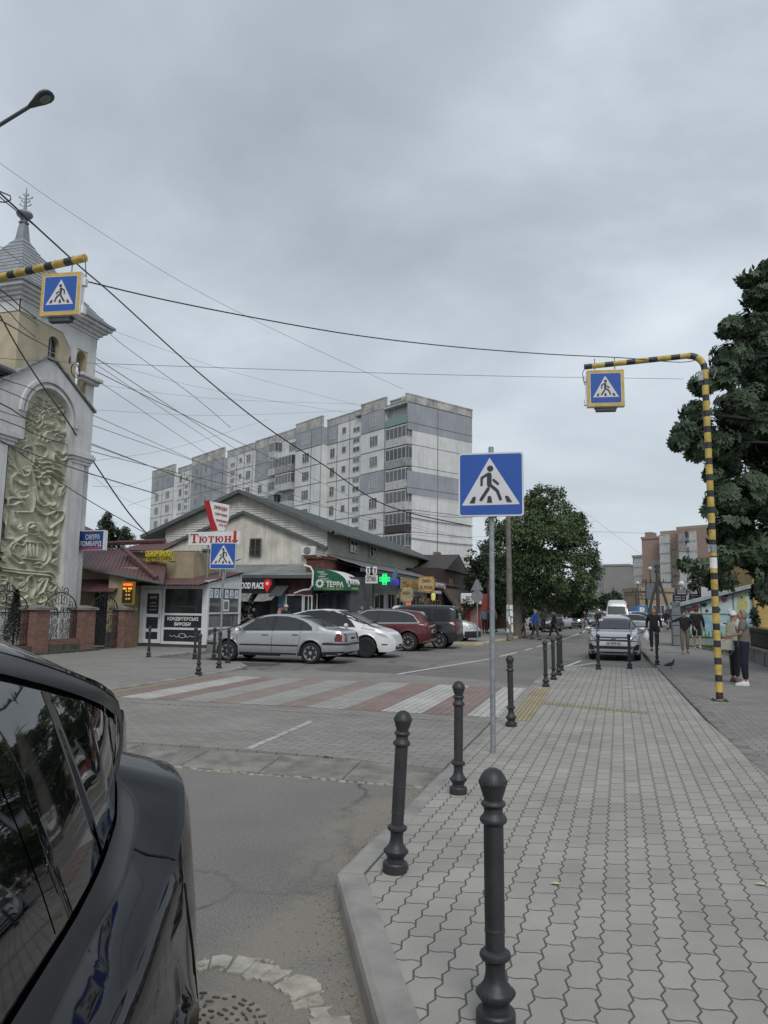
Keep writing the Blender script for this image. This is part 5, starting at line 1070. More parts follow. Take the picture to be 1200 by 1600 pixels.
x0, x1, z0, z1 = rY(372,945,393,990, YA_-.7)
mb = MB(); random.seed(21)
for i in range(46):
 zz_ = .75+random.random()*1.4; xx = x0+random.random()*(x1-x0)*1.0; s_ = random.uniform(.05,.13); mb.obox((xx, YA_-.5-random.random()*.2, zz_),(s_, .02,0),(0,.06,0),(0,0, s_*1.2))
tag(mb.build('goods', mat('assorted_goods', (.32,.30,.28),.5,.5,14, c2=(.04,.04,.05), lo=.45, hi=.52)), 'snacks and jars crowding the shelf under the menu flaps', 'goods', kind='stuff')
mb = MB(); mb.box(x1+.1, xb-.1, YA_-.25, YA_-.16,.9, za-.05); mb.build('serving_window', DARKWIN, t)
# ================================================================ GARDEN SHOP AWNING (quarter barrel)
YT = 33.25; a = PY(490,888, YT); XW = a.x; zt_ = a.z; b_ = PY(541,912, YT); XF = b_.x; zb_ = PY(530,922.5, YT).z; zmid = PY(541,911, YT).z; YT2 = PX(562,912, XF).y
GRN = mat('green_awning', (.018,.12,.07),.6,.12,4)
t = thing('garden_shop_awning', (XW, YT, 0), 'green and white barrel awning of the garden shop with white lettering', 'awning')
arc = [(XW+(XF-XW)*math.sin(s_), zmid+(zt_-zmid)*math.cos(s_)) for s_ in np.linspace(0, PI/2,14)]
mb = MB(); mb.prism([(XW, YT, zb_)]+[(XF, YT, zb_)]+[(x, YT, z) for x, z in arc[::-1]],(0,.04,0)); mb.build('end_panel', GRN, t)
for i in range(7):
 ya, yb = YT+.04+(YT2-YT)*i/7, YT+.04+(YT2-YT)*(i+1)/7; mb = MB(); mb.grid([[(x, ya, z) for x, z in arc],[(x, yb-.02, z) for x, z in arc]]); mb.grid([[(x, yb-.02, z+.005) for x, z in arc],[(x, yb, z+.005) for x, z in arc]])
 mb.m = [0]*13+[1]*13; mb.build('white_cover', [LETW, GRN], t)
mb = MB(); mb.box(XF-.03, XF, YT+.041, YT2+.04, zb_, zmid); mb.build('front_band', GRN, t)
w_ = XF-XW; yy = YT-.012
for s_, dz, wd, sx_ in (('городній', .80,.20,.17),('інвентар', .70,.20,.26),('добрива', .60,.20,.20),('насіння', .49,.22,.30),('«ТЕПЛИЦЯ»', .385,.30,.36)):
 text(s_, .11,(XW+w_*sx_+.1, yy, zb_+(zt_-zb_)*dz), LETW, t, width=w_*wd, bold=.01)
text('ТЕРРА', .34,(XW+w_*.66, yy, zb_+(zt_-zb_)*.155), LETW, t, width=w_*.52, bold=.03); text('ГОРОДНІЙ  ЦЕНТР', .13,(XW+w_*.62, yy, zb_+.03), mat('lime_letters', (.45,.55,.12),.5), t, width=w_*.60)
def sun_mark(c, r, ax_):
 mb = MB(); n = 24; P_ = []
 for i in range(n): rr_ = r*(1 if i % 2 else .62); P_.append((rr_*math.cos(2*PI*i/n), rr_*math.sin(2*PI*i/n)))
 mb.prism([(c[0]+p, c[1], c[2]+q) if ax_ == 'y' else (c[0], c[1]+p, c[2]+q) for p, q in P_],(0,-.01,0) if ax_ == 'y' else (.01,0,0)); m1 = mb.build('sun_mark', LETW, t)
 mb = MB(); mb.prism([(c[0]+.42*r*math.cos(a), c[1]-.011, c[2]+.42*r*math.sin(a)) if ax_ == 'y' else (c[0]+.011, c[1]+.42*r*math.cos(a), c[2]+.42*r*math.sin(a)) for a in np.linspace(0,2*PI, 14, endpoint=False)],(0,-.004,0) if ax_ == 'y' else (.004,0,0)); mb.build('mark_centre', GRN, t)
sun_mark((XW+w_*.20, YT-.002, zb_+.33),.25, 'y')
L_ = YT2-YT; text('ТЕРРА', .34,(XF+.012, YT+L_*.62, zb_+.32), LETW, t, xdir=(0,1,0), width=L_*.5, bold=.03); text('городній центр', .14,(XF+.012, YT+L_*.62, zb_+.08), mat('lime_letters_b', (.45,.55,.12),.5), t, xdir=(0,1,0), width=L_*.5)
sun_mark((XF+.002, YT+L_*.2, zb_+.38),.24, 'x')
t = thing('garden_shop', (XW, YT+1,0), 'garden shop front with dark windows and a white door under the green awning', 'shop')
YS = YT+.9; mb = MB(); mb.box(XAR+.3, XF-.1, YS, YS+3.6,-.1, zb_+.7); mb.build('wall', mat('shop_wall_dark', (.10,.10,.105),.8,.3,3), t)
x0, x1, z0, z1 = rY(498,927,548,975, YS);
for i in range(2): win(t, x0+(x1-x0)*i/2+.04, x0+(x1-x0)*(i+1)/2-.04,.3, z1, YS-.01, frame=DGREY, glass=glassy('shop_glass_%d' % i, (.03,.04,.06)))
x0, x1, z0, z1 = rY(484,928,497,975, YS-.2); win(t, x0, x1,0, z1, YS-.21, mull=(), trans=(.5,))
# ================================================================ STREET SIDE SHOP ROW (dark eaves, pharmacy, café)
XR = XF-.9; Y1_ = 40.6
t = thing('street_shop_row', (XR, 46,0), 'row of small shops with dark sloping eaves below the grey siding wall', 'shop row')
mb = MB(); mb.box(GXR+.06, XR, YS+3.62,62,-.1,3.5); mb.build('wall', mat('grey_shopfront', (.20,.20,.205),.8,.3,2, streak=.2), t)
mb = MB(); sheet(mb, (XR+.9, YT2+.2,3.62),(XR+.9,62,3.62),(GXR+.1,62,4.38),(GXR+.1, YT2+.2,4.38),60,3,.02,.02,.10); mb.build('eaves_roof', mat('dark_eaves_sheet', (.12,.125,.13),.6,.3,2), t)
mb = MB(); mb.box(XR+.86, XR+.93, YT2+.2,62,3.38,3.56); mb.build('eaves_board', SOFFIT, t)
x0, x1, z0, z1 = rY(540,928,560,975, YS+.3)
PHW = mat('pharmacy_white', (.5,.52,.54),.6,.1,2)
yA, yB, z0, z1 = rX(600,932,662,975, XR+.02); mb = MB(); mb.box(XR+.001, XR+.02,40.5,54,-.1,3.3); mb.build('white_front', PHW, t)
mb = MB(); mb.box(XR, XR+.9,43,55,2.66,2.86); mb.build('white_canopy', LETW, t)
for i, (a, b_) in enumerate(((604,616),(618,629),(641,648),(650,657))):
 y0, y1, z0, z1 = rX(a, 938, b_, 980, XR+.02); win(t, y0, y1,0.1 if i % 2 else .8,2.45, XR+.03, axis='x')
y0, y1, z0, z1 = rX(583,930,599,980, XR+.02); win(t, y0, y1,.05,2.4, XR+.03, axis='x', mull=(.5,))
y0, y1, z0, z1 = rX(573,934,581,955, XR+.5); mb = MB(); mb.box(XR+.02, XR+.5, y0, y0+.06,1.4,2.7); mb.build('blue_banner', mat('blue_banner', (.03,.12,.42),.6), t)
mb = MB(); mb.box(XR+.9, XR+.94,37.8,42.6,2.55,3.35); mb.build('fascia_panel', mat('teal_fascia', (.05,.07,.075),.6,.3), t)
# projecting optician sign
y_ = PX(580,900, XR+1.35).y; x0, x1, z0, z1 = rY(571,886,590,912, y_)
t = thing('optician_sign', (x0, y_, z0), 'white framed optician sign with block letters beside the green cross', 'shop sign')
mb = MB()
for a, b_, c, d in ((x0, x1, z0+.02, z0+(z1-z0)*.5),): mb.box(a, b_, y_, y_+.06, c, d)
mb.build('board', LETW, t); text('ОПТИКА', .34,((x0+x1)/2, y_-.01, z0+.12), PANELD, t, width=(x1-x0)*.84, bold=.03)
mb = MB()
for q in (0.05,.62):
 a = x0+(x1-x0)*q; b_ = a+(x1-x0)*.3; zz0_, zz1_ = z0+(z1-z0)*.55, z1+.02
 mb.box(a, b_, y_, y_+.05, zz0_, zz0_+.05); mb.box(a, b_, y_, y_+.05, zz1_-.05, zz1_); mb.box(a, a+.05, y_, y_+.05, zz0_+.05, zz1_-.05); mb.box(b_-.05, b_, y_, y_+.05, zz0_+.05, zz1_-.05)
 mb.tube([((a+b_)/2+.1*math.cos(s_), y_, (zz0_+zz1_)/2+.16*math.sin(s_)) for s_ in np.linspace(0,2*PI, 14)],.02,4)
mb.build('spectacle_mark', LETW, t)
mb = MB(); mb.tube([(x0-1.2, y_+.03, z0+.3),(x0, y_+.03, z0+.3)],.03,6); mb.build('bracket', DGREY, t)
# pharmacy cross, lit
y_ = PX(601,905, XR+1.4).y; c = PY(601,905, y_); s_ = .29
t = thing('pharmacy_cross', tuple(c), 'lit green pharmacy cross sticking out over the shop row', 'pharmacy sign')
GL = led('green_led', (.02,.75,.18),1.1); GLD = mat('green_off', (.02,.20,.10),.4)
def cross(s, w): return [(-w, -s),(w, -s),(w, -w),(s, -w),(s, w),(w, w),(w, s),(-w, s),(-w, w),(-s, w),(-s, -w),(-w, -w)]
mb = MB(); mb.prism([(c.x+a, y_, c.z+b_) for a, b_ in cross(s_*1.05, s_*.46)],(0,.12,0)); mb.build('casing', GLD, t)
for r0 in (1.0,.72,.42):
 P0, P1 = cross(s_*r0, s_*.42*r0+(.0)), cross(s_*(r0-.13), s_*.42*r0-.045); mb = MB()
 for i in range(12): j = (i+1) % 12; mb.prism([(c.x+a, y_-.004, c.z+b_) for a, b_ in (P0[i], P0[j], P1[j], P1[i])],(0,-.01,0))
 mb.build('led_ring', GL, t)
mb = MB(); mb.tube([(c.x-1.1, y_+.06, c.z+.1),(c.x-.3, y_+.06, c.z+.1)],.03,6); mb.build('bracket', DGREY, t)
# flag beside it
f0 = PX(612,912, XR+1.5); FY = f0.y+.3; t = thing('flag', (f0.x, f0.y, f0.z-.5), 'small blue flag on a slanting pole beside the pharmacy cross', 'flag')
mb = MB(); p0, p1 = PY(611,903, FY), PY(621,885, FY); mb.tube([p0, p1],.025,6); mb.build('pole', GALV, t)
q = [PY(a, b_, FY) for a, b_ in ((613,900),(619,889),(621,896),(618,906),(614,908))]; mb = MB(); mb.prism([tuple(v) for v in q],(0,.02,0)); mb.build('cloth', mat('flag_blue', (.08,.17,.35),.8), t)
# blue letter sign and carved café boards along the fascia
def fascia_sign(name, px0, py0, px1, py1, x, lab, board, txt, lm, w=.86, size=.5, ext=.03):
 y0, y1, z0, z1 = rX(px0, py0, px1, py1, x); z0 = PX((px0+px1)/2, py1, x).z; z1 = PX((px0+px1)/2, py0, x).z
 t = thing(name, (x, (y0+y1)/2, z0), lab, 'shop sign')
 if board: mb = MB(); mb.box(x-.06, x, y0, y1, z0, z1); mb.build('board', board, t)
 text(txt, size, (x+.01,(y0+y1)/2, z0+(z1-z0)*.22), lm, t, xdir=(0,1,0), width=(y1-y0)*w, bold=.03, ext=ext)
 return t
LBL = mat('blue_letters', (.06,.08,.55),.4,.05, emit=.15)
fascia_sign('pharmacy_sign', 607,903,625,917, XR+.95, 'dark board with glowing blue pharmacy lettering', mat('navy_board', (.03,.04,.10),.5), 'АПТЕКА', LBL)
TIMB = mat('pale_timber_board', (.33,.32,.22),.8,.25,6); GOLD = mat('gold_letters', (.36,.22,.05),.6,.3,20)
fascia_sign('timber_sign', 627,904,657,922, XR+1.1, 'long pale timber board with dark gold carved letters over the café', TIMB, 'ДОМАШНІЙ ХЛІБ', GOLD, w=.9)
def hex_sign(px, py, w, h, y_, lab, name='hanging_sign', rim=GOLD, fill=None, words=()):
 c = PY(px, py, y_); fill = fill or mat(name+'_fill', (.50,.38,.20),.7,.3,8); t = thing(name, tuple(c), lab, 'shop sign')
 P = [(-.5,.2),(-.38,.5),(.38,.5),(.5,.2),(.46,-.35),(.3,-.5),(-.3,-.5),(-.46,-.35)]
 mb = MB(); mb.prism([(c.x+a*w, y_, c.z+b_*h) for a, b_ in P],(0,.06,0)); mb.build('rim', rim, t); mb = MB(); mb.prism([(c.x+a*w*.86, y_-.001, c.z+b_*h*.86) for a, b_ in P],(0,-.01,0)); mb.build('face', fill, t)
 for s_, dz, k_ in words: text(s_, h*.26,(c.x, y_-.014, c.z+dz*h), mat('sign_brown', (.10,.04,.02),.7), t, width=w*k_, bold=.03)
 mb = MB(); mb.tube([(c.x, y_+.03, c.z+h*.5),(c.x, y_+.03, c.z+h*.5+.25),(c.x-.6, y_+.03, c.z+h*.5+.25)],.02,5); mb.build('bracket', BLK, t)
hex_sign(666,913,1.15,1.0, PX(666,913, XR+1.9).y, 'round-topped carved wooden brewery board left of the dark café', 'carved_sign', words=(('ПИВО', .12,.5),('ХЛІБ', -.30,.7)))
hex_sign(635,929,.85,.95, PX(635,929, XR+1.35).y, 'pale shield shaped board hanging over the café door', 'shield_sign', rim=mat('shield_rim', (.30,.24,.12),.6), fill=mat('shield_face', (.42,.36,.22),.7,.4,10), words=(('КАВА', .0,.55),))
LY = PX(638,941, XR+1.35).y; c = PY(638,941, LY); t = thing('lit_cross_sign', tuple(c), 'small lit orange red square sign below the shield board', 'lit sign'); mb = MB(); mb.box(c.x-.14, c.x+.14, LY, LY+.06, c.z-.16, c.z+.16); mb.build('panel', led('red_led', (.9,.12,.02),.9), t); mb = MB(); mb.box(c.x-.03, c.x+.03, LY-.02, LY-.001, c.z-.1, c.z+.1); mb.build('mark', LETW, t)
fascia_sign('cafe_sign', 675,905,696,922, XR+1.15, 'small pale lettered sign with a timber centre piece on the dark café', None, 'СМАЧНО', mat('pinkish_letters', (.5,.38,.36),.6), w=.95, size=.45)
# ---- brown timber building with gable and awning
t = thing('brown_cafe', (XR, 62,0), 'dark brown boarded café building with small gables and a brown slanted awning', 'building')
y0 = PX(650,940, XR+.9).y; y1 = PX(718,940, XR+.9).y
mb = MB(); mb.box(GXR-1.5, XR+.85,54.2,82,-.1,4.6); mb.build('wall', DBROWN, t)
def pxr(px, py, x=XR+.9): return PX(px, py, x)
g0, g1, ga = PX(660,895, XR+.9), PX(703,903, XR+.9), PX(681,888, XR+.9)
mb = MB(); xl = GXR-1.4
for (ya, yb, zl, zh) in ((56.5,66,4.6,6.1),(68,76,4.4,5.6)):
 ym = (ya+yb)/2; mb.prism([(XR+1.1, ya-.4, zl),(XR+1.1, yb+.4, zl),(XR+1.1, ym, zh)],(xl-XR-1.1,0,0))
mb.build('roof', mat('brown_roof', (.05,.042,.038),.7,.3,4), t)
mb = MB(); mb.box(GXR+.4, GXR+.9,62,63,5.0,6.4); mb.build('chimney', BRK, t)
y0, y1, z0, z1 = rX(694,926,722,950, XR+1); mb = MB(); mb.prism([(XR+.9, y0, z1+.2),(XR+2.1, y0, z0),(XR+2.1, y0, z0-.25),(XR+.9, y0, z1-.1)],(0, y1-y0,0)); a_ = mb.build('awning', mat('brown_awning', (.09,.065,.05),.8,.2), t)
text('Кава', .8,(XR+1.55,(y0+y1)/2, z0+.28), LETW, t, xdir=(0,1,0), ydir=(-.6,0,.6), width=(y1-y0)*.3)
for px0, py0, px1, py1 in ((655,935,664,955),(668,935,676,955),(680,938,688,955),(702,905,707,916)): y0, y1, z0, z1 = rX(px0, py0, px1, py1, XR+.9); win(t, y0, y1, z0, z1, XR+.86, axis='x', frame=mat('tan_frame', (.20,.13,.06),.7), mull=(.5,))
# lantern + post
for (px, py, lab) in ((677,933, 'small yellow green lantern lit on the dark café wall'),):
 c = PX(px, py, XR+1.3); t = thing('wall_lantern', tuple(c), lab, 'lantern'); mb = MB(); mb.lathe([(.05,-.25),(.13,-.18),(.17,.15),(.08,.25),(.01,.3)],8, tuple(c)); mb.build('lamp_glass', led('lantern', (.55,.5,.15),.5), t); mb = MB(); mb.tube([(c.x, c.y, c.z+.3),(c.x-.4, c.y, c.z+.35)],.02,5); mb.build('bracket', BLK, t)
# ---- white and red kiosks at the end of the row
ye = 58.0; x0, x1, z0, z1 = rY(721,927,746,945, ye)
t = thing('end_kiosk', (x0, ye, 0), 'red kiosk with white rounded sign and pink barred window, end of shop row', 'kiosk')
xb_, xe_, zb0, zb1 = rY(722,940,748,993, ye); RK = mat('red_kiosk', (.20,.045,.04),.6,.2,4)
mb = MB(); mb.box(xb_, xe_+.6, ye+.3, ye+3,0,2.75); mb.build('body', RK, t); mb = MB(); mb.box(x0-.05, x1+.3, ye-.1, ye+.29, z0+.05, z1); mb.build('sign_box', LETW, t, bevel=.05)
text('ВЕЛ', .6,((x0+x1)/2, ye-.12, z0+.22), mat('ink', (.06,.07,.08),.6), t, width=(x1-x0)*.4, bold=.03)
x0, x1, z0, z1 = rY(734,950,746,975, ye); win(t, x0, x1, z0, z1, ye+.28, frame=mat('pink_frame', (.40,.20,.16),.6), mull=(.33,.66), trans=(.2,.4,.6,.8), glass=mat('pink_board', (.33,.22,.20),.6))
x0, x1, z0, z1 = rY(748,922,772,985,63)
t = thing('red_roof_kiosk', (x0,63,0), 'kiosk with a bright red roof edge and pink poster behind the grey sign post', 'kiosk')
mb = MB(); mb.box(x0, x1+1.2,63,66,0,2.7); mb.build('body', mat('pink_kiosk', (.32,.20,.19),.7,.3,2), t); mb = MB(); mb.box(x0-.2, x1+1.4,62.6,66,2.9,3.3); mb.build('roof', mat('bright_red', (.42,.06,.05),.5,.1), t); mb = MB(); mb.prism([(x0-.3,62.3,2.45),(x1+1.5,62.3,2.45),(x1+1.5,63,2.85),(x0-.3,63,2.85)],(0,0,.05)); mb.build('awning', DGREY, t)
# ================================================================ NINE STOREY PANEL BLOCK
PANW = mat('white_facade_panel', (0.62,0.63,0.62),0.88,0.12,.35,0.004,8, streak=0.3)
PANG = mat('grey_facade_panel', (0.32,0.335,0.365),0.88,0.12,.35,0.004,8, streak=0.3)
JOINT = mat('panel_joint', (0.12,0.12,0.12),.9,.3,3)
PARA = mat('stained_parapet', (0.44,0.44,0.42),.9,.35,.6,.004,8, streak=.7)
AC0 = PD(636,700,92); AC0.z = 0; aA = R(56.1); VA = Vector((-math.sin(aA), math.cos(aA),0)); VB = Vector((math.cos(aA), math.sin(aA),0))
def AP(L, d, z): return AC0+VA*L-VB*d+Vector((0,0, z))     # long face: L along, d outwards
def AE(s, d, z): return AC0+VB*s-VA*d+Vector((0,0, z))     # end wall
def abox(mb, L0, L1, d0, d1, z0, z1): o = AP(L0, d0, z0); return mb.obox(o, VA*(L1-L0),-VB*(d1-d0),(0,0, z1-z0))
def ebox(mb, s0, s1, d0, d1, z0, z1): o = AE(s0, d0, z0); return mb.obox(o, VB*(s1-s0),-VA*(d1-d0),(0,0, z1-z0))
t = thing('panel_apartment_block', tuple(AC0), 'long nine storey white and grey panel apartment block behind the market hall', 'apartment block')
FZ = [26.65-2.82*k for k in range(9)]
SEC = [(0,4.4,-.9, 'w', 29.1),(4.4,9.6,.0, 'w', 29.5),(9.6,18.4,-.5, 'w', 29.1),(18.4,25.4,.5, 'w', 29.6),(25.4,39.7,-.6, 'w', 29.5),(39.7,48.9,-.2, 'w', 29.2),(48.9,61.8,.6, 'g', 29.8),(61.8,70,-.3, 'w', 29.0),(70,81.3,.5, 'w', 29.8)]
mb = MB();
for L0, L1, d, c, zt in SEC: abox(mb, L0, L1,-11.95, d, -.1,27.95)
mb.build('wall', PANW, t)
mb = MB()
ebox(mb, 0.002,11.95,.001,.03,24.3,27.9); ebox(mb, 0.002,11.95,.001,.03,15.95,18.95)
for L0, L1, d, c, zt in SEC:
 if c == 'g': abox(mb, L0, L1, d+.001, d+.02,2,27.95); mb.obox(AP(L0-.02,-.5,2), VA*.02,-VB*(d+.5),(0,0,25.9))
for L0, L1, d in ((4.4,9.6,0),(18.4,25.4,.5),(70,81.3,.5)): abox(mb, L0, L1, d+.001, d+.02,25.3,27.95)
abox(mb, 4.4,9.6,.001,.02,16.75,19.6); abox(mb, 15.8,18.38,-.5+.001,-.5+.02,25.3,27.95); abox(mb, 32.5,39.6,-.6+.001,-.6+.02,22.4,27.9); mb.obox(AP(18.38,-.5,25.3), VA*.02,-VB*.98,(0,0,2.65))
mb.build('grey_panel', PANG, t)
mb = MB()
for L0, L1, d, c, zt in SEC:
 abox(mb, L0-.05, L1+.05,-11.97, d+.06,27.96, zt-.15) if False else None
 abox(mb, L0-.04, L1+.04, d-.3, d+.05,27.96, zt-.15); abox(mb, L0-.08, L1+.08, d-.34, d+.10, zt-.149, zt)
ebox(mb, -.05,12,-.3,.05,27.96,28.9); ebox(mb, -.1,12.05,-.34,.10,28.901,29.06); ebox(mb, .0,12,-1.2,-.9,27.96,28.8); abox(mb, 0,81.3,-11.9,-11.6,27.96,28.9)
for s_, k in ((3.2,.6),(6.0,.5)): ebox(mb, s_, s_+k*2,-2.5,-1.5,28.9,29.7)
mb.build('parapet', PARA, t)
mb = MB(); ebox(mb, 0,12,-11,-.3,28.0,28.2); abox(mb, 1,81,-11.6,-1.0,27.97,28.15); mb.build('roof', GROOF, t)
mb = MB()   # joints between panels
for k in range(10):
 z = 25.25-2.82*k
 if z < 0: break
 ebox(mb, 0,12,.001+.03*(15.9 < z < 19 or z > 24.2),.012+.034*(15.9 < z < 19 or z > 24.2), z-.035, z+.035)
 for L0, L1, d, c, zt in SEC: abox(mb, L0, L1, d+.021, d+.034, z-.04, z+.04)
ebox(mb, 5.36,5.44,.031,.05,0,27.9)
ebox(mb, 0,12,.03,.06,27.86,27.96)
for L in (4.4,9.6,12.8,15.8,18.4,21.0,25.4,32.5,39.7,42.6,45.3,48.9,53.2,57.6,61.8,64.4,67,70,75.6):
 for L0, L1, d, c, zt in SEC:
  if L0 <= L < L1 or (L == L0): abox(mb, L, L+.08, d+.035, d+.048,0,27.9)
mb.build('panel_joint', JOINT, t)
for z, s0, s1 in ((24.3,0,12),(9.9,-0.3,12.3),(6.4,-.3,12.3),(11.9,0,12)):
 pass
# windows
WF = mat('window_frame_grey', (.50,.51,.52),.5,.2,2); WG = [glassy('pane_%d' % i, c) for i, c in enumerate(((.05,.06,.065),(.09,.10,.105),(.03,.035,.04),(.13,.14,.14)))]
def unit_window(w, h, n, gi):
 mb = MB(); f = .07
 mb.box(-w/2, w/2,-.03,.0,-h/2,-h/2+f); mb.box(-w/2, w/2,-.03,0, h/2-f, h/2)
 for i in range(n+1): x = -w/2+(w-f)*i/n; mb.box(x, x+f, -.03,-.001,-h/2+f, h/2-f)
 if h > 1.2 and n > 1: mb.box(-w/2+f, -w/2+(w-f)/n, -.03,-.001, h*.18, h*.18+f*.8)
 me1 = mb.build('window', WF).data; o = bpy.data.objects[-1] if False else None
 for q in [q for q in col.objects if q.data == me1]: bpy.data.objects.remove(q)
 mb = MB(); mb.box(-w/2+.02, w/2-.02,.005,.03,-h/2+.02, h/2-.02); me2 = mb.build('pane', WG[gi]).data
 for q in [q for q in col.objects if q.data == me2]: bpy.data.objects.remove(q)
 return me1, me2
UW = {}
def put_win(parent, P, rz, w, h, n, gi, name='window'):
 key = (w, h, n, gi)
 if key not in UW: UW[key] = unit_window(*key)
 me1, me2 = UW[key]; o = bpy.data.objects.new(name, me1); col.objects.link(o); o.parent = parent; o.location = P-parent.location; o.rotation_euler = (0,0, rz)
 q = bpy.data.objects.new('pane', me2); col.objects.link(q); q.parent = o
 return o
RZL = math.atan2(-VA.y, -VA.x)   # facing outwards along -VB
random.seed(12)
COLS = [(6.8,1.7,1.45,3),(11.3,1.5,.75,2),(14.2,.95,.95,1),(17.0,1.15,1.45,2),(22.5,1.8,1.45,3),(28.0,2.0,1.45,3),(34.2,2.0,1.45,3),(37.8,1.3,1.45,2),(41.2,1.5,1.45,2),(44.0,.9,.9,1),(46.8,1.4,.75,2),(51.2,1.7,1.45,2),(55.6,1.2,1.45,2),(59.6,1.7,1.45,2),(63.2,.9,.9,1),(65.8,1.4,.75,2),(68.6,1.2,1.45,2),(72.8,1.8,1.45,3),(78.2,1.8,1.45,3)]
ALLW = []
for L, w, h, n in COLS:
 d = [s[2] for s in SEC if s[0] <= L < s[1]][0]
 for k, z in enumerate(FZ):
  if z < 9 and L < 20 or z < 12 and L >= 20: continue
  if h == .75: ALLW += [(L, w, h, n, d, z-.3),(L, w, h, n, d, z+1.0)] if k else [(L, w, h, n, d, z-.3)]
  else: ALLW.append((L, w, h, n, d, z if h > 1 else z+.1))
ALLW.sort(key=lambda q: q[0]/q[1]**.5)
for q in ALLW[:76]: put_win(t, AP(q[0], q[4]+.022, q[5]), RZL, q[1], q[2], q[3], random.choice((0,0,1,2,3)))
mb = MB()
for L, w, h, n, d, z in ALLW[76:]:
 f = .07; e = d+.022
 mb.k = 0; abox(mb, L-w/2, L+w/2, e, e+.03, z-h/2, z-h/2+f); abox(mb, L-w/2, L+w/2, e, e+.03, z+h/2-f, z+h/2)
 for i in range(n+1): x = L-w/2+(w-f)*i/n; abox(mb, x, x+f, e, e+.029, z-h/2+f, z+h/2-f)
 mb.k = 1; abox(mb, L-w/2, L+w/2, e-.01, e+.004, z-h/2, z+h/2)
tag(mb.build('far_windows', [WF, WG[0]], t), kind='stuff')
# enclosed balconies on the near corner and the stacks further along
BGL = [mat('balcony_white', (.48,.48,.47),.7,.2,2, streak=.4), mat('balcony_dark', (.05,.04,.04),.7,.3), mat('balcony_brown', (.20,.13,.11),.8,.3), mat('balcony_teal', (.20,.30,.30),.7,.2), mat('balcony_grey', (.30,.30,.29),.8,.3,2, streak=.5)]
def balcony(L0, L1, dw, dout, z, kind, open_=False):
 mb = MB(); abox(mb, L0, L1, dout-.06, dout, z-1.35, z-.45); abox(mb, L0, L1, dw, dout+.03, z-1.47, z-1.36); abox(mb, L0, L0+.06, dw, dout-.061, z-1.35, z-.45); abox(mb, L1-.06, L1, dw, dout-.061, z-1.35, z-.45)
 b = mb.build('balcony', BGL[kind], t)
 if open_: return b
 mb = MB(); n = max(3, int((L1-L0)/.8))
 for i in range(n+1): x = L0+(L1-L0-.07)*i/n; abox(mb, x, x+.07, dout-.06, dout-.01, z-.45, z+1.05)
 abox(mb, L0, L1, dout-.061, dout-.005, z-.449, z-.38); abox(mb, L0, L1, dout-.061, dout-.005, z+1.0, z+1.07); abox(mb, L0, L1, dw, dout, z+1.08, z+1.2)
 for dd in (0,1): x = (L0, L1-.06)[dd]; abox(mb, x, x+.06, dw, dout-.07, z-.38, z-.32); abox(mb, x, x+.06,(dw+dout)/2-.03,(dw+dout)/2+.03, z-.3, z+1.0)
 g = mb.build('glazing_frame', WF, b); mb = MB(); abox(mb, L0+.03, L1-.03, dout-.05, dout-.035, z-.44, z+1.0); abox(mb, L0+.02, L0+.03, dw, dout-.07, z-.44, z+1.0); abox(mb, L1-.03, L1-.02, dw, dout-.07, z-.44, z+1.0); mb.build('pane', WG[0 if kind else 1], b)
 return b
for k, z in enumerate(FZ[:7]): balcony(.12,4.2,-.9,.1, z, (3,0,4,0,0,1,2)[k], open_=(k == 0))
mb = MB(); abox(mb, -.02,4.4,-.9,.25,27.7,27.95); mb.build('balcony_roof', PARA, t)
mb = MB()
for k in range(8): z = FZ[k]; ebox(mb, .001,.0,0,0, z, z) if False else None
# side returns of the corner loggia on the end wall
for k, z in enumerate(FZ[1:7]): mb.obox(AE(0,-.02, z-1.3), VB*-.0+VB*.0+Vector((.001,0,0)),-VA*.0+Vector((0,.001,0)),(0,0,.001))
for L0, L1, ks in ((26.2,30.8,(1,2,3,4)),(31.2,33.0,(0,1,3,4))):
 for k in ks: balcony(L0, L1,-.6,.75, FZ[k], random.choice((0,4,4,0)), open_=(L0 < 31 and k == 3))
mb = MB(); abox(mb, 33.1,36,-.599,-.55, FZ[3]-1.3, FZ[3]+1.1); mb.build('flat_dark_recess', mat('black_recess', (.03,.03,.03),.9), t)  # flat black sheet on the wall, stands for a deep dark recess
# antennas
mb = MB()
for L, h in ((8,2.0),(40,1.8),(58,1.6),(60.5,1.9)):
 p = AP(L, -3,28.1); mb.tube([p, p+Vector((0,0, h+.6))],.04,5); mb.tube([p+Vector((-.4,.2, h)), p+Vector((.4,-.2, h))],.02,4); mb.tube([p+Vector((-.25,.12, h+.35)), p+Vector((.25,-.12, h+.35))],.02,4)
mb.build('antenna', DGREY, t)
# cables slung along the end wall
for z, w in ((13.0,.05),(10.4,.05),(7.8,.05),(16.0,.015)):
 mb = MB(); mb.tube([AE(s_, .12, z-.12*math.sin(PI*s_/12)-.02*s_) for s_ in np.linspace(0,12,14)], w, 5)
 mb.build('wall_cable', JOINT, t)
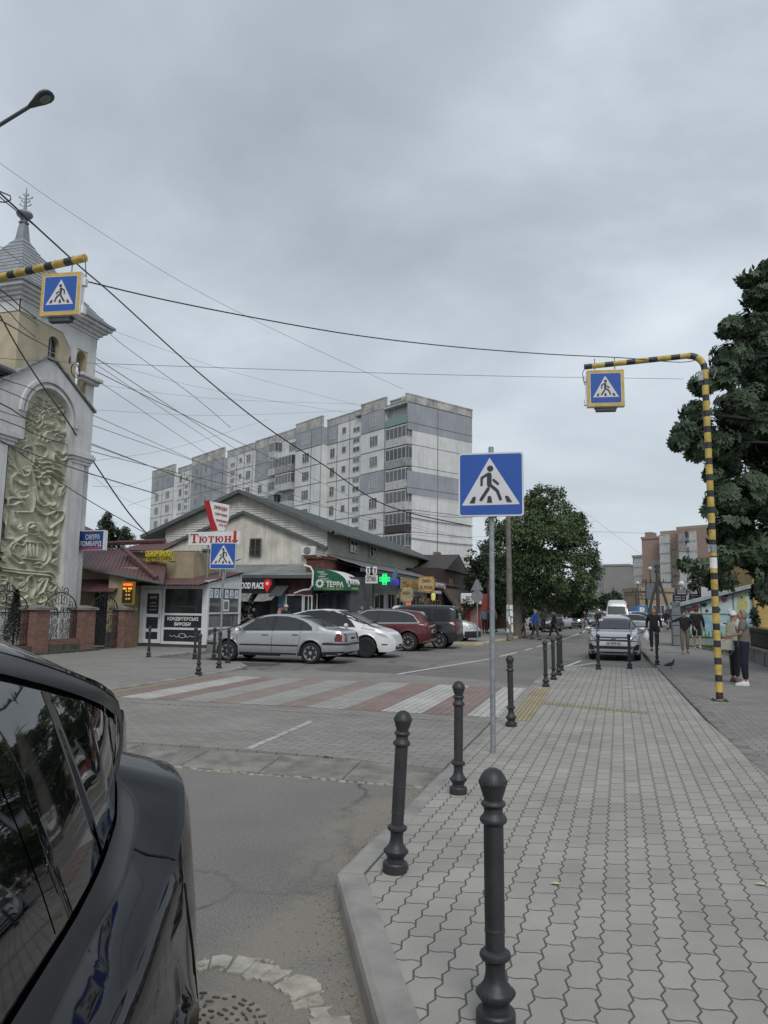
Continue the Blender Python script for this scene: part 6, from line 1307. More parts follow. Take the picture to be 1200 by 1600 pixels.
# ================================================================ DISTANT BLOCKS ON THE RIGHT
def zt_at(px, py, d): return PD(px, py, d).z
PINK = brickmat('pink_brick', (.32,.215,.18),(.28,.18,.15),(.22,.19,.17),.5,.16,.02); YBR = brickmat('yellow_brick', (.36,.295,.21),(.31,.25,.175),(.22,.2,.17),.5,.16,.02); GPAN = mat('grey_far_panels', (.30,.295,.28),.9,.15,.2, streak=.3)
def far_box(name, lab, px0, d0, px1, d1, pyt, m, deep=14, extra=None):
 p0, p1 = PD(px0,950, d0), PD(px1,950, d1); p0.z = p1.z = 0; h = PD(px1, pyt, d1).z; v = p1-p0; n = Vector((-v.y, v.x, 0)).normalized(); n = n if n.y > 0 else -n
 t = thing(name, tuple(p0), lab, 'apartment block'); mb = MB(); mb.obox(p0-Vector((0,0,.2)), v, n*deep, (0,0, h+.2)); mb.obox(p0-n*.25-v.normalized()*.2+Vector((0,0, h)), v+v.normalized()*.4, n*(deep+.4),(0,0,.7)); mb.build('wall', m, t)
 return t, p0, v, n, h
def far_windows(t, p0, v, n, h, cols, floors, z0, w=1.7, hh=1.5, frame=WF, fh=None, bal=()):
 fh = fh or 2.9; rz = math.atan2(v.y, v.x)
 for u in cols:
  for k in range(floors):
   z = z0+fh*k
   if z > h-1: continue
   put_win(t, p0+v*u-n*(.06 if u not in bal else .9)+Vector((0,0, z)), rz, w if u not in bal else 3.2, hh, 2 if u not in bal else 4, random.choice((0,1,2,3)))
 for u in bal:
  for k in range(floors):
   z = z0+fh*k
   if z > h-1: continue
   mb = MB(); vv = v.normalized(); mb.obox(p0+v*u-vv*1.65-n*.88+Vector((0,0, z-1.8)), vv*3.3, n*.88,(0,0,1.05)); mb.obox(p0+v*u-vv*1.65-n*.86+Vector((0,0, z+.76)), vv*3.3, n*.86,(0,0,.2)); mb.obox(p0+v*u-vv*1.6-n*.8+Vector((0,0, z-.75)), vv*3.2, n*.8,(0,0,1.5)); mb.build('balcony', random.choice((BGL[0], BGL[4], BGL[0])), t)
ta, p0, v, n, h = far_box('grey_tower_block', 'grey tower block with stacked balconies left of the pink brick block', 991,250,1010,246,870, GPAN); far_windows(ta, p0, v, n, h, (.25,.8),8,3.5, bal=(.5,))
ta, p0, v, n, h = far_box('pink_brick_block', 'blank pink brick end wall of a tall block on the right skyline', 1006,228,1037,224,841, PINK)
mb = MB(); vv = v.normalized(); mb.obox(p0+v*.18+Vector((0,0, h+.7)), v*.35, n*4,(0,0,1.4)); mb.build('roof_house', PINK, ta); mb = MB(); mb.obox(p0+v*.45-n*.05, v*.5, n*.05,(0,0, h*.72)); mb.build('render_patch', GPAN, ta)
ta, p0, v, n, h = far_box('balcony_block', 'tall yellowish brick block with a column of white balconies, pink on top', 1037,221,1063,217,832, YBR); far_windows(ta, p0, v, n, h, (.70,.88),8,3.2, w=1.0, hh=1.1, bal=(.28,))
mb = MB(); mb.obox(p0-n*.3+Vector((0,0, h*.80)), v, n*.3,(0,0, h*.2)); mb.build('pink_band', PINK, ta)
ta, p0, v, n, h = far_box('wide_brick_block', 'widest brick block on the right skyline, partly behind the striped pole', 1063,214,1118,206,823, YBR); far_windows(ta, p0, v, n, h, (.05,.62,.9),8,3.2, w=1.1, hh=1.2, bal=(.22,.42))
mb = MB(); mb.obox(p0-n*.3+Vector((0,0, h*.66)), v, n*.29,(0,0, h*.34)); mb.build('pink_band', PINK, ta)
ta, p0, v, n, h = far_box('far_grey_block', 'distant grey block with a blank end wall beyond the street trees', 944,285,985,280,884, mat('far_grey_wall', (.24,.235,.225),.9,.15,.2));
p2 = PD(925,950,305); p2.z = 0; v2 = p0-p2; mb = MB(); n2 = Vector((-v2.y, v2.x, 0)).normalized(); mb.obox(p2, v2, n2*10,(0,0, h)); mb.build('long_wall', GPAN, ta)
for u in (.15,.4,.65,.88):
 for k in range(6): put_win(ta, p2+v2*u-n2*.07+Vector((0,0,4+2.9*k)), math.atan2(v2.y, v2.x),2.2,1.5,3, random.choice((1,3)))
# low buildings closing the end of the street
for (px0, px1, py, d, m, lab) in ((880,935,925,210, mat('low_far_wall', (.34,.33,.31),.9,.3,.3), 'low pale building far down the street under the big tree'),(1000,1052,925,120, mat('tan_shop', (.30,.24,.17),.9,.2,.5), 'low tan shop building behind the far pedestrians on the right')):
 ta, p0, v, n, h = far_box('low_building', lab, px0, d, px1, d, py, m, 8); far_windows(ta, p0, v, n, h, (.15,.38,.62,.85),2,1.8, w=2.0 if d > 150 else 1.2)
# ================================================================ RIGHT SIDE: painted shed, garden fence, ochre house
YM = 36.4
m0, m1 = PY(1063,1000, YM), PY(1178,1000, YM)
tl, tr = PY(1063,943, YM), PY(1178,913, YM)
t = thing('painted_shed', ((m0.x+m1.x)/2, YM, 0), 'pale blue shed with children\'s pictures painted in panels, sloping grey roof', 'shed')
SHG = mat('shed_grey_green', (.24,.27,.27),.8,.15,2, streak=.3)
mb = MB(); mb.prism([(m0.x, YM+.02,0),(m1.x, YM+.02,0),(m1.x, YM+.02, tr.z-.12),(m0.x, YM+.02, tl.z-.12)],(0,1.2,0)); mb.build('wall', SHG, t)
dv = (tr-tl).normalized(); mb = MB(); mb.obox(tl-dv*.5+Vector((0,-.35,-.12)), dv*((tr-tl).length+.6),(0,1.9,0),(0,0,.14)); mb.build('roof', mat('shed_roof', (.30,.33,.34),.6,.2,2), t)
x0, _, z0, z1 = rY(1053,941,1063,1000, YM-.1); mb = MB(); mb.box(x0-.05, m0.x+.02, YM-.35, YM+.5,0, z1); mb.build('side_booth', mat('booth_grey', (.17,.19,.20),.7,.2,2), t); mb = MB()
for k in range(4): mb.box(x0-.06, m0.x+.03, YM-.36, YM-.35,.45*k+.02,.45*k+.05)
mb.build('booth_seam', DGREY, t)
SKYB = mat('mural_sky', (.36,.46,.50),.7,.25,1.6, c2=(.48,.54,.55)); SEA = mat('mural_sea', (.16,.34,.42),.7,.3,2, c2=(.36,.48,.52)); GRASSP = mat('mural_grass', (.08,.20,.07),.7,.5,12)
def mural(px, py): return PY(px, py, YM-.005)
W_ = m1.x-m0.x; xs = [m0.x+.25+(W_-.3)*k for k in (0,.245,.49,.735,1)]
def ztop_(x): return tl.z+(tr.z-tl.z)*(x-m0.x)/(m1.x-m0.x)-.22
for i in range(4):
 a, b_ = xs[i]+.03, xs[i+1]-.03; mb = MB(); mb.prism([(a, YM, 1.48),(b_, YM, 1.48),(b_, YM, ztop_(b_)),(a, YM, ztop_(a))],(0,-.015,0)); mb.build('mural_panel', SKYB, t)
 mb = MB(); mb.box(a, b_, YM-.015, YM, .42,1.42); mb.build('mural_panel', SEA, t)
def blob(cx, cz, rx, rz_, m, nm='painted_shape', n=12, seed=0, y=-.02):
 random.seed(seed); mb = MB(); mb.prism([(cx+rx*math.cos(2*PI*i/n)*random.uniform(.8,1.15), YM+y, cz+rz_*math.sin(2*PI*i/n)*random.uniform(.8,1.15)) for i in range(n)],(0,-.003,0)); return mb.build(nm, m, t)
PR, PYL, PBK, PWH = mat('mural_red', (.34,.10,.10),.7,.3,12), mat('mural_yellow', (.44,.43,.16),.7,.2,12), mat('mural_black', (.05,.05,.06),.7), mat('mural_white', (.55,.6,.62),.7,.2,8)
xm = [(xs[i]+xs[i+1])/2 for i in range(4)]
blob(xm[0]-.02,1.66,.30,.10, PR, seed=1); blob(xm[0]+.12,1.76,.16,.10, PR, seed=2, y=-.024); blob(xm[0]-.18,1.58,.06,.06, PBK, y=-.028); blob(xm[0]+.16,1.58,.06,.06, PBK, y=-.028)
blob(xm[1]-.2,1.86,.12,.10, PBK, seed=5); blob(xm[1]+.15,1.66,.12,.12, PWH, seed=6); blob(xm[1]-.1,1.6,.08,.08, PBK, seed=7)
blob(xm[2]-.02,2.10,.15,.12, PR, seed=8); blob(xm[2]-.28,1.66,.10,.10, PBK, seed=9); blob(xm[2]+.24,1.68,.10,.12, PWH, seed=10); blob(xm[2]+.05,2.28,.10,.06, PBK, seed=18)
blob(xm[3],1.86,.24,.30, PYL, seed=11); blob(xm[3],2.2,.15,.14, PYL, seed=12, y=-.024); blob(xm[3],2.22,.05,.05, PBK, seed=13, y=-.028); blob(xm[3]-.2,2.36,.10,.08, PYL, seed=14); blob(xm[3]+.2,2.36,.10,.08, PYL, seed=15)
blob(xm[2]+.05,1.02,.30,.10, PWH, seed=16); blob(xm[2]+.05,1.05,.18,.04, PBK, seed=17, y=-.024); blob(xm[0],1.15,.28,.08, PWH, seed=21); blob(xm[3]-.1,1.2,.3,.07, PWH, seed=22)
mb = MB(); random.seed(4)
for i in range(60):
 x = random.uniform(xs[0]+.05, xs[4]-.1); h = random.uniform(.12,.35); mb.prism([(x-.04, YM-.02-.0002*i, .42),(x+.04, YM-.02-.0002*i, .42),(x+random.uniform(-.05,.05), YM-.02-.0002*i, .42+h)],(0,-.003,0))
tag(mb.build('painted_grass', GRASSP, t), kind='stuff')
# lawn and its kerb
t2 = MB(); P = [(4.62,23.5),(4.62,36.2),(12,36.2),(12,23.5)]
GR = mat('lawn_green', (.045,.085,.022),.9,.4,3,.01,60)
flat('lawn', [(3.95,35.6),(4.3,33.0),(4.66,31.5),(4.66,36.3),(3.9,36.3)],.012, GR); flat('lawn', [(4.7,12),(14,12),(14,42),(4.7,42)],.02, GR)
random.seed(8); mb = MB()
for i in range(5000):
 if i % 3: x, y = random.uniform(3.95,4.7), random.uniform(31.5,36.2)
 else: x, y = random.uniform(4.7,7), random.uniform(18,36)
 if y < 35.6-(x-3.95)*5.8+.2: continue
 h = random.uniform(.05,.13); a = random.uniform(0,6.28); dx, dy = .012*math.cos(a),.012*math.sin(a); b_ = random.uniform(-.04,.04)
 mb.add([(x-dx, y-dy, .01),(x+dx, y+dy, .01),(x+b_, y+b_, h)],[(0,1,2)])
tag(mb.build('grass', mat('grass_blades', (.06,.12,.03),.8,.3,4)), 'uncut green grass by the painted shed and behind the garden fence', 'grass', kind='stuff')
k = kerb('kerb', [(3.75,36.4),(4.2,33.0),(4.45,31.3)],.12,-.05, lambda d: .07, CONC_D, side=1); k['kind'] = 'structure'
# garden wall with iron pickets
t = thing('garden_fence', (4.55,24,0), 'dark iron picket fence on a low stained concrete base along the right pavement', 'fence')
BASE = mat('stained_base_wall', (.17,.165,.15),.95,.35,2.5,.004,60, streak=.7)
mb = MB(); mb.box(4.5,4.72,10.5,31.2,-.05,.40); mb.build('base_wall', BASE, t); mb = MB(); mb.box(4.46,4.76,10.5,31.2,.401,.47)
for i in range(14): mb.box(4.47,4.74,10.6+i*1.5,10.72+i*1.5,-.05,.4)
mb.build('coping', CONC_D, t, bevel=.01)
DI = mat('dark_picket_iron', (.022,.02,.02),.6,.3,8); mb = MB(); mb.box(4.58,4.62,10.5,31.2,.55,.59); mb.box(4.58,4.62,10.5,31.2,.95,.99); mb.build('rail', DI, t)
mb = MB()
for i in range(210):
 y = 10.55+i*.098; mb.box(4.588,4.612, y, y+.022,.47,1.05); mb.prism([(4.60, y-.012,1.05),(4.60, y+.034,1.05),(4.60, y+.011,1.13)],(.006,0,0))
tag(mb.build('picket', DI, t), kind='stuff')
# ochre house behind the trees
t = thing('ochre_house', (10,40,0), 'ochre yellow house wall seen through the chestnut leaves on the right', 'house')
xo = PY(1178,950,44).x; mb = MB(); mb.box(xo, xo+14,44,54,-.1,4.4); mb.build('wall', mat('ochre_render', (.42,.29,.11),.9,.2,1, streak=.2), t); mb = MB(); mb.prism([(xo-.4,43.6,4.4),(xo+14.6,43.6,4.4),(xo+14.6,49,5.6),(xo-.4,49,5.6)],(0,0,.15)); mb.build('roof', MAROON, t)
for k in range(3): win(t, xo+1+k*3.2, xo+2.2+k*3.2,1.2,2.9,43.98)
t = thing('white_column_building', (9,60,0), 'dark building front with tall white posts behind the trees on the right', 'building'); a, b_, c, d = rY(1118,870,1180,945,60); mb = MB(); mb.box(a, b_+6,60,66,0, d-.3); mb.build('wall', mat('dark_facade', (.06,.062,.06),.8,.3), t)
for px in (1128,1146,1160): x = PY(px, 900,59.5).x; mb = MB(); mb.box(x-.12, x+.12,59.3,59.6,0, d+.2); mb.build('post', PVC, t)
# ================================================================ POLES, LAMPS AND TRAFFIC SIGNS
WOOD = mat('old_pole_concrete', (.17,.16,.145),.9,.3,4,.004,40, streak=.4)
t = thing('utility_pole', tuple(PZ(795,1000,0)), 'grey concrete utility pole with torn paper notices at its foot, left of the big tree', 'utility pole')
b_ = PZ(797,998,0); mb = MB(); mb.tube([(b_.x, b_.y, -.05),(b_.x-.02, b_.y, 4),(b_.x-.05, b_.y, 9.3)],[.18,.15,.10],10); mb.build('shaft', WOOD, t, smooth=True)
mb = MB(); random.seed(2)
for i in range(22): a = random.uniform(3.2,5.8); z = random.uniform(.4,1.7); rr_ = .188; w = random.uniform(.06,.12); mb.prism([(b_.x+rr_*math.cos(a+s1*w), b_.y+rr_*math.sin(a+s1*w), z+s2*random.uniform(.08,.18)) for s1, s2 in ((-3,-1),(3,-1),(3,1),(-3,1))],(.002,-.004,0))
mb.build('paper_notice', WHT, t)
mb = MB(); mb.box(b_.x-.7, b_.x+.7, b_.y-.06, b_.y+.06,8.6,8.72); [mb.lathe([(.04,8.72),(.07,8.78),(.05,8.9),(.01,8.95)],8,(b_.x+q, b_.y, 0)) for q in (-.6,-.3,.3,.6)]; mb.build('crossarm', DGREY, t)
def back_sign(px, py, pxs, pyt, hs, kind, lab):
 p = PZ(px, py, 0); d = p.y/ray(px, py).y; t = thing('road_sign_back', tuple(p), lab, 'road sign', 'road signs seen from behind'); zt = PD(pxs, pyt, d).z
 mb = MB(); mb.tube([(p.x, p.y, -.02),(p.x, p.y, zt-.06)],.035,8); mb.build('post', GALV, t)
 AL = mat('sign_back_grey', (.22,.235,.24),.5,.15,6, metal=.3)
 mb = MB(); mb.prism([(p.x-hs, p.y-.05, zt-hs*1.73),(p.x+hs, p.y-.05, zt-hs*1.73),(p.x+.04, p.y-.05, zt),(p.x-.04, p.y-.05, zt)],(0,.01,0)); mb.build('triangle_plate', AL, t)
 if kind: mb = MB(); mb.prism([(p.x+.29*math.cos(a), p.y-.05, zt-hs*1.73-.29+.29*math.sin(a)) for a in np.linspace(0,2*PI, 24, endpoint=False)],(0,.01,0)); mb.build('round_plate', AL, t)
back_sign(746,1003,748,905,.31, True, 'grey backs of a triangular and a round road sign by the end kiosk')
back_sign(841,990,839,937,.33, False, 'grey back of a single triangular road sign under the big tree')
def globe_lamp(px, py, pyt, d, lab, n=1):
 p = PD(px, py, d); p.z = 0; zt = PD(px, pyt, d).z; t = thing('park_lamp', tuple(p), lab, 'street lamp', 'white globe lamps'); mb = MB(); mb.tube([p, p+Vector((0,0, zt-.3))],.07,8)
 gl = MB(); r = .26
 for k in range(n): a = 2*PI*k/n; c = p+Vector((.55*math.cos(a)*(n > 1),.3*math.sin(a)*(n > 1), zt)); gl.lathe([(.05,-r)]+[(r*math.sin(s_),-r*math.cos(s_)) for s_ in np.linspace(.3, PI, 9)],12, tuple(c)); mb.tube([p+Vector((0,0, zt-.7)), c-Vector((0,0, r))],.03,5)
 mb.build('post', DGREY, t); gl.build('globe', mat('globe_white', (.6,.6,.58),.3,.05), t, smooth=True)
globe_lamp(1072,985,912,75, 'triple globe park lamp above the dark sign boards on the right', 3)
globe_lamp(1019,985,888,110, 'single white globe lamp beside the lattice power pole'); globe_lamp(999,985,911,120, 'single white globe lamp left of the power poles')
# lattice power poles with arms
def power_pole(px, pyt, d, lab, arms=((.0,1.6),), w=.13, lattice=False):
 p = PD(px, 990, d); p.z = 0; zt = PD(px, pyt, d).z; t = thing('power_pole', tuple(p), lab, 'utility pole', 'power poles down the street')
 mb = MB(); mb.tube([p, p+Vector((0,0, zt))],[w*1.6, w*.8],8)
 if lattice: mb.tube([p+Vector((1.6,0,0)), p+Vector((.1,0, zt*.8))], w, 6); mb.tube([p+Vector((-1.4,.4,0)), p+Vector((-.1,0, zt*.7))], w, 6)
 for dz, L in arms: mb.box(p.x-L, p.x+L, p.y-.06, p.y+.06, zt-dz-.14, zt-dz); [mb.lathe([(.05,0),(.09,.15),(.04,.3)],6,(p.x+q, p.y, zt-dz)) for q in (-L*.9,-L*.4, L*.4, L*.9)]
 mb.build('pole', mat('dark_pole', (.07,.065,.06),.9,.3), t)
power_pole(1030,882,85, 'tall dark braced power pole with a long crossarm in front of the brick blocks', ((2.0,1.7),(.3,.3),(.9,.25)),.16, True); power_pole(1012,905,100, 'power pole with a transformer box on two crossarms', ((1.6,1.9),(2.6,1.5)),.13); power_pole(996,918,115, 'thin power pole furthest left of the three', ((1.2,1.7),),.11)
p = PD(1015,918,99.5); t = thing('transformer', tuple(p), 'grey transformer box on the middle power pole', 'transformer'); mb = MB(); mb.box(p.x-.5, p.x+.45, p.y-.3, p.y+.2, p.z-1.6, p.z+.3); mb.build('tank', mat('transformer_grey', (.12,.14,.17),.6,.2), t, bevel=.05)
# dark sign boards above the pavement kiosks
for (a, b_, c, d_, dd, lab, nm) in ((1052,930,1072,943,60, 'black stacked notice board left of the triple globe lamp', 'black_notice_board'),(1056,921,1074,930,58, 'black peaked sign board above the stacked notice board', 'black_peaked_board'),(1078,928,1096,942,62, 'dark rounded sign board with pale letters right of the lamp', 'dark_round_board')):
 p0, p1 = PD(a, d_, dd), PD(c, b_, dd); t = thing(nm, (p0.x, p0.y, 0), lab, 'notice board'); v = Vector((p1.x-p0.x, p1.y-p0.y, 0)); n = Vector((v.y, -v.x, 0)).normalized()
 mb = MB(); mb.obox((p0.x, p0.y, p0.z), v, -n*.12,(0,0, p1.z-p0.z)); mb.build('board', PANELD, t); mb = MB(); mb.tube([(p0.x+v.x*.5, p0.y+v.y*.5+.1,0),(p0.x+v.x*.5, p0.y+v.y*.5+.1, p0.z)],.05,6); mb.build('post', BLK, t)
 mb = MB()
 for k in range(3): mb.obox(Vector((p0.x, p0.y, p0.z+(p1.z-p0.z)*(.2+.28*k)))+v*.12+n*.006, v*.76,-n*.005,(0,0,.07))
 mb.build('text_line', mat('pale_text', (.35,.36,.36),.6), t)
for px, pz, nm, lab in ((1105,928, 'white_board', 'plain white board beside the globe lamp, above the shed roof'), ):
 p = PD(px, pz, 48); t = thing(nm, (p.x, p.y, 0), lab, 'board'); mb = MB(); mb.box(p.x-.35, p.x+.35, p.y, p.y+.06, p.z-.45, p.z+.45); mb.build('panel', PVC, t); mb = MB(); mb.tube([(p.x, p.y+.1,0),(p.x, p.y+.1, p.z)],.04,6); mb.build('post', GALV, t)
p = PD(1118,928,48); t = thing('round_mark_board', (p.x, p.y, 0), 'white board with a black ring beside the striped pole', 'board'); mb = MB(); mb.box(p.x-.35, p.x+.35, p.y, p.y+.06, p.z-.4, p.z+.4); mb.build('panel', PVC, t); mb = MB(); mb.tube([(p.x+.2*math.cos(a), p.y-.02, p.z+.2*math.sin(a)) for a in np.linspace(0,2*PI, 18)],.05,5); mb.build('ring', PANELD, t); mb = MB(); mb.tube([(p.x, p.y+.1,0),(p.x, p.y+.1, p.z)],.04,6); mb.build('post', GALV, t)
# parking sign, traffic lights
d = 80; p = PD(1003,954, d); t = thing('parking_sign', (p.x, p.y, 0), 'blue square parking sign with a white P above the silver estate car', 'road sign'); s_ = .55
mb = MB(); mb.box(p.x-s_, p.x+s_, p.y, p.y+.05, p.z-s_, p.z+s_); mb.build('plate', mat('parking_blue', (.06,.18,.42),.5), t); text('P', 1.0,(p.x, p.y-.01, p.z-.36), LETW, t, bold=.04); mb = MB(); mb.tube([(p.x, p.y+.1,0),(p.x, p.y+.1, p.z)],.05,6); mb.build('post', GALV, t)
p = PD(992,953,84); t = thing('blue_direction_sign', (p.x, p.y, 0), 'small plain blue direction board left of the parking sign', 'road sign'); mb = MB(); mb.box(p.x-.6, p.x+.6, p.y, p.y+.05, p.z-.3, p.z+.3); mb.build('plate', mat('direction_blue', (.05,.12,.32),.5), t); mb = MB(); mb.tube([(p.x, p.y+.1,0),(p.x, p.y+.1, p.z)],.05,6); mb.build('post', GALV, t)
def tlight(px, py, d, lab):
 p = PD(px, py, d); t = thing('traffic_light', (p.x, p.y, 0), lab, 'traffic light', 'red traffic lights'); mb = MB(); mb.tube([(p.x, p.y+.1,0),(p.x, p.y+.1, p.z+.5)],.06,6); mb.build('post', WHT, t); mb = MB(); mb.box(p.x-.2, p.x+.2, p.y-.15, p.y+.1, p.z-.9, p.z+.35); mb.build('housing', PANELD, t, bevel=.03)
 mb = MB(); mb.lathe([(.15,0),(.10,.05),(.001,.06)],12,(0,0,0)); mb.v = [(p.x+a, p.y-.16-c, p.z+.1+b_) for a, b_, c in mb.v]; mb.build('red_lens', led('red_lens', (.9,.03,.02),1.5), t); mb = MB()
 for dz in (-.3,-.65): mb.prism([(p.x+.13*math.cos(a), p.y-.152, p.z+dz+.13*math.sin(a)) for a in np.linspace(0,2*PI, 12, endpoint=False)],(0,-.01,0))
 mb.build('dark_lens', DGREY, t)
tlight(978,945,100, 'traffic light showing red behind the white van'); tlight(873,950,95, 'traffic light showing red under the big tree, left of the road')
# ================================================================ VEHICLES
RUB = mat('tyre_rubber', (.018,.018,.019),.8,.3,20); PLAS = mat('black_trim', (.02,.021,.023),.55,.2,20); ALLOY = mat('alloy_rim', (.42,.43,.45),.35,.15,10, metal=.7); CHR = mat('chrome', (.55,.56,.58),.18,.05,5, metal=.9)
CGL = seeglass('car_glass', (.02,.025,.028),.78); CGD = mat('tinted_glass', (.006,.007,.009),.05,.1,3, spec=.6); UNDER = mat('underbody', (.006,.006,.007),.9,.1)
REDL = mat('tail_lamp_red', (.13,.012,.014),.15,.2,12, coat=.5); CLR = mat('head_lamp', (.42,.44,.46),.12,.3,14, coat=.8); PLATE = mat('number_plate', (.62,.62,.60),.4,.05)
def paint(name, c, metal=.35, rough=.32, coat=.8): return mat(name, c, rough, .04,2, metal=metal, coat=coat)
def smooth(f, n=9):
 k = np.hanning(n+2)[1:-1]; k /= k.sum(); g = np.pad(f, n//2, mode='edge'); return np.convolve(g, k, 'valid')
def car(name, lab, cat, loc, rz, S, pm, rim='5', glass=None, group=None, detail=True, plate=None, plate_size=.10, fine=1):
 """S: dict with top, belt, plan profiles (x from tail to nose), wheelbase, wheel radius, half width, sill and decals"""
 t = thing(name, loc, lab, cat, group, rz)
 X0, X1 = S['top'][0][0], S['top'][-1][0]; wb = S['wb']; fx, rx = S.get('fx', wb/2), S.get('rx', -wb/2); r = S['r']; W = S['W']/2; sill = S['sill']; ra = r+S.get('gap', .05)
 xs = set(np.round(np.linspace(X0, X1, int(90*fine)),4)); xs |= {round(X0+d, 4) for d in (.01,.03,.06,.1)} | {round(X1-d, 4) for d in (.01,.03,.06,.1)}
 for c in (fx, rx): xs |= {round(c+ra*math.cos(a),4) for a in np.linspace(0, PI, int(17*fine)+2)}
 xs = np.array(sorted(x for x in xs if X0 <= x <= X1)); xs = xs[np.concatenate([[True], np.diff(xs) > .006])]
 ip = lambda key: np.interp(xs, [p[0] for p in S[key]],[p[1] for p in S[key]])
 gx = np.linspace(X0, X1,260)
 def ips(key, n=9): return np.interp(xs, gx, smooth(np.interp(gx, [p[0] for p in S[key]],[p[1] for p in S[key]]), n))
 top, belt, plan = ips('top'), ips('belt', 11), ips('plan', 7)*W; bot = ip('bottom') if 'bottom' in S else np.full(len(xs), sill)
 top[0], top[-1] = S['top'][0][1], S['top'][-1][1]
 arch_ = bot.copy(); rows = []; tum = S.get('tum', .42); flare = S.get('flare', .02)
 for i, x in enumerate(xs):
  zb = bot[i]
  for c in (fx, rx):
   if abs(x-c) < ra: zb = max(zb, r+math.sqrt(max(0, ra*ra-(x-c)**2)))
  w = plan[i]; zt = top[i]; zs = min(belt[i], zt-.015); zb = min(zb, zs-.05); hh = zs-bot[i]
  fl = flare*sum(math.exp(-((x-c)/(ra*1.15))**4) for c in (fx, rx))
  zz_ = lambda u: max(zb+.0008*u, bot[i]+hh*u)
  wr = max(.25*w, w-tum*(zt-zs)-S.get('inset', .10)*(zt-zs > .2)-.06)
  if zt-zs < .2: wr = w*.90-.1*(zt-zs)
  ws = w*.955
  pts = [(w-.26, zb),(w*.955+fl, zb),(w*.985+fl, max(zz_(.12), zb+.012)),(w+fl, max(zz_(.34), zb+.03)),(w*.998+fl*.8, max(zz_(.55), zb+.045)),(w*.992+fl*.3, max(zz_(.74), zb+.055)),(w*.983, max(zz_(.86), zb+.062)),(w*.972, max(zz_(.95), zb+.068)),(ws, zs+.001)]
  sh = 0; lift = 0
  if 'shelf' in S: sh = float(np.interp(x, [q[0] for q in S['shelf']],[q[1] for q in S['shelf']])); lift = min(.03,(zt-zs)*.2); sh = min(sh, w*.4)
  if 'shelf' in S: pts += [(ws-.02, zs+lift*.35),(ws-sh*.55, zs+lift*.8)]; wr = min(wr, ws-sh-.02)
  for u in (.06,.25,.45,.65,.82,.92): pts.append((ws-.015-sh+(wr-ws+sh+.015)*(u**1.15), zs+lift+(zt-zs-lift)*(u*.93+.02)))
  pts += [(wr*.86, zt-(zt-zs)*.022),(wr*.6, zt-(zt-zs)*.006-.002),(wr*.3, zt-.001),(0, zt)]
  full = [(x, y, z) for y, z in pts]+[(x, -y, z) for y, z in pts[-2::-1]]
  # nose and tail faces pull back at the corners
  rows.append(full)
 mb = MB(); mb.grid(rows); n = len(rows[0]); mb.f.append(tuple(range(n))); mb.m.append(0); mb.f.append(tuple(reversed(range(len(mb.v)-n, len(mb.v))))); mb.m.append(0)
 body = mb.build('body', pm, t, smooth=True, local=True, angle=42)
 bv = BVHTree.FromPolygons([v.co.copy() for v in body.data.vertices],[tuple(p.vertices) for p in body.data.polygons])
 def decal(nm, poly, m, view='L', off=.004, parent=None, step=None, both=False):
  step = step or S.get('step', .05)
  outs = []
  for sd in ((1,-1) if both else (1,)):
   bm = bmesh.new(); vs = [bm.verts.new((a, b_, 0)) for a, b_ in poly]; bm.faces.new(vs); bmesh.ops.triangulate(bm, faces=bm.faces[:])
   A = [p[0] for p in poly]; B = [p[1] for p in poly]
   for k, (lo, hi) in enumerate(((min(A), max(A)),(min(B), max(B)))):
    q = lo+step
    while q < hi-.004: co = (q, 0,0) if k == 0 else (0, q, 0); no = (1,0,0) if k == 0 else (0,1,0); bmesh.ops.bisect_plane(bm, geom=bm.verts[:]+bm.edges[:]+bm.faces[:], plane_co=co, plane_no=no); q += step
   bad = False
   for v in bm.verts:
    a, b_ = v.co.x, v.co.y
    if view == 'L': o_, d = Vector((a, 3*sd, b_)), Vector((0,-sd, 0))
    elif view == 'F': o_, d = Vector((6, a*sd, b_)), Vector((-1,0,0))
    elif view == 'B': o_, d = Vector((-6, a*sd, b_)), Vector((1,0,0))
    elif view == 'T': o_, d = Vector((b_, a*sd, 4)), Vector((0,0,-1))
    h = bv.ray_cast(o_, d)
    if h[0] is None: h = bv.find_nearest(o_+d*(3 if view == 'L' else 3.8))
    nn = h[1] if h[1].dot(d) < 0 else -h[1]; v.co = h[0]+nn*off
   me = bpy.data.meshes.new(nm); bmesh.ops.recalc_face_normals(bm, faces=bm.faces[:])
   for f in bm.faces: f.smooth = True
   bm.to_mesh(me); bm.free(); me.materials.append(m); o = bpy.data.objects.new(nm, me); col.objects.link(o); o.parent = parent or t; outs.append(o)
  return outs
 def line(p, q, w=.012): p, q = Vector(p), Vector(q); d = (q-p).normalized(); nn = Vector((-d.y, d.x))*w/2; return [tuple(p-nn), tuple(q-nn), tuple(q+nn), tuple(p+nn)]
 def line(p, q, w=.012): p, q = Vector(p), Vector(q); d = (q-p).normalized(); nn = Vector((-d.y, d.x))*w/2; return [tuple(p-nn), tuple(q-nn), tuple(q+nn), tuple(p+nn)]
 g = glass or CGL
 for nm, poly, view, both in S['glass']: decal(nm, poly, g if 'tint' not in S or view == 'F' else CGD, view, .008, both=both)
 if 'surround' in S:
  for poly in S['surround']: decal('window_trim', poly, S.get('sur_mat', PLAS), 'L', .0045, both=True)
  if 'trim_mat' in S:
   po = S['surround'][0]; cx_ = sum(q[0] for q in po)/len(po); cz_ = sum(q[1] for q in po)/len(po)
   for a, b_ in zip(po, po[1:]+po[:1]): decal('chrome_strip', line(a, b_, .03), S['trim_mat'], 'L', .010, both=True)
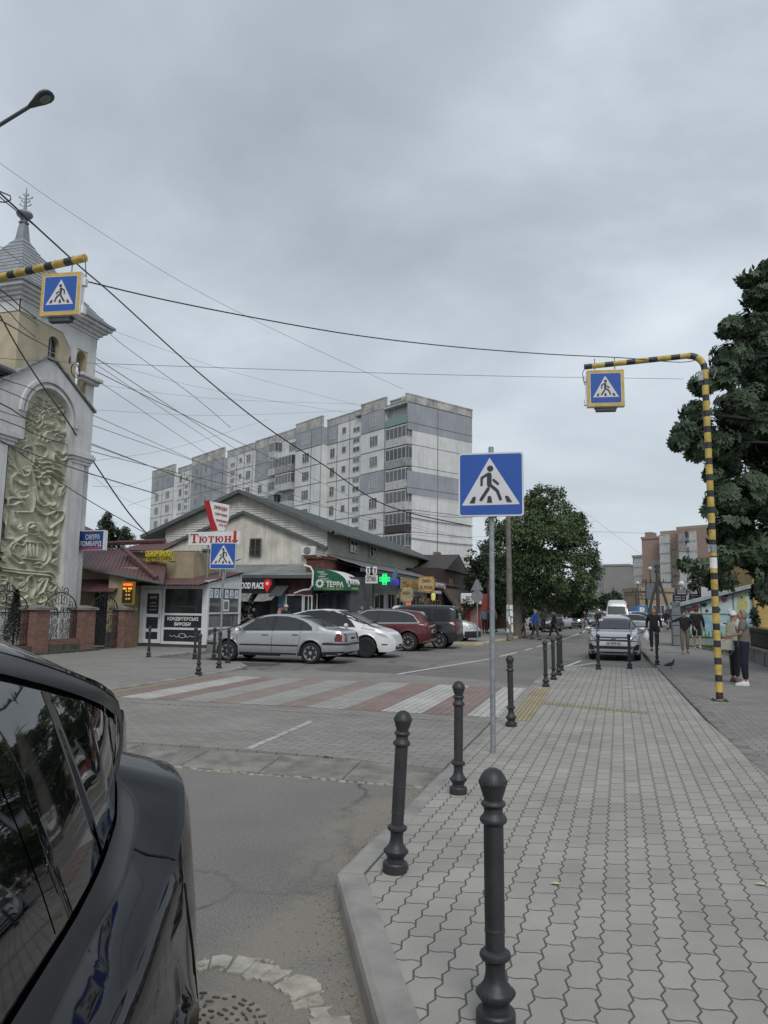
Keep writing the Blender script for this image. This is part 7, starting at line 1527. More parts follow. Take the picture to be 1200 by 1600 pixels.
 mats = dict(P=PLAS, R=REDL, C=CLR, H=CHR, D=UNDER, B=pm, G=CGD, A=ALLOY, S=mat(name+'_seam', (.01,.01,.01),.8))
 if detail:
  for nm, poly, view, both, mk in S.get('dec', ()): decal(nm, poly, mats[mk], view, .006, both=both)
  sm = MB()
  for p, q in S.get('seams', ()): decal('panel_gap', line(p, q), mats['S'], 'L', .0035, both=True, step=.15)
 # inner wheel wells and floor
 mb = MB(); mb.box(X0+.35, X1-.5,-W+.24, W-.24, sill+.01, min(.62, S['belt'][3][1]-.2)); mb.build('underbody', UNDER, t, local=True)
 # wheels
 def wheel(cx, sy):
  cy = sy*(W*np.interp(cx, [p[0] for p in S['plan']],[p[1] for p in S['plan']])-.005); wd = .215
  mb = MB(); mb.lathe([(r*.60,-wd),(r*.9,-wd),(r*.985,-wd+.03),(r, -wd/2),(r*.985,-.035),(r*.93,-.008),(r*.80,0),(r*.66,-.004),(r*.655,-.02)],28,(0,0,0), 'y', caps=False); mb.v = [(x+cx, cy+y*sy, z+r) for x, y, z in mb.v]
  w_ = mb.build('wheel', RUB, t, smooth=True, local=True, angle=50)
  mb = MB(); rr_ = r*.665; mb.lathe([(rr_, -.012),(rr_*.93,-.018),(rr_*.90,-.07),(.001,-.09)],24,(0,0,0), 'y'); mb.v = [(x+cx, cy+y*sy, z+r) for x, y, z in mb.v]; mb.build('rim_well', PLAS, w_, smooth=True, local=True)
  ns = int(rim); am = PLAS if S.get('dark_rim') else ALLOY
  mb = MB(); mb.lathe([(rr_, -.010),(rr_, -.004),(rr_*.92,-.008),(rr_*.90,-.03)],28,(0,0,0), 'y', caps=False); mb.lathe([(.06,-.04),(.055,-.012),(.001,-.008)],12,(0,0,0), 'y')
  for k in range(ns):
   a = 2*PI*k/ns+.3; ca, sa = math.cos(a), math.sin(a); wi = S.get('spoke', .035)*(5/ns)**.4
   mb.prism([(ca*.03-sa*wi, -.02, sa*.03+ca*wi),(ca*.03+sa*wi, -.02, sa*.03-ca*wi),(ca*rr_*.94+sa*wi*.75,-.008, sa*rr_*.94-ca*wi*.75),(ca*rr_*.94-sa*wi*.75,-.008, sa*rr_*.94+ca*wi*.75)],(0,-.03,0))
  mb.v = [(x+cx, cy+y*sy, z+r) for x, y, z in mb.v]; mb.build('rim', am, w_, local=True)
 for cx in (fx, rx):
  for sy in (1,-1): wheel(cx, sy)
 # mirrors
 if 'mirror' in S:
  mx, mz = S['mirror']
  for sy in (1,-1):
   w0 = np.interp(mx, [p[0] for p in S['plan']],[p[1] for p in S['plan']])*W*.93
   mb = MB(); rows2 = []
   for k, (s_, yy) in enumerate(((.55,0.02),(.95,.05),(1,.12),(.9,.19),(.5,.225))): rows2.append([(mx+.055*s_*math.cos(a)-.01*k*.5, sy*(w0+yy), mz+.075*s_*math.sin(a)) for a in np.linspace(0,2*PI, 12, endpoint=False)])
   mb.grid(rows2, close=True); mb.f += [tuple(range(12)), tuple(range(48,60))]; mb.m += [0,0]; mb.build('mirror', S.get('mirror_mat', pm), t, smooth=True, local=True, angle=60)
 for nm, x_, y0, z_, w_, txt, fw in S.get('plates', ()):
  h = bv.ray_cast(Vector((6*fw, y0, z_)), Vector((-fw, 0,0))); px = h[0].x+fw*.012
  mb = MB(); mb.box(px-.008, px+.008, y0-.26, y0+.26, z_-.056, z_+.056); mb.build('number_plate', PLATE, t, local=True, bevel=.002)
  o = text(txt, .10,(0,0,0), mats['S'], None, width=.44, bold=.02, name='plate_lettering'); o.parent = t; o.rotation_euler = (0,0, fw*PI/2); o.location = (px+fw*.012, y0, z_-.035)
 t['_'] = 0; del t['_']
 return t, decal, bv
# ---- silver saloon
def sgl(*p): return list(p)
SAL = dict(W=1.75, wb=2.70, r=.315, sill=.20, top=[(-2.40,.52),(-2.39,.80),(-2.33,.94),(-2.2,.985),(-1.78,1.03),(-1.55,1.13),(-1.2,1.30),(-.8,1.415),(-.3,1.455),(.15,1.44),(.5,1.375),(.85,1.23),(1.28,.985),(1.5,.955),(1.9,.87),(2.12,.78),(2.22,.66),(2.27,.52)],
 belt=[(-2.4,.78),(-2.3,.90),(-1.8,.955),(-.9,.93),(0,.905),(1.2,.89),(1.7,.83),(2.1,.70),(2.27,.50)], plan=[(-2.40,.74),(-2.34,.86),(-2.15,.94),(-1.6,.99),(0,1),(1.3,.985),(1.8,.94),(2.05,.86),(2.2,.70),(2.27,.52)],
 bottom=[(-2.4,.36),(-2.2,.27),(-1.7,.22),(0,.20),(1.7,.21),(2.1,.24),(2.27,.30)],
 glass=[('side_window', [(-.05,.95),(.98,.945),(.72,1.13),(.45,1.27),(.2,1.345),(-.05,1.365)], 'L', True),('side_window', [(-.95,.96),(-.17,.955),(-.17,1.368),(-.45,1.36),(-.75,1.31),(-.95,1.25)], 'L', True),('quarter_window', [(-1.32,.985),(-1.02,.965),(-1.02,1.225),(-1.15,1.165),(-1.30,1.06)], 'L', True),
  ('windscreen', [(-.66,1.0),(.66,1.0),(.55,1.37),(-.55,1.37)], 'F', False),('rear_window', [(-.58,1.08),(.58,1.08),(.50,1.37),(-.50,1.37)], 'B', False)],
 surround=[[(-1.37,.975),(1.03,.93),(.74,1.145),(.46,1.29),(.2,1.365),(-.05,1.385),(-.45,1.38),(-.77,1.33),(-1.0,1.26),(-1.18,1.18),(-1.34,1.07)]],
 dec=[('side_moulding', [(-.95,.50),(.95,.50),(.95,.545),(-.95,.545)], 'L', True, 'P'),('sill_trim', [(-1.0,.205),(1.0,.205),(1.0,.30),(-1.0,.30)], 'L', True, 'P'),('rear_bumper_strip', [(-2.36,.56),(-1.72,.56),(-1.72,.62),(-2.36,.62)], 'L', True, 'P'),('front_bumper_strip', [(1.72,.50),(2.1,.50),(2.1,.56),(1.72,.56)], 'L', True, 'P'),('rear_bumper_strip', [(-.8,.56),(.8,.56),(.8,.62),(-.8,.62)], 'B', False, 'P'),
      ('tail_lamp', [(-2.30,.66),(-2.10,.66),(-2.08,.74),(-2.13,.88),(-2.22,.91),(-2.30,.90)], 'L', True, 'R'),('tail_lamp', [(.50,.68),(.70,.68),(.68,.90),(.52,.90)], 'B', True, 'R'),('head_lamp', [(1.88,.64),(2.18,.58),(2.12,.72),(1.86,.79)], 'L', True, 'C'),('head_lamp', [(.38,.60),(.74,.60),(.72,.74),(.38,.76)], 'F', True, 'C'),('grille', [(-.36,.56),(.36,.56),(.38,.74),(-.38,.74)], 'F', False, 'P'),('boot_line', [(-.78,.655),(.78,.655),(.78,.668),(-.78,.668)], 'B', False, 'S'),('lower_intake', [(-.6,.3),(.6,.3),(.6,.42),(-.6,.42)], 'F', False, 'P'),
      ('rear_valance', [(-2.3,.25),(-1.72,.23),(-1.72,.36),(-2.38,.38)], 'L', True, 'P'),('door_handle', [(.02,.80),(.22,.80),(.22,.83),(.02,.83)], 'L', True, 'P'),('door_handle', [(-.95,.82),(-.75,.82),(-.75,.85),(-.95,.85)], 'L', True, 'P'),('side_lamp', [(1.12,.66),(1.18,.66),(1.18,.70),(1.12,.70)], 'L', True, 'R')],
 seams=[((-.11,.30),(-.11,.95)),((-1.0,.62),(-1.02,.96)),((1.02,.32),(1.06,.93)),((-1.0,.62),(-.93,.40)),((-2.08,.64),(-1.72,.62))], mirror=(.88,1.0), spoke=.04, plates=[('p', 0,0,.76,0, 'AT 2184 CO', -1)])
SILV = paint('silver_paint', (.44,.455,.475),.65,.34,.6)
car('silver_saloon', 'silver four door saloon parked nose in, nearest of the row by the shops', 'car', (-9.72,21.48, ZR), PI+R(1.5), SAL, SILV, '7', group='cars parked nose in at the shops')
# ---- white electric crossover, nose out
CRO = dict(W=1.92, wb=2.89, r=.355, sill=.22, gap=.045, top=[(-2.38,.6),(-2.36,.95),(-2.25,1.12),(-1.9,1.25),(-1.4,1.44),(-.8,1.58),(-.2,1.625),(.3,1.59),(.8,1.42),(1.25,1.18),(1.5,1.06),(1.9,.95),(2.15,.84),(2.30,.70),(2.37,.50)],
 belt=[(-2.38,.95),(-2.0,1.06),(-1.0,1.02),(0,.98),(.9,.93),(1.5,.93),(1.9,.86),(2.2,.74),(2.37,.48)], plan=[(-2.38,.72),(-2.25,.88),(-1.9,.96),(-1.2,1),(1.4,1),(1.8,.95),(2.1,.84),(2.28,.68),(2.37,.50)], bottom=[(-2.38,.40),(-2.0,.28),(-1.6,.22),(1.7,.22),(2.2,.2),(2.37,.26)],
 glass=[('side_window', [(-1.75,1.12),(1.0,1.03),(.82,1.20),(.52,1.40),(.2,1.52),(-.3,1.55),(-.8,1.51),(-1.3,1.36)], 'L', True),('windscreen', [(-.74,1.12),(.74,1.12),(.58,1.55),(-.58,1.55)], 'F', False),('rear_window', [(-.6,1.15),(.6,1.15),(.5,1.45),(-.5,1.45)], 'B', False)], tint=1,
 surround=[[(-1.82,1.10),(1.06,1.005),(.86,1.215),(.54,1.42),(.15,1.54),(-.3,1.572),(-.82,1.535),(-1.35,1.385)]],
 dec=[('head_lamp', [(1.80,.80),(2.12,.68),(2.17,.68),(2.12,.75),(1.95,.83),(1.76,.87)], 'L', True, 'C'),('side_camera', [(1.00,.80),(1.14,.80),(1.12,.83),(1.02,.83)], 'L', True, 'P'),('fog_slot', [(1.98,.44),(2.16,.43),(2.16,.47),(1.98,.48)], 'L', True, 'P'),('lower_intake', [(-.5,.28),(.5,.28),(.46,.40),(-.46,.40)], 'F', False, 'P'),('sill_trim', [(-1.0,.225),(1.0,.225),(1.0,.27),(-1.0,.27)], 'L', True, 'P'),('door_handle', [(.1,.82),(.32,.82),(.32,.845),(.1,.845)], 'L', True, 'P')],
 seams=[((-.1,.28),(-.1,1.0)),((.98,.30),(1.0,.96)),((1.25,.99),(1.9,.90))], mirror=(.78,1.07), dark_rim=1, spoke=.04, plates=[('p', 0,0,.42,0, 'AT 5530 EI', 1)])
car('white_crossover', 'white electric crossover with black wheels parked nose out behind the silver saloon', 'car', (-9.10,24.78, ZR), R(0), CRO, paint('white_paint', (.66,.67,.68),0,.3,.8), '9', glass=CGD, group='cars parked nose in at the shops')
# ---- dark red SUV
SUV = dict(W=1.89, wb=2.82, r=.365, sill=.26, top=[(-2.25,.60),(-2.24,.95),(-2.16,1.12),(-2.0,1.36),(-1.78,1.545),(-1.2,1.62),(-.4,1.655),(.2,1.64),(.6,1.55),(1.0,1.33),(1.32,1.13),(1.8,1.05),(2.15,.95),(2.33,.80),(2.42,.58)],
 belt=[(-2.25,1.0),(-1.9,1.07),(-1,1.06),(.8,1.01),(1.4,.99),(2.0,.9),(2.42,.56)], plan=[(-2.25,.82),(-2.15,.92),(-1.8,.98),(0,1),(1.6,.99),(2.1,.9),(2.33,.74),(2.42,.6)], bottom=[(-2.25,.38),(-1.9,.30),(0,.26),(2.2,.28),(2.42,.34)],
 glass=[('side_window', [(-.1,1.10),(1.0,1.08),(.62,1.40),(.35,1.52),(-.1,1.555)], 'L', True),('side_window', [(-1.15,1.11),(-.2,1.10),(-.2,1.555),(-.9,1.53),(-1.15,1.49)], 'L', True),('quarter_window', [(-1.72,1.13),(-1.22,1.11),(-1.22,1.48),(-1.5,1.38)], 'L', True),('windscreen', [(-.7,1.12),(.7,1.12),(.58,1.55),(-.58,1.55)], 'F', False),('rear_window', [(-.66,1.14),(.66,1.14),(.55,1.50),(-.55,1.50)], 'B', False)],
 surround=[[(-1.84,1.10),(1.08,1.05),(.65,1.425),(.36,1.55),(-.1,1.585),(-.9,1.56),(-1.3,1.49),(-1.58,1.38)]], trim_mat=CHR,
 dec=[('tail_lamp', [(-2.2,.88),(-1.86,.90),(-1.90,1.02),(-2.14,1.02)], 'L', True, 'R'),('tail_lamp', [(.42,.86),(.86,.86),(.84,1.02),(.45,1.0)], 'B', True, 'R'),('bumper_insert', [(-.75,.34),(.75,.34),(.75,.48),(-.75,.48)], 'B', False, 'A'),('exhaust_trim', [(-2.22,.34),(-1.98,.33),(-2.05,.40),(-2.24,.44)], 'L', True, 'H'),('head_lamp', [(2.0,.78),(2.32,.72),(2.3,.85),(2.0,.9)], 'L', True, 'C'),('head_lamp', [(.45,.72),(.8,.72),(.8,.86),(.45,.84)], 'F', True, 'C'),('grille', [(-.42,.45),(.42,.45),(.46,.82),(-.46,.82)], 'F', False, 'P'),('reflector', [(-2.2,.64),(-1.95,.65),(-1.95,.69),(-2.2,.70)], 'L', True, 'R'),('door_handle', [(-.05,.92),(.15,.92),(.15,.95),(-.05,.95)], 'L', True, 'B')],
 seams=[((-.15,.34),(-.15,1.08)),((-1.15,.75),(-1.18,1.08)),((1.05,.36),(1.05,1.03)),((-1.9,.80),(-2.2,.78))], mirror=(.8,1.12), spoke=.03, plates=[('p', 0,0,.78,0, 'AT 7716 HB', -1)])
car('red_suv', 'dark red SUV parked nose in between the white crossover and the black van', 'car', (-8.78,29.16, ZR), PI+R(2), SUV, paint('dark_red_paint', (.10,.012,.018),.35,.3,.9), '10', group='cars parked nose in at the shops')
# ---- dark van
VAN = dict(W=1.79, wb=2.68, r=.33, sill=.24, tum=.16, inset=.02, top=[(-2.08,.5),(-2.07,.95),(-2.05,1.35),(-1.98,1.70),(-1.85,1.80),(-1.2,1.83),(0,1.83),(.4,1.80),(.75,1.62),(1.2,1.22),(1.35,1.12),(1.8,1.02),(2.1,.90),(2.28,.72),(2.33,.5)],
 belt=[(-2.08,.95),(-1.8,1.08),(0,1.08),(1.2,1.0),(1.9,.90),(2.33,.5)], plan=[(-2.08,.92),(-2.02,.96),(-1.7,1),(1.5,1),(2.0,.92),(2.25,.76),(2.33,.6)], bottom=[(-2.08,.34),(-1.8,.26),(0,.24),(2.33,.3)],
 glass=[('side_window', [(.12,1.12),(1.12,1.09),(.72,1.50),(.5,1.65),(.12,1.68)], 'L', True),('side_window', [(-.95,1.14),(.02,1.12),(.02,1.68),(-.95,1.68)], 'L', True),('quarter_window', [(-1.82,1.15),(-1.05,1.14),(-1.05,1.66),(-1.78,1.62)], 'L', True),('windscreen', [(-.72,1.15),(.72,1.15),(.66,1.68),(-.66,1.68)], 'F', False),('rear_window', [(-.62,1.15),(.62,1.15),(.58,1.62),(-.58,1.62)], 'B', False)], tint=1,
 dec=[('tail_lamp', [(-2.06,.78),(-1.92,.78),(-1.92,1.22),(-2.04,1.22)], 'L', True, 'R'),('tail_lamp', [(.70,.8),(.85,.8),(.84,1.2),(.72,1.2)], 'B', True, 'R'),('head_lamp', [(1.85,.72),(2.2,.66),(2.15,.84),(1.85,.92)], 'L', True, 'C'),('head_lamp', [(.4,.68),(.78,.68),(.75,.84),(.42,.82)], 'F', True, 'C'),('front_bumper_trim', [(1.72,.30),(2.3,.30),(2.28,.62),(1.78,.60)], 'L', True, 'P'),('front_bumper_trim', [(-.75,.30),(.75,.30),(.75,.60),(-.75,.60)], 'F', False, 'P'),('rear_bumper_trim', [(-2.06,.34),(-1.7,.34),(-1.72,.56),(-2.06,.60)], 'L', True, 'P'),('rear_bumper_trim', [(-.8,.36),(.8,.36),(.8,.6),(-.8,.6)], 'B', False, 'P')],
 seams=[((.07,.34),(.07,1.7)),((-1.0,.60),(-1.0,1.7)),((1.0,.34),(1.05,1.05)),((-1.0,1.0),(-1.9,1.0))], mirror=(.95,1.14), spoke=.05)
car('dark_van', 'dark passenger van with silver wheels parked nose in beside the red SUV', 'van', (-7.97,31.55, ZR), PI+R(1), VAN, paint('black_blue_paint', (.016,.018,.024),.3,.3,.8), '5', glass=CGD, group='cars parked nose in at the shops')
v_ = car('white_small_van', 'white small van with black bumper parked nose out at the end of the row', 'van', (-8.17,36.4, ZR),0, dict(VAN, dark_rim=1), paint('plain_white_paint', (.60,.61,.62),0,.4,.5), '6', glass=CGD, group='cars parked nose in at the shops')
# ---- silver hatchback facing the camera
HAT = dict(W=1.74, wb=2.65, r=.315, sill=.22, top=[(-1.95,.55),(-1.94,.9),(-1.85,1.10),(-1.55,1.34),(-1.1,1.45),(-.4,1.48),(.1,1.465),(.5,1.36),(.95,1.12),(1.2,1.0),(1.6,.965),(1.9,.92),(2.08,.86),(2.17,.80),(2.23,.66),(2.25,.5)],
 belt=[(-1.95,.85),(-1.5,.96),(0,.93),(1.1,.90),(1.7,.87),(2.08,.76),(2.25,.48)], plan=[(-1.95,.78),(-1.8,.9),(-1.3,.99),(0,1),(1.4,.99),(1.85,.95),(2.08,.88),(2.19,.78),(2.25,.66)], bottom=[(-1.95,.34),(-1.6,.24),(1.6,.22),(2.1,.22),(2.25,.27)],
 glass=[('side_window', [(-.1,.99),(.98,.96),(.6,1.22),(.3,1.35),(-.1,1.39)], 'L', True),('side_window', [(-1.4,1.02),(-.18,.99),(-.18,1.39),(-.8,1.37),(-1.2,1.25)], 'L', True),('windscreen', [(-.70,1.03),(.70,1.03),(.70,1.05),(.56,1.385),(.3,1.405),(-.3,1.405),(-.56,1.385),(-.70,1.05)], 'F', False),('rear_window', [(-.6,1.05),(.6,1.05),(.5,1.35),(-.5,1.35)], 'B', False)],
 surround=[[(-1.48,1.0),(1.04,.945),(.62,1.24),(.31,1.375),(-.1,1.41),(-.8,1.39),(-1.25,1.27)]],
 dec=[('upper_grille', [(-.44,.65),(.44,.65),(.53,.735),(.46,.80),(-.46,.80),(-.53,.735)], 'F', False, 'P'),('lamp_surround', [(.55,.65),(.79,.655),(.815,.74),(.80,.82),(.60,.79)], 'F', True, 'P'),('lower_grille', [(-.58,.40),(.58,.40),(.64,.50),(-.64,.50)], 'F', False, 'P'),('fog_recess', [(.62,.33),(.80,.38),(.82,.54),(.72,.56),(.62,.46)], 'F', True, 'P'),('bumper_lip', [(-.72,.335),(.72,.335),(.70,.375),(-.70,.375)], 'F', False, 'A'),('lower_shade', [(-.75,.23),(.75,.23),(.74,.315),(-.74,.315)], 'F', False, 'D'),('head_lamp', [(1.72,.70),(2.1,.66),(2.06,.78),(1.74,.86)], 'L', True, 'C')],
 seams=[((-.12,.3),(-.12,.96)),((1.0,.3),(1.04,.93)),((-1.1,.6),(-1.15,.97))], mirror=(.72,1.03), spoke=.04, plates=[('p', 0,0,.585,0, 'AP 7079 CK', 1)])
hc, hdec, hbv = car('silver_hatchback', 'silver hatchback facing the camera, parked on the bay behind three bollards', 'car', (.42,28.42, ZR), R(-90-2.5), HAT, paint('light_silver_paint', (.50,.515,.53),.6,.34,.7), '5', fine=1.4)
hdec('head_lamp', [(.58,.67),(.77,.675),(.79,.74),(.775,.795),(.62,.77)], CLR, 'F', .012, both=True)
hdec('grille_bar', [(-.44,.715),(.44,.715),(.45,.74),(-.45,.74)], CHR, 'F', .014)
hdec('badge', [(.075*math.cos(a),.735+.035*math.sin(a)) for a in np.linspace(0,2*PI, 14, endpoint=False)], mat('badge_blue', (.05,.09,.2),.3), 'F', .018)
hdec('wiper', [(-.55,1.03),(.1,1.055),(.1,1.068),(-.55,1.045)], PLAS, 'F', .014); hdec('wiper', [(.0,1.03),(.6,1.05),(.6,1.063),(.0,1.045)], PLAS, 'F', .012)
hdec('screen_sticker', [(-.55,1.30),(-.40,1.31),(-.40,1.37),(-.53,1.36)], PLATE, 'F', .010)
mb = MB(); mb.tube([(-1.3,0,1.47),(-1.38,0,1.60)],.006,5); mb.build('aerial', PLAS, hc, local=True)
# ---- further traffic
def fcar(name, lab, loc, rz, S, c, cat='car', fine=.45, **k): return car(name, lab, cat, loc, rz, S, paint(name+'_paint', c, .4,.35,.6), '5', fine=fine, group=None, **k)
BUS = dict(VAN, top=[(-3.0,.5),(-2.99,1.2),(-2.9,2.45),(-2.6,2.58),(0,2.62),(1.3,2.58),(1.75,2.35),(2.1,1.6),(2.25,1.25),(2.55,1.12),(2.72,.9),(2.78,.5)], belt=[(-3,1.2),(0,1.25),(2.1,1.2),(2.5,1.0),(2.78,.5)], plan=[(-3,.95),(-2.8,1),(2.2,1),(2.5,.94),(2.7,.8),(2.78,.7)], bottom=[(-3,.35),(2.78,.3)], W=2.0, fx=1.85, rx=-1.7,
 glass=[('windscreen', [(-.82,1.35),(.82,1.35),(.76,2.05),(-.76,2.05)], 'F', False),('side_window', [(.9,1.35),(1.85,1.35),(1.6,1.95),(.9,2.0)], 'L', True)], dec=[('head_lamp', [(.6,.8),(.9,.8),(.88,1.08),(.62,1.0)], 'F', True, 'C'),('grille', [(-.5,.75),(.5,.75),(.5,1.0),(-.5,1.0)], 'F', False, 'P'),('bumper', [(-.9,.35),(.9,.35),(.9,.62),(-.9,.62)], 'F', False, 'P')], seams=(), mirror=(2.0,1.5), surround=())
BUS.pop('surround')
p = PD(965,960,62); fcar('white_minibus', 'white high roofed van facing the camera behind the silver hatchback', (p.x, p.y+3, ZR), R(-90), BUS, (.58,.59,.60), 'van')
p = PD(995,960,58); fcar('silver_estate', 'silver car seen from the side right behind the silver hatchback', (p.x, p.y, ZR), R(-8), SAL, (.40,.42,.44));
p = PD(1000,960,66); fcar('pale_estate', 'pale roofed car half hidden behind the side-on silver car', (p.x, p.y, ZR), R(-6), dict(SUV, r=.34),(.36,.39,.38))
p = PD(897,960,70); c1 = fcar('oncoming_car', 'dark silver oncoming car with lit headlights in the left lane', (p.x, p.y+2, ZR), R(-96), HAT, (.16,.17,.18))
for sx_ in (-1,1): c1[1]('lit_head_lamp', [(sx_*.66+.085*math.cos(a),.74+.07*math.sin(a)) for a in np.linspace(0,2*PI, 12, endpoint=False)], led('lit_lamp', (1,.98,.9),3.0), 'F', .012)
p = PD(917,960,76); fcar('waiting_car', 'dark car with one lit headlight behind the oncoming car', (p.x, p.y+2, ZR), R(-94), SAL, (.10,.11,.12))
for i, (px, d, S_, c, lab, rz) in enumerate(((853,58, VAN, (.012,.013,.018), 'black van parked on the left kerb behind the man in the blue jacket', -100),(872,66, HAT, (.50,.51,.52), 'white hatchback parked beyond the black van on the left', -104),(884,78, BUS, (.52,.53,.53), 'white van parked far down the left kerb under the tree edge', -100),(868,74, SAL, (.42,.43,.44), 'pale saloon parked between the white hatchback and far white van', -102),(940,88, SUV, (.16,.03,.03), 'far dark red car left of the white high roofed van', -94),(928,100, BUS, (.45,.44,.40), 'farthest pale van in the middle of the road', -92),(1036,70, HAT, (.07,.08,.09), 'dark car beyond the man with the white bag', 90))):
 p = PD(px, 960, d); fcar('far_car' if S_ in (HAT, SAL, SUV) else 'far_van', lab, (p.x, p.y, ZR), R(rz), S_, c, 'car' if S_ in (HAT, SAL, SUV) else 'van', fine=.4, detail=(d < 80))
# ================================================================ BLACK CAR IN THE FOREGROUND
BPAINT = mat('gloss_black_paint', (.003,.003,.0035),.035,.05,2, spec=.22)
BLC = dict(W=1.94, wb=2.90, r=.37, sill=.24, flare=.025, tum=.40, inset=.08, step=.03, gap=.04,
 top=[(-2.86,.56),(-2.85,.80),(-2.81,.95),(-2.74,1.03),(-2.67,1.08),(-2.5,1.12),(-2.24,1.26),(-1.96,1.375),(-1.7,1.45),(-1.5,1.50),(-1.1,1.56),(-.5,1.60),(.1,1.59),(.6,1.50),(1.1,1.24),(1.4,1.10),(1.9,1.02),(2.2,.92),(2.38,.76),(2.44,.5)],
 belt=[(-2.86,.66),(-2.78,.80),(-2.66,.92),(-2.5,1.0),(-2.3,1.045),(-2.1,1.03),(-1.9,.98),(-1.65,.92),(-1.2,.875),(0,.90),(1.2,.92),(1.8,.90),(2.2,.78),(2.44,.48)],
 shelf=[(-2.86,.02),(-2.6,.06),(-2.4,.11),(-2.2,.165),(-2.0,.19),(-1.7,.13),(-1.2,.08),(0,.08),(1,.06),(2.4,.05)],
 plan=[(-2.86,.42),(-2.80,.54),(-2.68,.67),(-2.5,.79),(-2.3,.875),(-2.1,.95),(-1.9,.985),(-1.7,.998),(-1.4,1),(1.4,1),(1.9,.95),(2.2,.86),(2.36,.74),(2.44,.6)], bottom=[(-2.86,.36),(-2.2,.28),(0,.24),(2.44,.3)],
 glass=[('side_window', [(-1.119,1.00),(-.01,.985),(-.01,1.47),(-.6,1.475),(-1.119,1.435)], 'L', True),('side_window', [(-.004,.985),(1.02,1.0),(.78,1.22),(.5,1.39),(-.004,1.468)], 'L', True),
  ('quarter_window', [(-1.125,1.0),(-1.5,1.01),(-1.72,1.04),(-1.9,1.08),(-2.02,1.13),(-2.07,1.175),(-2.05,1.205),(-1.92,1.25),(-1.75,1.295),(-1.5,1.355),(-1.3,1.395),(-1.125,1.42)], 'L', True),
  ('windscreen', [(-.72,1.15),(.72,1.15),(.6,1.5),(-.6,1.5)], 'F', False),('rear_window', [(-.62,1.16),(.62,1.16),(.52,1.40),(-.52,1.40)], 'B', False)],
 dec=[('tail_lamp', [(.30,.72),(.46,.72),(.46,.80),(.30,.80)], 'B', True, 'R'),('head_lamp', [(1.95,.78),(2.32,.70),(2.28,.84),(1.98,.90)], 'L', True, 'C'),('grille', [(-.42,.45),(.42,.45),(.46,.80),(-.46,.80)], 'F', False, 'P'),('sill_trim', [(-.95,.25),(.95,.25),(.95,.33),(-.95,.33)], 'L', True, 'P'),('door_handle', [(-.95,.82),(-.70,.82),(-.70,.845),(-.95,.845)], 'L', True, 'P')],
 seams=[((-.01,.34),(-.01,.98)),((1.05,.36),(1.08,.96)),((-1.05,.80),(-1.08,.98))], mirror=(.78,1.08), spoke=.04, plates=[('p', 0,0,.72,0, 'AT 3905 KE', -1)])
UPZ = lambda z: z+.12 if z > .6 else z*1.2
for k_ in ('top', 'belt'): BLC[k_] = [(a, UPZ(b_)) for a, b_ in BLC[k_]]
for k_ in ('glass', 'dec'): BLC[k_] = [(q[0],[(a, UPZ(b_)) for a, b_ in q[1]])+tuple(q[2:]) for q in BLC[k_]]
BLC['seams'] = [((p[0], UPZ(p[1])),(q[0], UPZ(q[1]))) for p, q in BLC['seams']]; BLC['mirror'] = (.78,1.2)
GLB = mat('black_privacy_glass', (.003,.0035,.004),.02,.05,2, spec=.75)
BLC['sur_mat'] = GLB; BLC['surround'] = [[(1.05,1.11),(-1.5,1.12),(-1.9,1.19),(-2.09,1.29),(-2.06,1.335),(-1.75,1.425),(-1.1,1.56),(-.6,1.60),(-.05,1.595),(.5,1.52)]]
bc, bdec, bbv = car('black_crossover', 'glossy black crossover cropped by the left edge in the foreground, rear side window and haunch', 'car', (-1.175,-.258, ZR), math.atan2(-.9165,.40), BLC, BPAINT, '5', glass=GLB, fine=2.6)
SAT = mat('satin_window_trim', (.010,.011,.014),.32,.1,6, spec=.5)
def ring_strip(pts, w0, w1, m, nm, off):
 """continuous trim strip following the glass outline"""
 P = [Vector(p) for p in pts]; inn, out = [],[]
 for i, p in enumerate(P):
  d = (P[min(i+1, len(P)-1)]-P[max(i-1,0)]).normalized(); nn = Vector((d.y, -d.x)); inn.append(p+nn*w0); out.append(p+nn*w1)
 for sd in (1,-1):
  rows = [[],[],[]]
  for a, b_ in zip(inn, out):
   for k, u in enumerate((0,.5,1)):
    q = a.lerp(b_, u); h = bbv.ray_cast(Vector((q.x, 3*sd, q.y)), Vector((0,-sd, 0)))
    if h[0] is None: h = bbv.find_nearest(Vector((q.x, .8*sd, q.y)))
    rows[k].append(h[0]+Vector((0, sd*(off if k != 1 else off+.006),.001)))
  mb = MB(); mb.grid(rows); o = mb.build(nm, m, bc, smooth=True, local=True, angle=80)
def dense(pts, n=6):
 out = []
 for i in range(len(pts)-1):
  p0, p1, p2, p3 = [Vector(pts[max(0, min(len(pts)-1, i+k))]) for k in (-1,0,1,2)]
  for s_ in np.linspace(0,1, n, endpoint=False): out.append(.5*((2*p1)+(-p0+p2)*s_+(2*p0-5*p1+4*p2-p3)*s_**2+(-p0+3*p1-3*p2+p3)*s_**3))
 return out+[Vector(pts[-1])]
TR = [(a, b_+.12) for a, b_ in [(1.05,1.0),(0,.985),(-1.125,1.0),(-1.5,1.01),(-1.72,1.04),(-1.9,1.08),(-2.03,1.13),(-2.085,1.175),(-2.06,1.215),(-1.92,1.26),(-1.75,1.305),(-1.5,1.365),(-1.1,1.44),(-.6,1.482),(-.05,1.478),(.5,1.40)]]
ring_strip(dense(TR),-.008,-.052, SAT, 'window_trim', .012)
ring_strip(dense(TR),-.053,-.060, CHR if False else PLAS, 'trim_edge', .006)
pts = [];
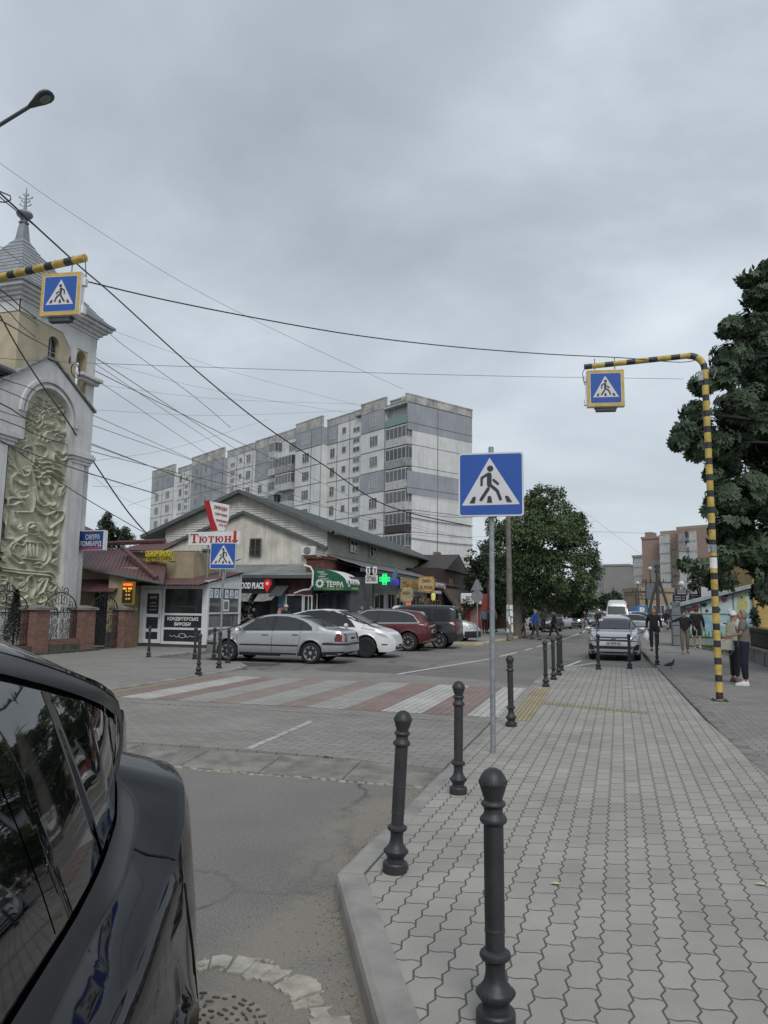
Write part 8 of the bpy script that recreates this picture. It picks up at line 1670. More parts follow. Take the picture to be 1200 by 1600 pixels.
for y in np.linspace(.70,.955,14):
 h = bbv.ray_cast(Vector((-1.66-(y-.70)*.18, y, 3)), Vector((0,0,-1)))
 if h[0]: pts.append(h[0]+Vector((0,0,.0005)))
for z in np.linspace(1.0,.36,16):
 h = bbv.ray_cast(Vector((-1.705-(1.0-z)*.12,3, z)), Vector((0,-1,0)))
 if h[0]: pts.append(h[0]+Vector((0,.0005,0)))
mb = MB(); mb.tube(pts, .0028,5); mb.build('panel_gap', mat('gap_black', (.002,.002,.002),.9), bc, local=True)
# ================================================================ TREES
def leafmat(name, c, c2): return mat(name, c, .62, c2=c2, scale=1.1, spec=.35, lo=.38, hi=.62)
BARK = mat('bark', (.085,.07,.055),.95,.35,6,.01,25); BARKG = mat('grey_bark', (.12,.105,.085),.95,.3,5,.01,20)
def leaf_mesh(name, P, D, size, m, parent, rng, quads=1, palm=False, aspect=.5):
 """many separate leaf faces spread through the crown; P centres, D outward directions"""
 n = len(P); k = 6 if palm else 1; N_ = n*k
 if palm:
  up = np.cross(D, rng.normal(size=(n, 3))); up /= np.linalg.norm(up, axis=1)[:, None]; side = np.cross(D, up)
  ang = (np.arange(6)/6*2*PI*.86+.4)[None, :]; dirs = (up[:, None, :]*np.cos(ang)[..., None]+side[:, None, :]*np.sin(ang)[..., None])*.9+D[:, None, :]*.25; dirs = dirs.reshape(-1,3); dirs[:, 2] -= .35; dirs /= np.linalg.norm(dirs, axis=1)[:, None]
  C = np.repeat(P, 6, axis=0); nrm = np.repeat(D, 6, axis=0); s = np.repeat(size*rng.uniform(.75,1.25, n),6)*rng.uniform(.8,1.1, N_)
 else:
  dirs = rng.normal(size=(n, 3)); dirs += D*.5; dirs[:, 2] -= .3; dirs /= np.linalg.norm(dirs, axis=1)[:, None]; C = P; nrm = rng.normal(size=(n, 3))+D*.8; nrm[:, 2] += .7; s = size*rng.uniform(.6,1.35, n)
 w = np.cross(dirs, nrm); w /= (np.linalg.norm(w, axis=1)[:, None]+1e-9); L = dirs*s[:, None]; Wd = w*(s*aspect*.5)[:, None]; nn = np.cross(w, dirs)*(s*.10)[:, None]
 v0 = C; v1 = C+L*.55+Wd+nn; v2 = C+L; v3 = C+L*.55-Wd+nn
 V = np.stack([v0, v1, v2, v3],1).reshape(-1,3); me = bpy.data.meshes.new(name); me.vertices.add(N_*4); me.vertices.foreach_set('co', V.astype(np.float32).ravel()); me.loops.add(N_*4); me.loops.foreach_set('vertex_index', np.arange(N_*4, dtype=np.int32)); me.polygons.add(N_); me.polygons.foreach_set('loop_start', np.arange(0, N_*4,4, dtype=np.int32)); me.update(calc_edges=True); me.materials.append(m)
 o = bpy.data.objects.new(name, me); col.objects.link(o)
 if parent: o.parent = parent; o.location = -parent.location
 return o
def crown_points(blobs, n, rng, shell=.55, clump=.0, fl=None):
 """points in clumps through a union of blobs, thinned so that gaps stay open"""
 B = np.array([(b[0], b[1], b[2]) for b in blobs]); Rr = np.array([b[3] for b in blobs]); w = Rr**2.2; w /= w.sum(); idx = rng.choice(len(B), n, p=w)
 d = rng.normal(size=(n, 3)); d /= np.linalg.norm(d, axis=1)[:, None]; r = (rng.uniform(shell**3,1, n))**(1/3); bump = np.array([mnoise.noise(Vector((q[0]*2.3+i*7.1, q[1]*2.3, q[2]*2.3))) for q, i in zip(d, idx)])*.42
 P = B[idx]+d*(Rr[idx]*(r*(1+bump)))[:, None]*np.array([1,1,.82])
 if clump:
  keep = np.array([mnoise.noise(Vector(p)/clump) for p in P]); ok = keep > -.13; P, d = P[ok], d[ok]
 return P, d
def tree(name, lab, base, trunk, blobs, n, size, lm, bark=BARK, seed=1, group=None, palm=False, limbs=7, clump=0, shell=.5, aspect=.55, cat='tree'):
 rng = np.random.RandomState(seed); random.seed(seed); t = thing(name, tuple(base), lab, cat, group); base = Vector(base)
 mb = MB(); top = Vector(trunk[-1][0]); mb.tube([p for p, r in trunk],[r for p, r in trunk],10)
 for b_ in ([q for q in blobs if q[2] > 5.2][:limbs] if palm else blobs if len(blobs) <= limbs else random.sample(list(blobs), limbs)):
  c = Vector(b_[:3]); i = random.uniform(.45,.98); s0 = Vector(trunk[0][0]).lerp(top, i); mid = s0.lerp(c, .5)+Vector((random.uniform(-.2,.2), random.uniform(-.2,.2),.12*(c-s0).length)); r0 = trunk[-1][1]*.8
  mb.tube([s0, mid, c],[r0, r0*.55, r0*.18],6)
  for _ in range(3): e_ = c+Vector((random.uniform(-1,1), random.uniform(-1,1), random.uniform(-.6,.8)))*b_[3]*.8; mb.tube([mid.lerp(c, .5), e_],[r0*.3, r0*.07],4)
 mb.build('trunk', bark, t, smooth=True)
 P, d = crown_points(blobs, n, rng, shell, clump); leaf_mesh('crown', P, d, size, lm, t, rng, palm=palm, aspect=aspect); return t
def pb(lst, d0, jit=.0, seed=3):
 random.seed(seed); out = []
 for q in lst:
  px, py, rp = q[:3]; dd = d0+(q[3] if len(q) > 3 else random.uniform(-jit, jit)); p = PD(px, py, dd); out.append((p.x, p.y, p.z, rp*dd/1150))
 return out
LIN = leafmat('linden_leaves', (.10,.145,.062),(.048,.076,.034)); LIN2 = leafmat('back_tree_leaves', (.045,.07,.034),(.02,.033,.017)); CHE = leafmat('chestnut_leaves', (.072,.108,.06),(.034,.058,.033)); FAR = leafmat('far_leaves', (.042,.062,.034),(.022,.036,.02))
b0 = PZ(806,994,0); dB = b0.y/ray(806,994).y; tr = [((b0.x, b0.y, -.1),.42),((b0.x, b0.y, .5),.33),(tuple(PD(811,940, dB)),.30),(tuple(PD(822,890, dB)),.27),(tuple(PD(836,840, dB)),.18)]
LB = pb([(846,778,24),(858,800,34),(825,808,36),(888,832,34),(905,858,30),(850,842,50),(800,842,36),(785,872,30),(812,888,42),(868,890,48),(912,888,27),(905,918,28),(880,935,30),(842,928,34),(800,922,26),(918,866,18),(870,770,12),(900,812,18),(780,820,22),(925,900,14)], dB, 2.2)
tree('linden_tree', 'large full green street tree to the right of the near crossing sign', b0, tr, LB, 70000,.17, LIN, BARKG, 5, clump=1.1, shell=.45, limbs=14)
b1 = PZ(772,992,0); b1 = PD(765,985,60); b1.z = 0
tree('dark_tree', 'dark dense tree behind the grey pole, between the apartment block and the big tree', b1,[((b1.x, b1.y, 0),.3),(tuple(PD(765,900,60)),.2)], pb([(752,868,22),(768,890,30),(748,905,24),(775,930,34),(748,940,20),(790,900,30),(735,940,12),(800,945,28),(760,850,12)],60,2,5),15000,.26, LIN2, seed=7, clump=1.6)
b2 = PD(870,965,72); b2.z = 0
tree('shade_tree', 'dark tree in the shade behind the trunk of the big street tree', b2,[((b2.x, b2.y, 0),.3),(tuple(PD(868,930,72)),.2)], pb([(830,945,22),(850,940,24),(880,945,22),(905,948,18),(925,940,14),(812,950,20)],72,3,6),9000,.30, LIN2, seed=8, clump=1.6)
for i, (px, py, rp, d, lab) in enumerate(((945,942,15,150, 'leftmost of the three far green trees beyond the white van'),(962,938,17,155, 'middle and tallest of the three far green trees beyond the white van'),(985,945,14,150, 'rightmost of the three far green trees beyond the white van'))):
 b_ = PD(px, 955, d); b_.z = 0; tree('far_tree', lab, b_, [((b_.x, b_.y, 0),.25),(tuple(PD(px, py, d)),.15)], pb([(px, py, rp),(px-9, py+6, rp*.8),(px+9, py+5, rp*.8),(px+3, py-5, rp*.6)], d, 1, i),3000,.55, FAR, seed=20+i, group='trees closing the street', clump=3)
b3 = PD(185,960,64); b3.z = 0
tree('wispy_tree', 'thin feathery tree behind the pawnshop sign between church and market hall', b3,[((b3.x, b3.y, 0),.2),(tuple(PD(170,850,64)),.12),(tuple(PD(168,815,64)),.05)], pb([(166,820,12),(160,836,14),(180,838,16),(176,852,18),(198,842,12),(208,848,8),(152,850,12),(168,806,6),(196,829,6),(140,845,10)],64,1,9),9000,.22, FAR, seed=11, clump=.9, shell=.2, limbs=8)
# chestnut over the right pavement: big hanging five to seven fingered leaves
b4 = Vector((7.6,19.5,0))
CB = pb([(1088,645,22,-1.2),(1060,690,14,-1.4),(1120,690,34,-.6),(1135,780,32,0),(1104,800,13,-.6),(1145,560,30,-.6),(1172,430,20,-.6),(1130,825,22,-.3),(1180,520,40,.4),(1215,425,30,.0),(1188,462,26,-.5),(1225,505,50,.5),(1165,500,30,-.8),(1140,512,17,-1),(1195,570,50,0),(1128,592,26,-1.2),(1098,600,18,-1.5),(1160,640,42,-.5),(1110,655,30,-1),(1072,676,20,-1.2),(1092,702,20,-1),(1205,680,62,.8),(1140,715,36,0),(1165,770,44,.5),(1215,790,60,1.2),(1115,742,15,-.6),(1150,835,38,0),(1195,860,50,1),(1128,872,20,-.6),(1095,885,13,-1),(1070,882,9,-1.2),(1120,905,16,0),(1165,905,26,.5),(1205,925,28,1),(1190,960,16,1.5),(1250,600,80,2),(1270,740,90,2),(1260,880,70,2.5)],16.2)
tree('chestnut_tree', 'big dark chestnut tree with fingered leaves hanging over the right pavement', b4,[((7.6,19.5,-.1),.34),((7.5,19.3,2.2),.27),((7.0,19.0,4.5),.20),((6.4,18.6,7.0),.10)], CB, 31000,.15, CHE, mat('dark_bark', (.03,.027,.024),.95,.3,6),13, palm=True, clump=.7, shell=.2, aspect=.42, limbs=8)
b5 = Vector((6.6,30,0))
tree('garden_tree', 'low leafy tree in the fenced garden beneath the chestnut branches', b5,[((6.6,30,0),.2),((6.8,30,2.2),.12)],[(7.3,30,2.6,1.1),(8.4,31,3.1,1.4),(7.7,29,1.6,.8),(9.6,30,2.6,1.5),(8.8,28,3.6,1.2)],9000,.15, CHE, seed=17, clump=.6)
b6 = PD(1100,975,52); b6.z = 0
tree('back_garden_tree', 'dark tree behind the painted shed, left of the chestnut', b6,[((b6.x, b6.y, 0),.25),(tuple(PD(1098,930,52)),.18)], pb([(1095,900,14),(1110,890,18),(1105,915,16),(1125,905,18),(1088,915,9),(1135,885,18)],52,1,12),8000,.22, LIN2, seed=19, clump=1.0)
# small conifer behind the church fence
b7 = Vector((-17.6,19.0,0)); rng = np.random.RandomState(2); t = thing('conifer', tuple(b7), 'small dark conifer showing above the left brick pillar', 'shrub'); mb = MB(); mb.tube([b7, b7+Vector((0,0,1.9))],[.04,.01],6); mb.build('trunk', BARK, t)
n = 2600; h = rng.uniform(0,1, n)**.8; a = rng.uniform(0,2*PI, n); rr_ = (1-h)*.36*np.sqrt(rng.uniform(.2,1, n)); P = np.stack([b7.x+rr_*np.cos(a), b7.y+rr_*np.sin(a),.35+h*1.6],1); D = np.stack([np.cos(a), np.sin(a), np.full(n, .4)],1); leaf_mesh('crown', P, D, .09, leafmat('conifer_needles', (.02,.04,.018),(.012,.022,.01)), t, rng, aspect=.3)
# weeds along the base wall
# ================================================================ PEOPLE
SKIN = mat('skin', (.36,.20,.14),.6,.1,8); HAIRS = {'dark': mat('dark_hair', (.02,.015,.012),.6,.3,40), 'grey': mat('grey_hair', (.22,.20,.18),.7,.3,40), 'fair': mat('fair_hair', (.20,.15,.10),.6,.4,40)}
_cl = {}
def cloth(c, rough=.9):
 if c not in _cl: _cl[c] = mat('cloth', c, rough, .25,9,.004,30)
 return _cl[c]
def skin(name, V, E, Rd, m, parent, sub=2, root=0):
 """continuous skinned surface over a jointed skeleton"""
 me = bpy.data.meshes.new(name); me.from_pydata([tuple(v) for v in V], E, []); o = bpy.data.objects.new(name, me); col.objects.link(o)
 o.modifiers.new('s', 'SKIN'); sv = me.skin_vertices[0].data
 for i, r in enumerate(Rd): r = r if isinstance(r, tuple) else (r, r); sv[i].radius = r; sv[i].use_root = (i == root)
 o.modifiers['s'].use_smooth_shade = True; q = o.modifiers.new('d', 'SUBSURF'); q.levels = sub
 bpy.context.view_layer.update(); n = bpy.data.meshes.new_from_object(o.evaluated_get(bpy.context.evaluated_depsgraph_get())); o.modifiers.clear(); o.data = n; bpy.data.meshes.remove(me)
 n.materials.clear(); n.materials.append(m); n.polygons.foreach_set('use_smooth', [True]*len(n.polygons))
 if parent: o.parent = parent
 return o
def person(px, py, lab, h, rz, top, legs, hair='dark', z=0, arms=None, step=.0, sleeve='long', shoe=(.02,.02,.02), hat=None, wide=1.0, shorts=False, loc=None, group=None, near=False, longhair=False):
 """faces local +y; arms = [(elbow, wrist) left, right] in body heights"""
 p = loc or PZ(px, py, z); W = wide
 J = dict(pel=(0,0,.53), wai=(0,.0,.61), che=(0,0,.735), nec=(0,.005,.828), hea=(0,.015,.893), top=(0,.012,.948))
 for s_, n in ((1, 'R'),(-1, 'L')):
  f = step*s_; J['sh'+n] = (.098*s_*W, 0,.80); J['hi'+n] = (.052*s_*W, 0,.51); J['kn'+n] = (.055*s_*W, f*.55+.012,.285); J['an'+n] = (.055*s_*W, f-.02*(f < 0),.045+.03*(f < -.03)); J['to'+n] = (.062*s_*W, f+.085,.018)
  e, w = (arms[0 if n == 'L' else 1] if arms else ((.135*s_*W, -f*.35-.01,.64),(.145*s_*W, -f*.6+.03,.50))); J['el'+n] = e; J['wr'+n] = w
 G = {k: Vector(v)*h for k, v in J.items()}
 names = ['pel', 'wai', 'che', 'nec', 'hea', 'top']+[a+n for n in 'RL' for a in ('sh', 'el', 'wr', 'hi', 'kn', 'an', 'to')]; ix = {n: i for i, n in enumerate(names)}
 rad = dict(pel=.050*W, wai=.044*W, che=.046*W, nec=.032, hea=.064, top=.050, sh=.026, el=.020, wr=.015, hi=.038*W, kn=.027, an=.017, to=.010)
 V = [G[n] for n in names]; Rd = [rad.get(n, rad.get(n[:2],.03))*h for n in names]; Rd[0] = (Rd[0]*1.15, Rd[0]*.85); Rd[2] = (Rd[2]*1.2, Rd[2]*.8)
 E = [(0,1),(1,2),(2,3),(3,4),(4,5)]
 for n in 'RL': E += [(ix['che'], ix['sh'+n]),(ix['sh'+n], ix['el'+n]),(ix['el'+n], ix['wr'+n]),(0, ix['hi'+n]),(ix['hi'+n], ix['kn'+n]),(ix['kn'+n], ix['an'+n]),(ix['an'+n], ix['to'+n])]
 for n, s_ in (('R', 1),('L', -1)):   # palm and five fingers
  d = (G['wr'+n]-G['el'+n]).normalized(); sd = d.cross(Vector((0,1,0))); sd = (sd if sd.length > .1 else Vector((1,0,0))).normalized(); cu = sd.cross(d).normalized(); pa = G['wr'+n]+d*.038*h; V.append(pa); Rd.append((.017*h, .010*h)); ip = len(V)-1; E.append((ix['wr'+n], ip))
  for k in range(4): u = (k-1.5)*.011*h; L = (.036,.042,.040,.032)[k]*h; a = pa+sd*u+d*.012*h; b_ = a+d*L*.5; c = b_+d*L*.4+cu*L*.3; V.extend([b_, c]); Rd.extend([.0052*h, .0045*h]); E.extend([(ip, len(V)-2),(len(V)-2, len(V)-1)])
  q = G['wr'+n]+d*.02*h-sd*.020*h; V.extend([q, q+d*.022*h-sd*.008*h]); Rd.extend([.006*h, .005*h]); E.extend([(ix['wr'+n], len(V)-2),(len(V)-2, len(V)-1)])
 V.append(G['hea']+Vector((0,.058,-.006))*h); Rd.append(.009*h); E.append((4, len(V)-1))
 b = skin('person', V, E, Rd, SKIN, None); b.location = p; b.rotation_euler = (0,0, rz); tag(b, lab, 'person', group)
 # clothing: shirt over torso and arms, trousers or skirt over the legs
 TN = ['pel', 'wai', 'che', 'nec']+[a+n for n in 'RL' for a in (('sh', 'el', 'wr') if sleeve == 'long' else ('sh', 'el'))]; jx = {n: i for i, n in enumerate(TN)}; V = [G[n].copy() for n in TN]; V[0].z -= (.055 if W < 1.2 else .10)*h; V[3].z -= .022*h
 E = [(0,1),(1,2),(2,3)]; Rd = [(.095*W*h, .074*W*h),(.088*W*h, .070*W*h),(.104*W*h, .078*W*h),.040*h]
 for n in 'RL':
  if sleeve == 'long': V[jx['wr'+n]] = G['el'+n].lerp(G['wr'+n],.9)
  else: V[jx['el'+n]] = G['sh'+n].lerp(G['el'+n],.75)
  E += [(2, jx['sh'+n]),(jx['sh'+n], jx['el'+n])]+([(jx['el'+n], jx['wr'+n])] if sleeve == 'long' else []); Rd += [.041*h*W**.5,.033*h*W**.5]+([.024*h] if sleeve == 'long' else [])
 skin('shirt', V, E, Rd, cloth(top), b)
 if 1:
  V = [G['pel'], G['wai']+Vector((0,0,(.01 if W < 1.2 else .0)*h))]; Rd = [(.070*W*h, .062*W*h),(.080*W*h, .066*W*h)]; E = [(0,1)]
  for n in 'RL':
   i = len(V); end = G['kn'+n].lerp(G['an'+n],.88) if not shorts else G['hi'+n].lerp(G['kn'+n],.9); V += [G['hi'+n], G['hi'+n].lerp(G['kn'+n],.5) if shorts else G['kn'+n], end]; Rd += [.050*h*W, .050*h*W if shorts else .043*h*W, .048*h if shorts else .030*h*W]; E += [(0, i),(i, i+1),(i+1, i+2)]
  skin('trousers' if not shorts else 'shorts', V, E, Rd, cloth(legs), b)
 for n in 'RL': mb = MB(); a, t_ = G['an'+n], G['to'+n]; d = Vector((t_.x-a.x, t_.y-a.y, 0)).normalized(); sd = Vector((d.y, -d.x, 0)); z0 = max(0, a.z-.045*h); mb.grid([[Vector((a.x, a.y, z0))+d*(u*h*.93)+sd*(w*h*.88*math.cos(q))+Vector((0,0, hh*h*max(0, math.sin(q)))) for q in np.linspace(-.3, PI+.3,10)] for u, w, hh in ((-.038,.014,.04),(-.028,.028,.062),(.02,.031,.062),(.07,.034,.042),(.115,.030,.03),(.135,.012,.016))], close=True); mb.build('shoe', cloth(shoe, .6), b, smooth=True, local=True)
 c = G['hea']+Vector((0,-.008,.020))*h; mb = MB(); rows = []
 for k in range(8):
  a = PI*k/9; rows.append([(c.x+.055*h*math.sin(a+.05)*math.cos(q), c.y+.062*h*math.sin(a+.05)*math.sin(q)*(1 if math.sin(q) < 0 else (.80 if k < 3 else .45 if k < 4 else .05)), c.z+.054*h*math.cos(a)-(.03*h if longhair and math.sin(q) < .2 and k > 4 else 0)) for q in np.linspace(0,2*PI, 18, endpoint=False)])
  if k == (7 if longhair else 5): break
 mb.grid(rows, close=True); mb.build('hair', HAIRS[hair], b, smooth=True, local=True)
 if hat: mb = MB(); mb.lathe([(.0001,.075*h),(.03*h, .072*h),(.05*h, .052*h),(.057*h, .02*h),(.058*h, .008*h)],20,(c.x, c.y, c.z-.005*h)); mb.prism([(c.x+.05*h*math.cos(q), c.y+.05*h+.04*h*math.sin(q), c.z+.008*h) for q in np.linspace(-.1, PI+.1,10)],(0,0,.004*h)); mb.build('cap', cloth(hat), b, smooth=True, local=True)
 if near:
  for s_ in (-1,1): e = G['hea']+Vector((.017*s_, .050,.010))*h; mb = MB(); mb.lathe([(.0001,-.004*h),(.005*h, 0),(.0001,.004*h)],8, tuple(e)); mb.build('eye', SBLACK, b, local=True, smooth=True)
  e = G['hea']+Vector((0,.050,-.024))*h; mb = MB(); mb.box(e.x-.012*h, e.x+.012*h, e.y-.002, e.y+.003, e.z-.002*h, e.z+.002*h); mb.build('mouth', mat('lips', (.25,.09,.08),.6), b, local=True)
 return b, G, h
FOLD = [((-.125,.06,.66),(-.03,.15,.67)),((.125,.06,.66),(.05,.15,.66))]
wa, Ga, ha = person(1166,1071, 'older woman in grey-brown top and navy skirt with a pale handbag, beside the striped pole', 1.66, R(82),(.17,.155,.135),(.012,.014,.03), 'grey', longhair=True, arms=[((-.13,.04,.655),(-.06,.15,.63)),((.135,.05,.655),(.10,.17,.62))], sleeve='short', shoe=(.6,.6,.6), wide=1.22, near=True)
person(1149,1066, 'woman in white cap and yellow-white jacket facing the woman with the handbag', 1.62, R(-70),(.50,.49,.40),(.02,.02,.025), 'grey', arms=FOLD, hat=(.6,.6,.6), near=True, shoe=(.12,.09,.07), wide=1.05)
person(1071,1022, 'woman in dark top and khaki trousers walking towards the camera', 1.62, R(180),(.015,.016,.02),(.16,.13,.105), 'dark', step=.05, near=True, arms=[((-.17,-.02,.70),(-.20,.06,.60)),((.20,.0,.74),(.30,.02,.74))], shoe=(.2,.14,.1), wide=1.05)
person(1090,1015, 'person in black tee and shorts walking away past the painted shed', 1.76, R(-8),(.012,.012,.014),(.013,.013,.016), 'dark', step=-.09, shorts=True, shoe=(.5,.5,.5), wide=1.1)
me_, Ge, he = person(1023,1017, 'man in dark clothes carrying a white plastic bag on the right pavement', 1.72, R(176),(.014,.014,.017),(.012,.012,.016), 'grey', step=.05, near=True, wide=1.12)
CURB = ZR
person(836,1000, 'man in bright blue jacket crossing the road by the big tree', 1.76, R(-100),(.02,.07,.30),(.05,.05,.06), 'grey', z=CURB, step=.13)
person(818,997, 'man in dark grey jacket and olive trousers left of the blue jacket man', 1.72, R(-95),(.05,.05,.055),(.09,.085,.06), 'grey', z=CURB, step=.07)
person(866,999, 'man in black walking left across the road, leaning forward', 1.70, R(95),(.012,.012,.015),(.014,.014,.02), 'dark', z=CURB, step=.16)
person(915,990, 'person in dark top and pale trousers hurrying across before the oncoming cars', 1.7, R(100),(.02,.022,.03),(.30,.29,.28), 'dark', z=CURB, step=.17, sleeve='short')
person(935,986, 'dark dressed person on the road left of the silver hatchback', 1.72, R(180),(.02,.02,.024),(.03,.03,.04), 'dark', z=CURB, step=.03)
for px, py, c, l, r_ in ((1041,985,(.03,.03,.035), 'right of the power pole, first of two far walkers', 0),(1050,984,(.05,.05,.06), 'beside the painted shed, second of two far walkers', 180)): person(px, py, 'distant dark clothed person '+l, 1.7, R(r_), c, (.02,.02,.03), step=.05)
for px, d, c, lab, hr, kw in ((436,31.2,(.42,.20,.14), 'person in a salmon top and dark cap by the snack stall window', 'dark', dict(hat=(.02,.04,.09))),(447,31.6,(.02,.025,.04), 'man in a white and red cap behind the white crossover roof', 'dark', dict(hat=(.5,.4,.38))),
 (565,36.5,(.27,.30,.45), 'grey haired woman in lilac top before the garden shop', 'grey', {}),(579,37.5,(.35,.27,.22), 'fair haired person in beige between the lilac top and dark haired shoppers', 'fair', {}),(592,38,(.06,.05,.05), 'dark haired shopper nearest the pharmacy front', 'dark', {}),(541,37,(.03,.035,.05), 'dark dressed shopper in the garden shop doorway', 'dark', {}),
 (713,47,(.42,.48,.58), 'man in pale blue shirt behind the black van', 'dark', {}),(722,50,(.02,.02,.02), 'man in black at the brown café awning', 'grey', {}),(757,48,(.28,.33,.42), 'person in pale blue at the kerb behind the grey sign post', 'fair', {}),(764,47,(.04,.045,.06), 'person in dark striped jacket next to the grey post', 'dark', {}),(774,50,(.22,.22,.14), 'person in olive vest left of the utility pole', 'dark', {}),
 (793,54,(.03,.03,.035), 'dark figure just behind the utility pole', 'dark', {}),(801,56,(.06,.05,.045), 'brown dressed figure beside the big tree trunk', 'grey', {}),(849,53,(.04,.05,.04), 'person in dark green far behind the blue jacket man', 'dark', {})):
 q = PD(px, 960, d); q.z = 0; person(0,0, lab, 1.68, R(random.choice((170,200,90,-60))), c, (.03,.03,.04), hr, loc=q, step=.04, **kw)
# handbag and plastic bag
M_ = Matrix.Translation(wa.location) @ Matrix.Rotation(R(82),4, 'Z'); c = M_ @ Vector((.17*ha*.9,.20*ha, .50*ha)); t = thing('handbag', tuple(c), 'pale cream handbag with a hanging strap on the arm of the grey-brown woman', 'handbag', rz=R(150)); CREAMB = mat('cream_leather', (.52,.49,.42),.55,.1,10)
mb = MB(); mb.grid([[(x, y, z) for x, y in ((-w, -.06),(-w*.5,-.085),(w*.5,-.085),(w, -.06),(w, .06),(w*.5,.085),(-w*.5,.085),(-w, .06))] for w, z in ((.15,-.13),(.17,-.12),(.165,0),(.14,.12),(.11,.15))], close=True); mb.f += [tuple(range(8)), tuple(range(32,40))]; mb.m += [0,0]; mb.build('bag_body', CREAMB, t, local=True, bevel=.012); t.scale = (.82,.82,.82)
mb = MB(); mb.tube([(-.09,0,.13),(-.07,0,.26),(0,0,.31),(.07,0,.26),(.09,0,.13)],.011,6); mb.tube([(-.15,0,.08),(-.16,-.05,-.12),(-.02,-.09,-.26),(.12,-.05,-.2),(.15,0,.05)],.007,6); mb.build('handle', CREAMB, t, local=True, smooth=True)
M_ = Matrix.Translation(me_.location) @ Matrix.Rotation(R(176),4, 'Z'); c = M_ @ (Ge['wrR']+Vector((0,.02,-.10))); t = thing('plastic_bag', tuple(c), 'white plastic bag hanging from the hand of the man in dark clothes', 'bag'); random.seed(5)
mb = MB(); mb.grid([[(w*math.cos(q)*(1+.12*math.sin(3*q+z*20)), w*.55*math.sin(q)*(1+.1*math.cos(4*q)), z) for q in np.linspace(0,2*PI, 16, endpoint=False)] for w, z in ((.02,.06),(.035,0),(.09,-.08),(.13,-.18),(.135,-.28),(.09,-.35),(.01,-.36))], close=True); mb.build('bag', mat('white_polythene', (.6,.61,.62),.5,.1,8), t, smooth=True, local=True)
# bright yellow bundle in the arms of the woman in the cap
p = PD(1143,984,16.9); t = thing('yellow_bundle', tuple(p), 'crumpled yellow cloth bundle held in the arms of the woman with the white cap', 'bundle'); mb = MB()
mb.grid([[(r_*math.cos(q)*(1+.15*math.sin(3*q+z*30)), r_*.8*math.sin(q), z) for q in np.linspace(0,2*PI, 14, endpoint=False)] for r_, z in ((.01,-.17),(.08,-.15),(.12,-.06),(.125,.03),(.09,.13),(.01,.17))], close=True); mb.build('cloth', cloth((.42,.36,.04)), t, smooth=True, local=True)
# pigeon
p = PZ(1048,1045,0); t = thing('pigeon', tuple(p), 'grey pigeon walking on the right pavement near the kerb bollard', 'pigeon', rz=R(25)); PG = mat('pigeon_grey', (.05,.053,.06),.7,.5,14)
V = [(-.02,0,.12),(.05,0,.14),(.09,0,.20),(.10,0,.245),(.135,0,.243),(-.10,0,.10),(-.20,0,.075)]; sk = skin('body', V, [(0,1),(1,2),(2,3),(3,4),(0,5),(5,6)],[(.05,.055),(.045,.05),.024,.021,.006,(.035,.03),(.03,.008)], PG, t)
mb = MB()
for s_ in (-1,1): mb.tube([(0,.02*s_, .09),(.01,.022*s_, .04),(.005,.022*s_, .004)],.005,5); mb.tube([(-.015,.022*s_, .004),(.035,.022*s_, .003)],.004,4)
mb.build('leg', mat('pigeon_red', (.25,.07,.06),.6), t, local=True); mb = MB()
for s_ in (-1,1): mb.grid([[(.05,.045*s_, .15),(.0,.055*s_, .16),(-.12,.035*s_, .13),(-.19,.01*s_, .105)],[(.05,.053*s_, .12),(-.02,.06*s_, .10),(-.13,.04*s_, .10),(-.19,.012*s_, .10)]])
mb.build('wing', PG, t, local=True, smooth=True)
# ================================================================ OVERHEAD WIRES
WM = mat('black_cable', (.02,.02,.022),.6,.2,5); WG2 = mat('grey_wire', (.10,.11,.12),.6,.2,5)
def wire(pts, d0, d1, r, lab, m=WM, group=None, name='overhead_cable', pw=1):
 n = len(pts); P = []; D = [d0+(d1-d0)*(i/(n-1))**pw for i in range(n)]
 K = [PD(x, y, d) for (x, y), d in zip(pts, D)]
 for i in range(n-1):
  p0, p1, p2, p3 = K[max(i-1,0)], K[i], K[i+1], K[min(i+2, n-1)]
  for s_ in np.linspace(0,1,6, endpoint=False): P.append(.5*((2*p1)+(-p0+p2)*s_+(2*p0-5*p1+4*p2-p3)*s_**2+(-p0+3*p1-3*p2+p3)*s_**3))
 P.append(K[-1]); mb = MB(); mb.tube(P, [r*(.6+.4*(1-i/len(P))) if d1 < d0*1.5 else r*(1+i/len(P)*1.2) for i in range(len(P))],5); return tag(mb.build(name, m, smooth=True), lab, 'cable', group)
wire([(-60,245),(0,302),(122,414),(180,464),(308,580),(413,665),(508,728),(607,791),(735,822)],11,70,.024, 'thick black cable running from the upper left corner down to the apartment block end wall')
wire([(-60,252),(0,308),(60,358),(128,420)],11,13,.012, 'short second cable twisted beside the thick one above the church roof')
wire([(128,438),(250,467),(400,497),(550,523),(700,541),(850,553),(970,559),(1062,566),(1096,560)],10.6,13.6,.012, 'twisted black cable strung between the two striped gantries')
wire([(-40,228),(0,255),(130,345),(300,450),(470,535),(630,608)],16,80,.008, 'long thin grey wire high across the sky from left', WG2)
wire([(-30,558),(0,560),(110,566),(300,573),(600,583),(800,588),(920,590),(1068,592)],16,16,.007, 'thin straight wire crossing the sky just below the right gantry', WG2)
wire([(0,493),(32,550),(70,608),(100,650),(155,735),(200,800),(231,836)],14,36,.016, 'sagging dark cable from the church front down to the market hall eave')
wire([(0,385),(35,410),(90,440),(170,520),(210,552),(300,617),(360,668)],18,60,.010, 'dark cable passing behind the left box sign', WG2)
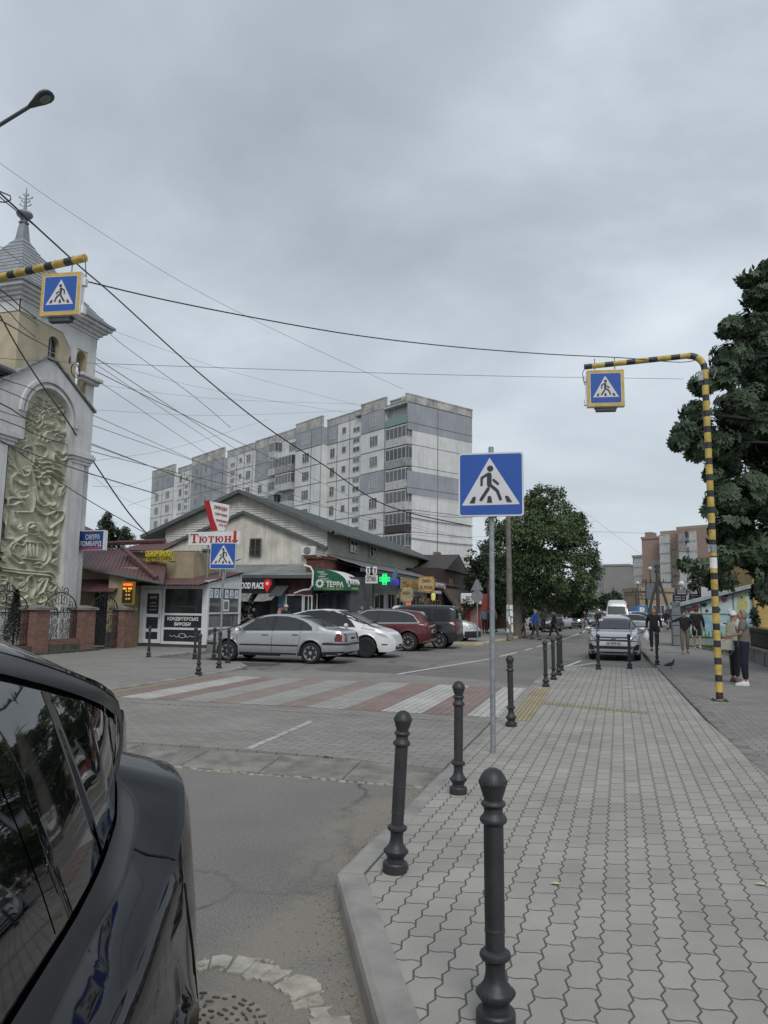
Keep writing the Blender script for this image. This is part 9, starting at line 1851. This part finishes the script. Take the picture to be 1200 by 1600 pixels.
A_ = [(0,452),(0,464),(0,476),(0,500),(0,590),(0,607),(0,630),(0,642),(0,655),(0,690),(20,700)]
B_ = [(300,655),(318,680),(300,690),(420,712),(330,733),(460,772),(330,760),(300,755),(560,800),(245,772),(225,832)]
ORD = ('highest', 'second highest', 'third highest', 'fourth highest', 'fifth from the top', 'middle', 'fifth from the bottom', 'fourth lowest', 'third lowest', 'second lowest', 'lowest')
for i, (a, b_) in enumerate(zip(A_, B_)):
 mx, my = (a[0]*.5+b_[0]*.5),(a[1]*.5+b_[1]*.5)+(6,3,10,4,-4,5,8,-3,12,3,6)[i]
 b_ = (a[0]+(b_[0]-a[0])*1.3, a[1]+(b_[1]-a[1])*1.3) if i < 9 else b_
 wire([(a[0]-30, a[1]-16), a, (mx, my), b_],10+i*.3,97 if i < 9 else 36,.0085 if i % 3 else .012, ORD[i]+' wire, at the left edge, of the church fan', WG2 if i % 2 else WM, 'fan of thin wires by the church', pw=3 if i < 9 else 1.5)
for i, (a, b_) in enumerate((((145,505),(585,640)),((145,600),(590,632)),((140,640),(580,640)),((145,760),(270,735)),((200,790),(560,650)),((150,720),(420,655)),((140,740),(246,800)),((140,560),(560,648)))):
 wire([a, ((a[0]+b_[0])/2,(a[1]+b_[1])/2+9), b_],30,91,.006, 'hair thin wire leaving the church '+('at its cornice, farthest reaching', 'just under its cornice', 'at the arch top, nearly level', 'just right of the pawnshop sign top', 'from lowest left, rising to the roof', 'below the capital, rising', 'below the capital, falling to the block', 'below the ledge, falling')[i], WG2, 'faint wires in the gap')
for i, (a, b_) in enumerate((((640,800),(770,806)),((600,830),(775,838)),((560,790),(770,850)))): wire([a, ((a[0]+b_[0])/2,(a[1]+b_[1])/2+5), b_],60,44,.022 if i == 0 else .010,('thick cable', 'middle cable', 'slack lower cable')[i]+' from the end wall to the concrete utility pole', WM)
wire([(880,775),(940,820),(1010,872),(1030,884)],60,85,.012, 'thin wire slanting down to the lattice power pole', WG2)
wire([(805,824),(900,830),(1000,833),(1040,838)],45,90,.008, 'faint wire level with the top of the far blocks', WG2)
wire([(925,905),(980,880),(1020,885)],90,86,.008, 'short faint wire rising to the lattice power pole', WG2)
# cable coil hanging by the church corner
p = PD(118,579,23.2); t = thing('cable_coil', tuple(p), 'loop of spare black cable hanging beside the church portal', 'cable coil'); mb = MB()
for k in range(2): mb.tube([(p.x, p.y+.20*math.cos(a)*(1+.06*k), p.z+.22*math.sin(a)) for a in np.linspace(0,2*PI, 22)],.014,5)
mb.build('loop', WM, t, smooth=True); mb = MB(); mb.lathe([(.02,-.12),(.035,0),(.02,.12)],6,(p.x, p.y-.3, p.z+.25)); mb.build('clamp', WM, t)
p = PD(0,298,15); t = thing('cable_bracket', tuple(p), 'small cable loop and clamp at the upper left picture edge', 'cable bracket'); mb = MB(); mb.tube([PD(*q, 15) for q in ((-20,290),(2,300),(16,306),(17,312),(8,316),(-20,314))],.015,5); mb.build('loop', WM, t, smooth=True)
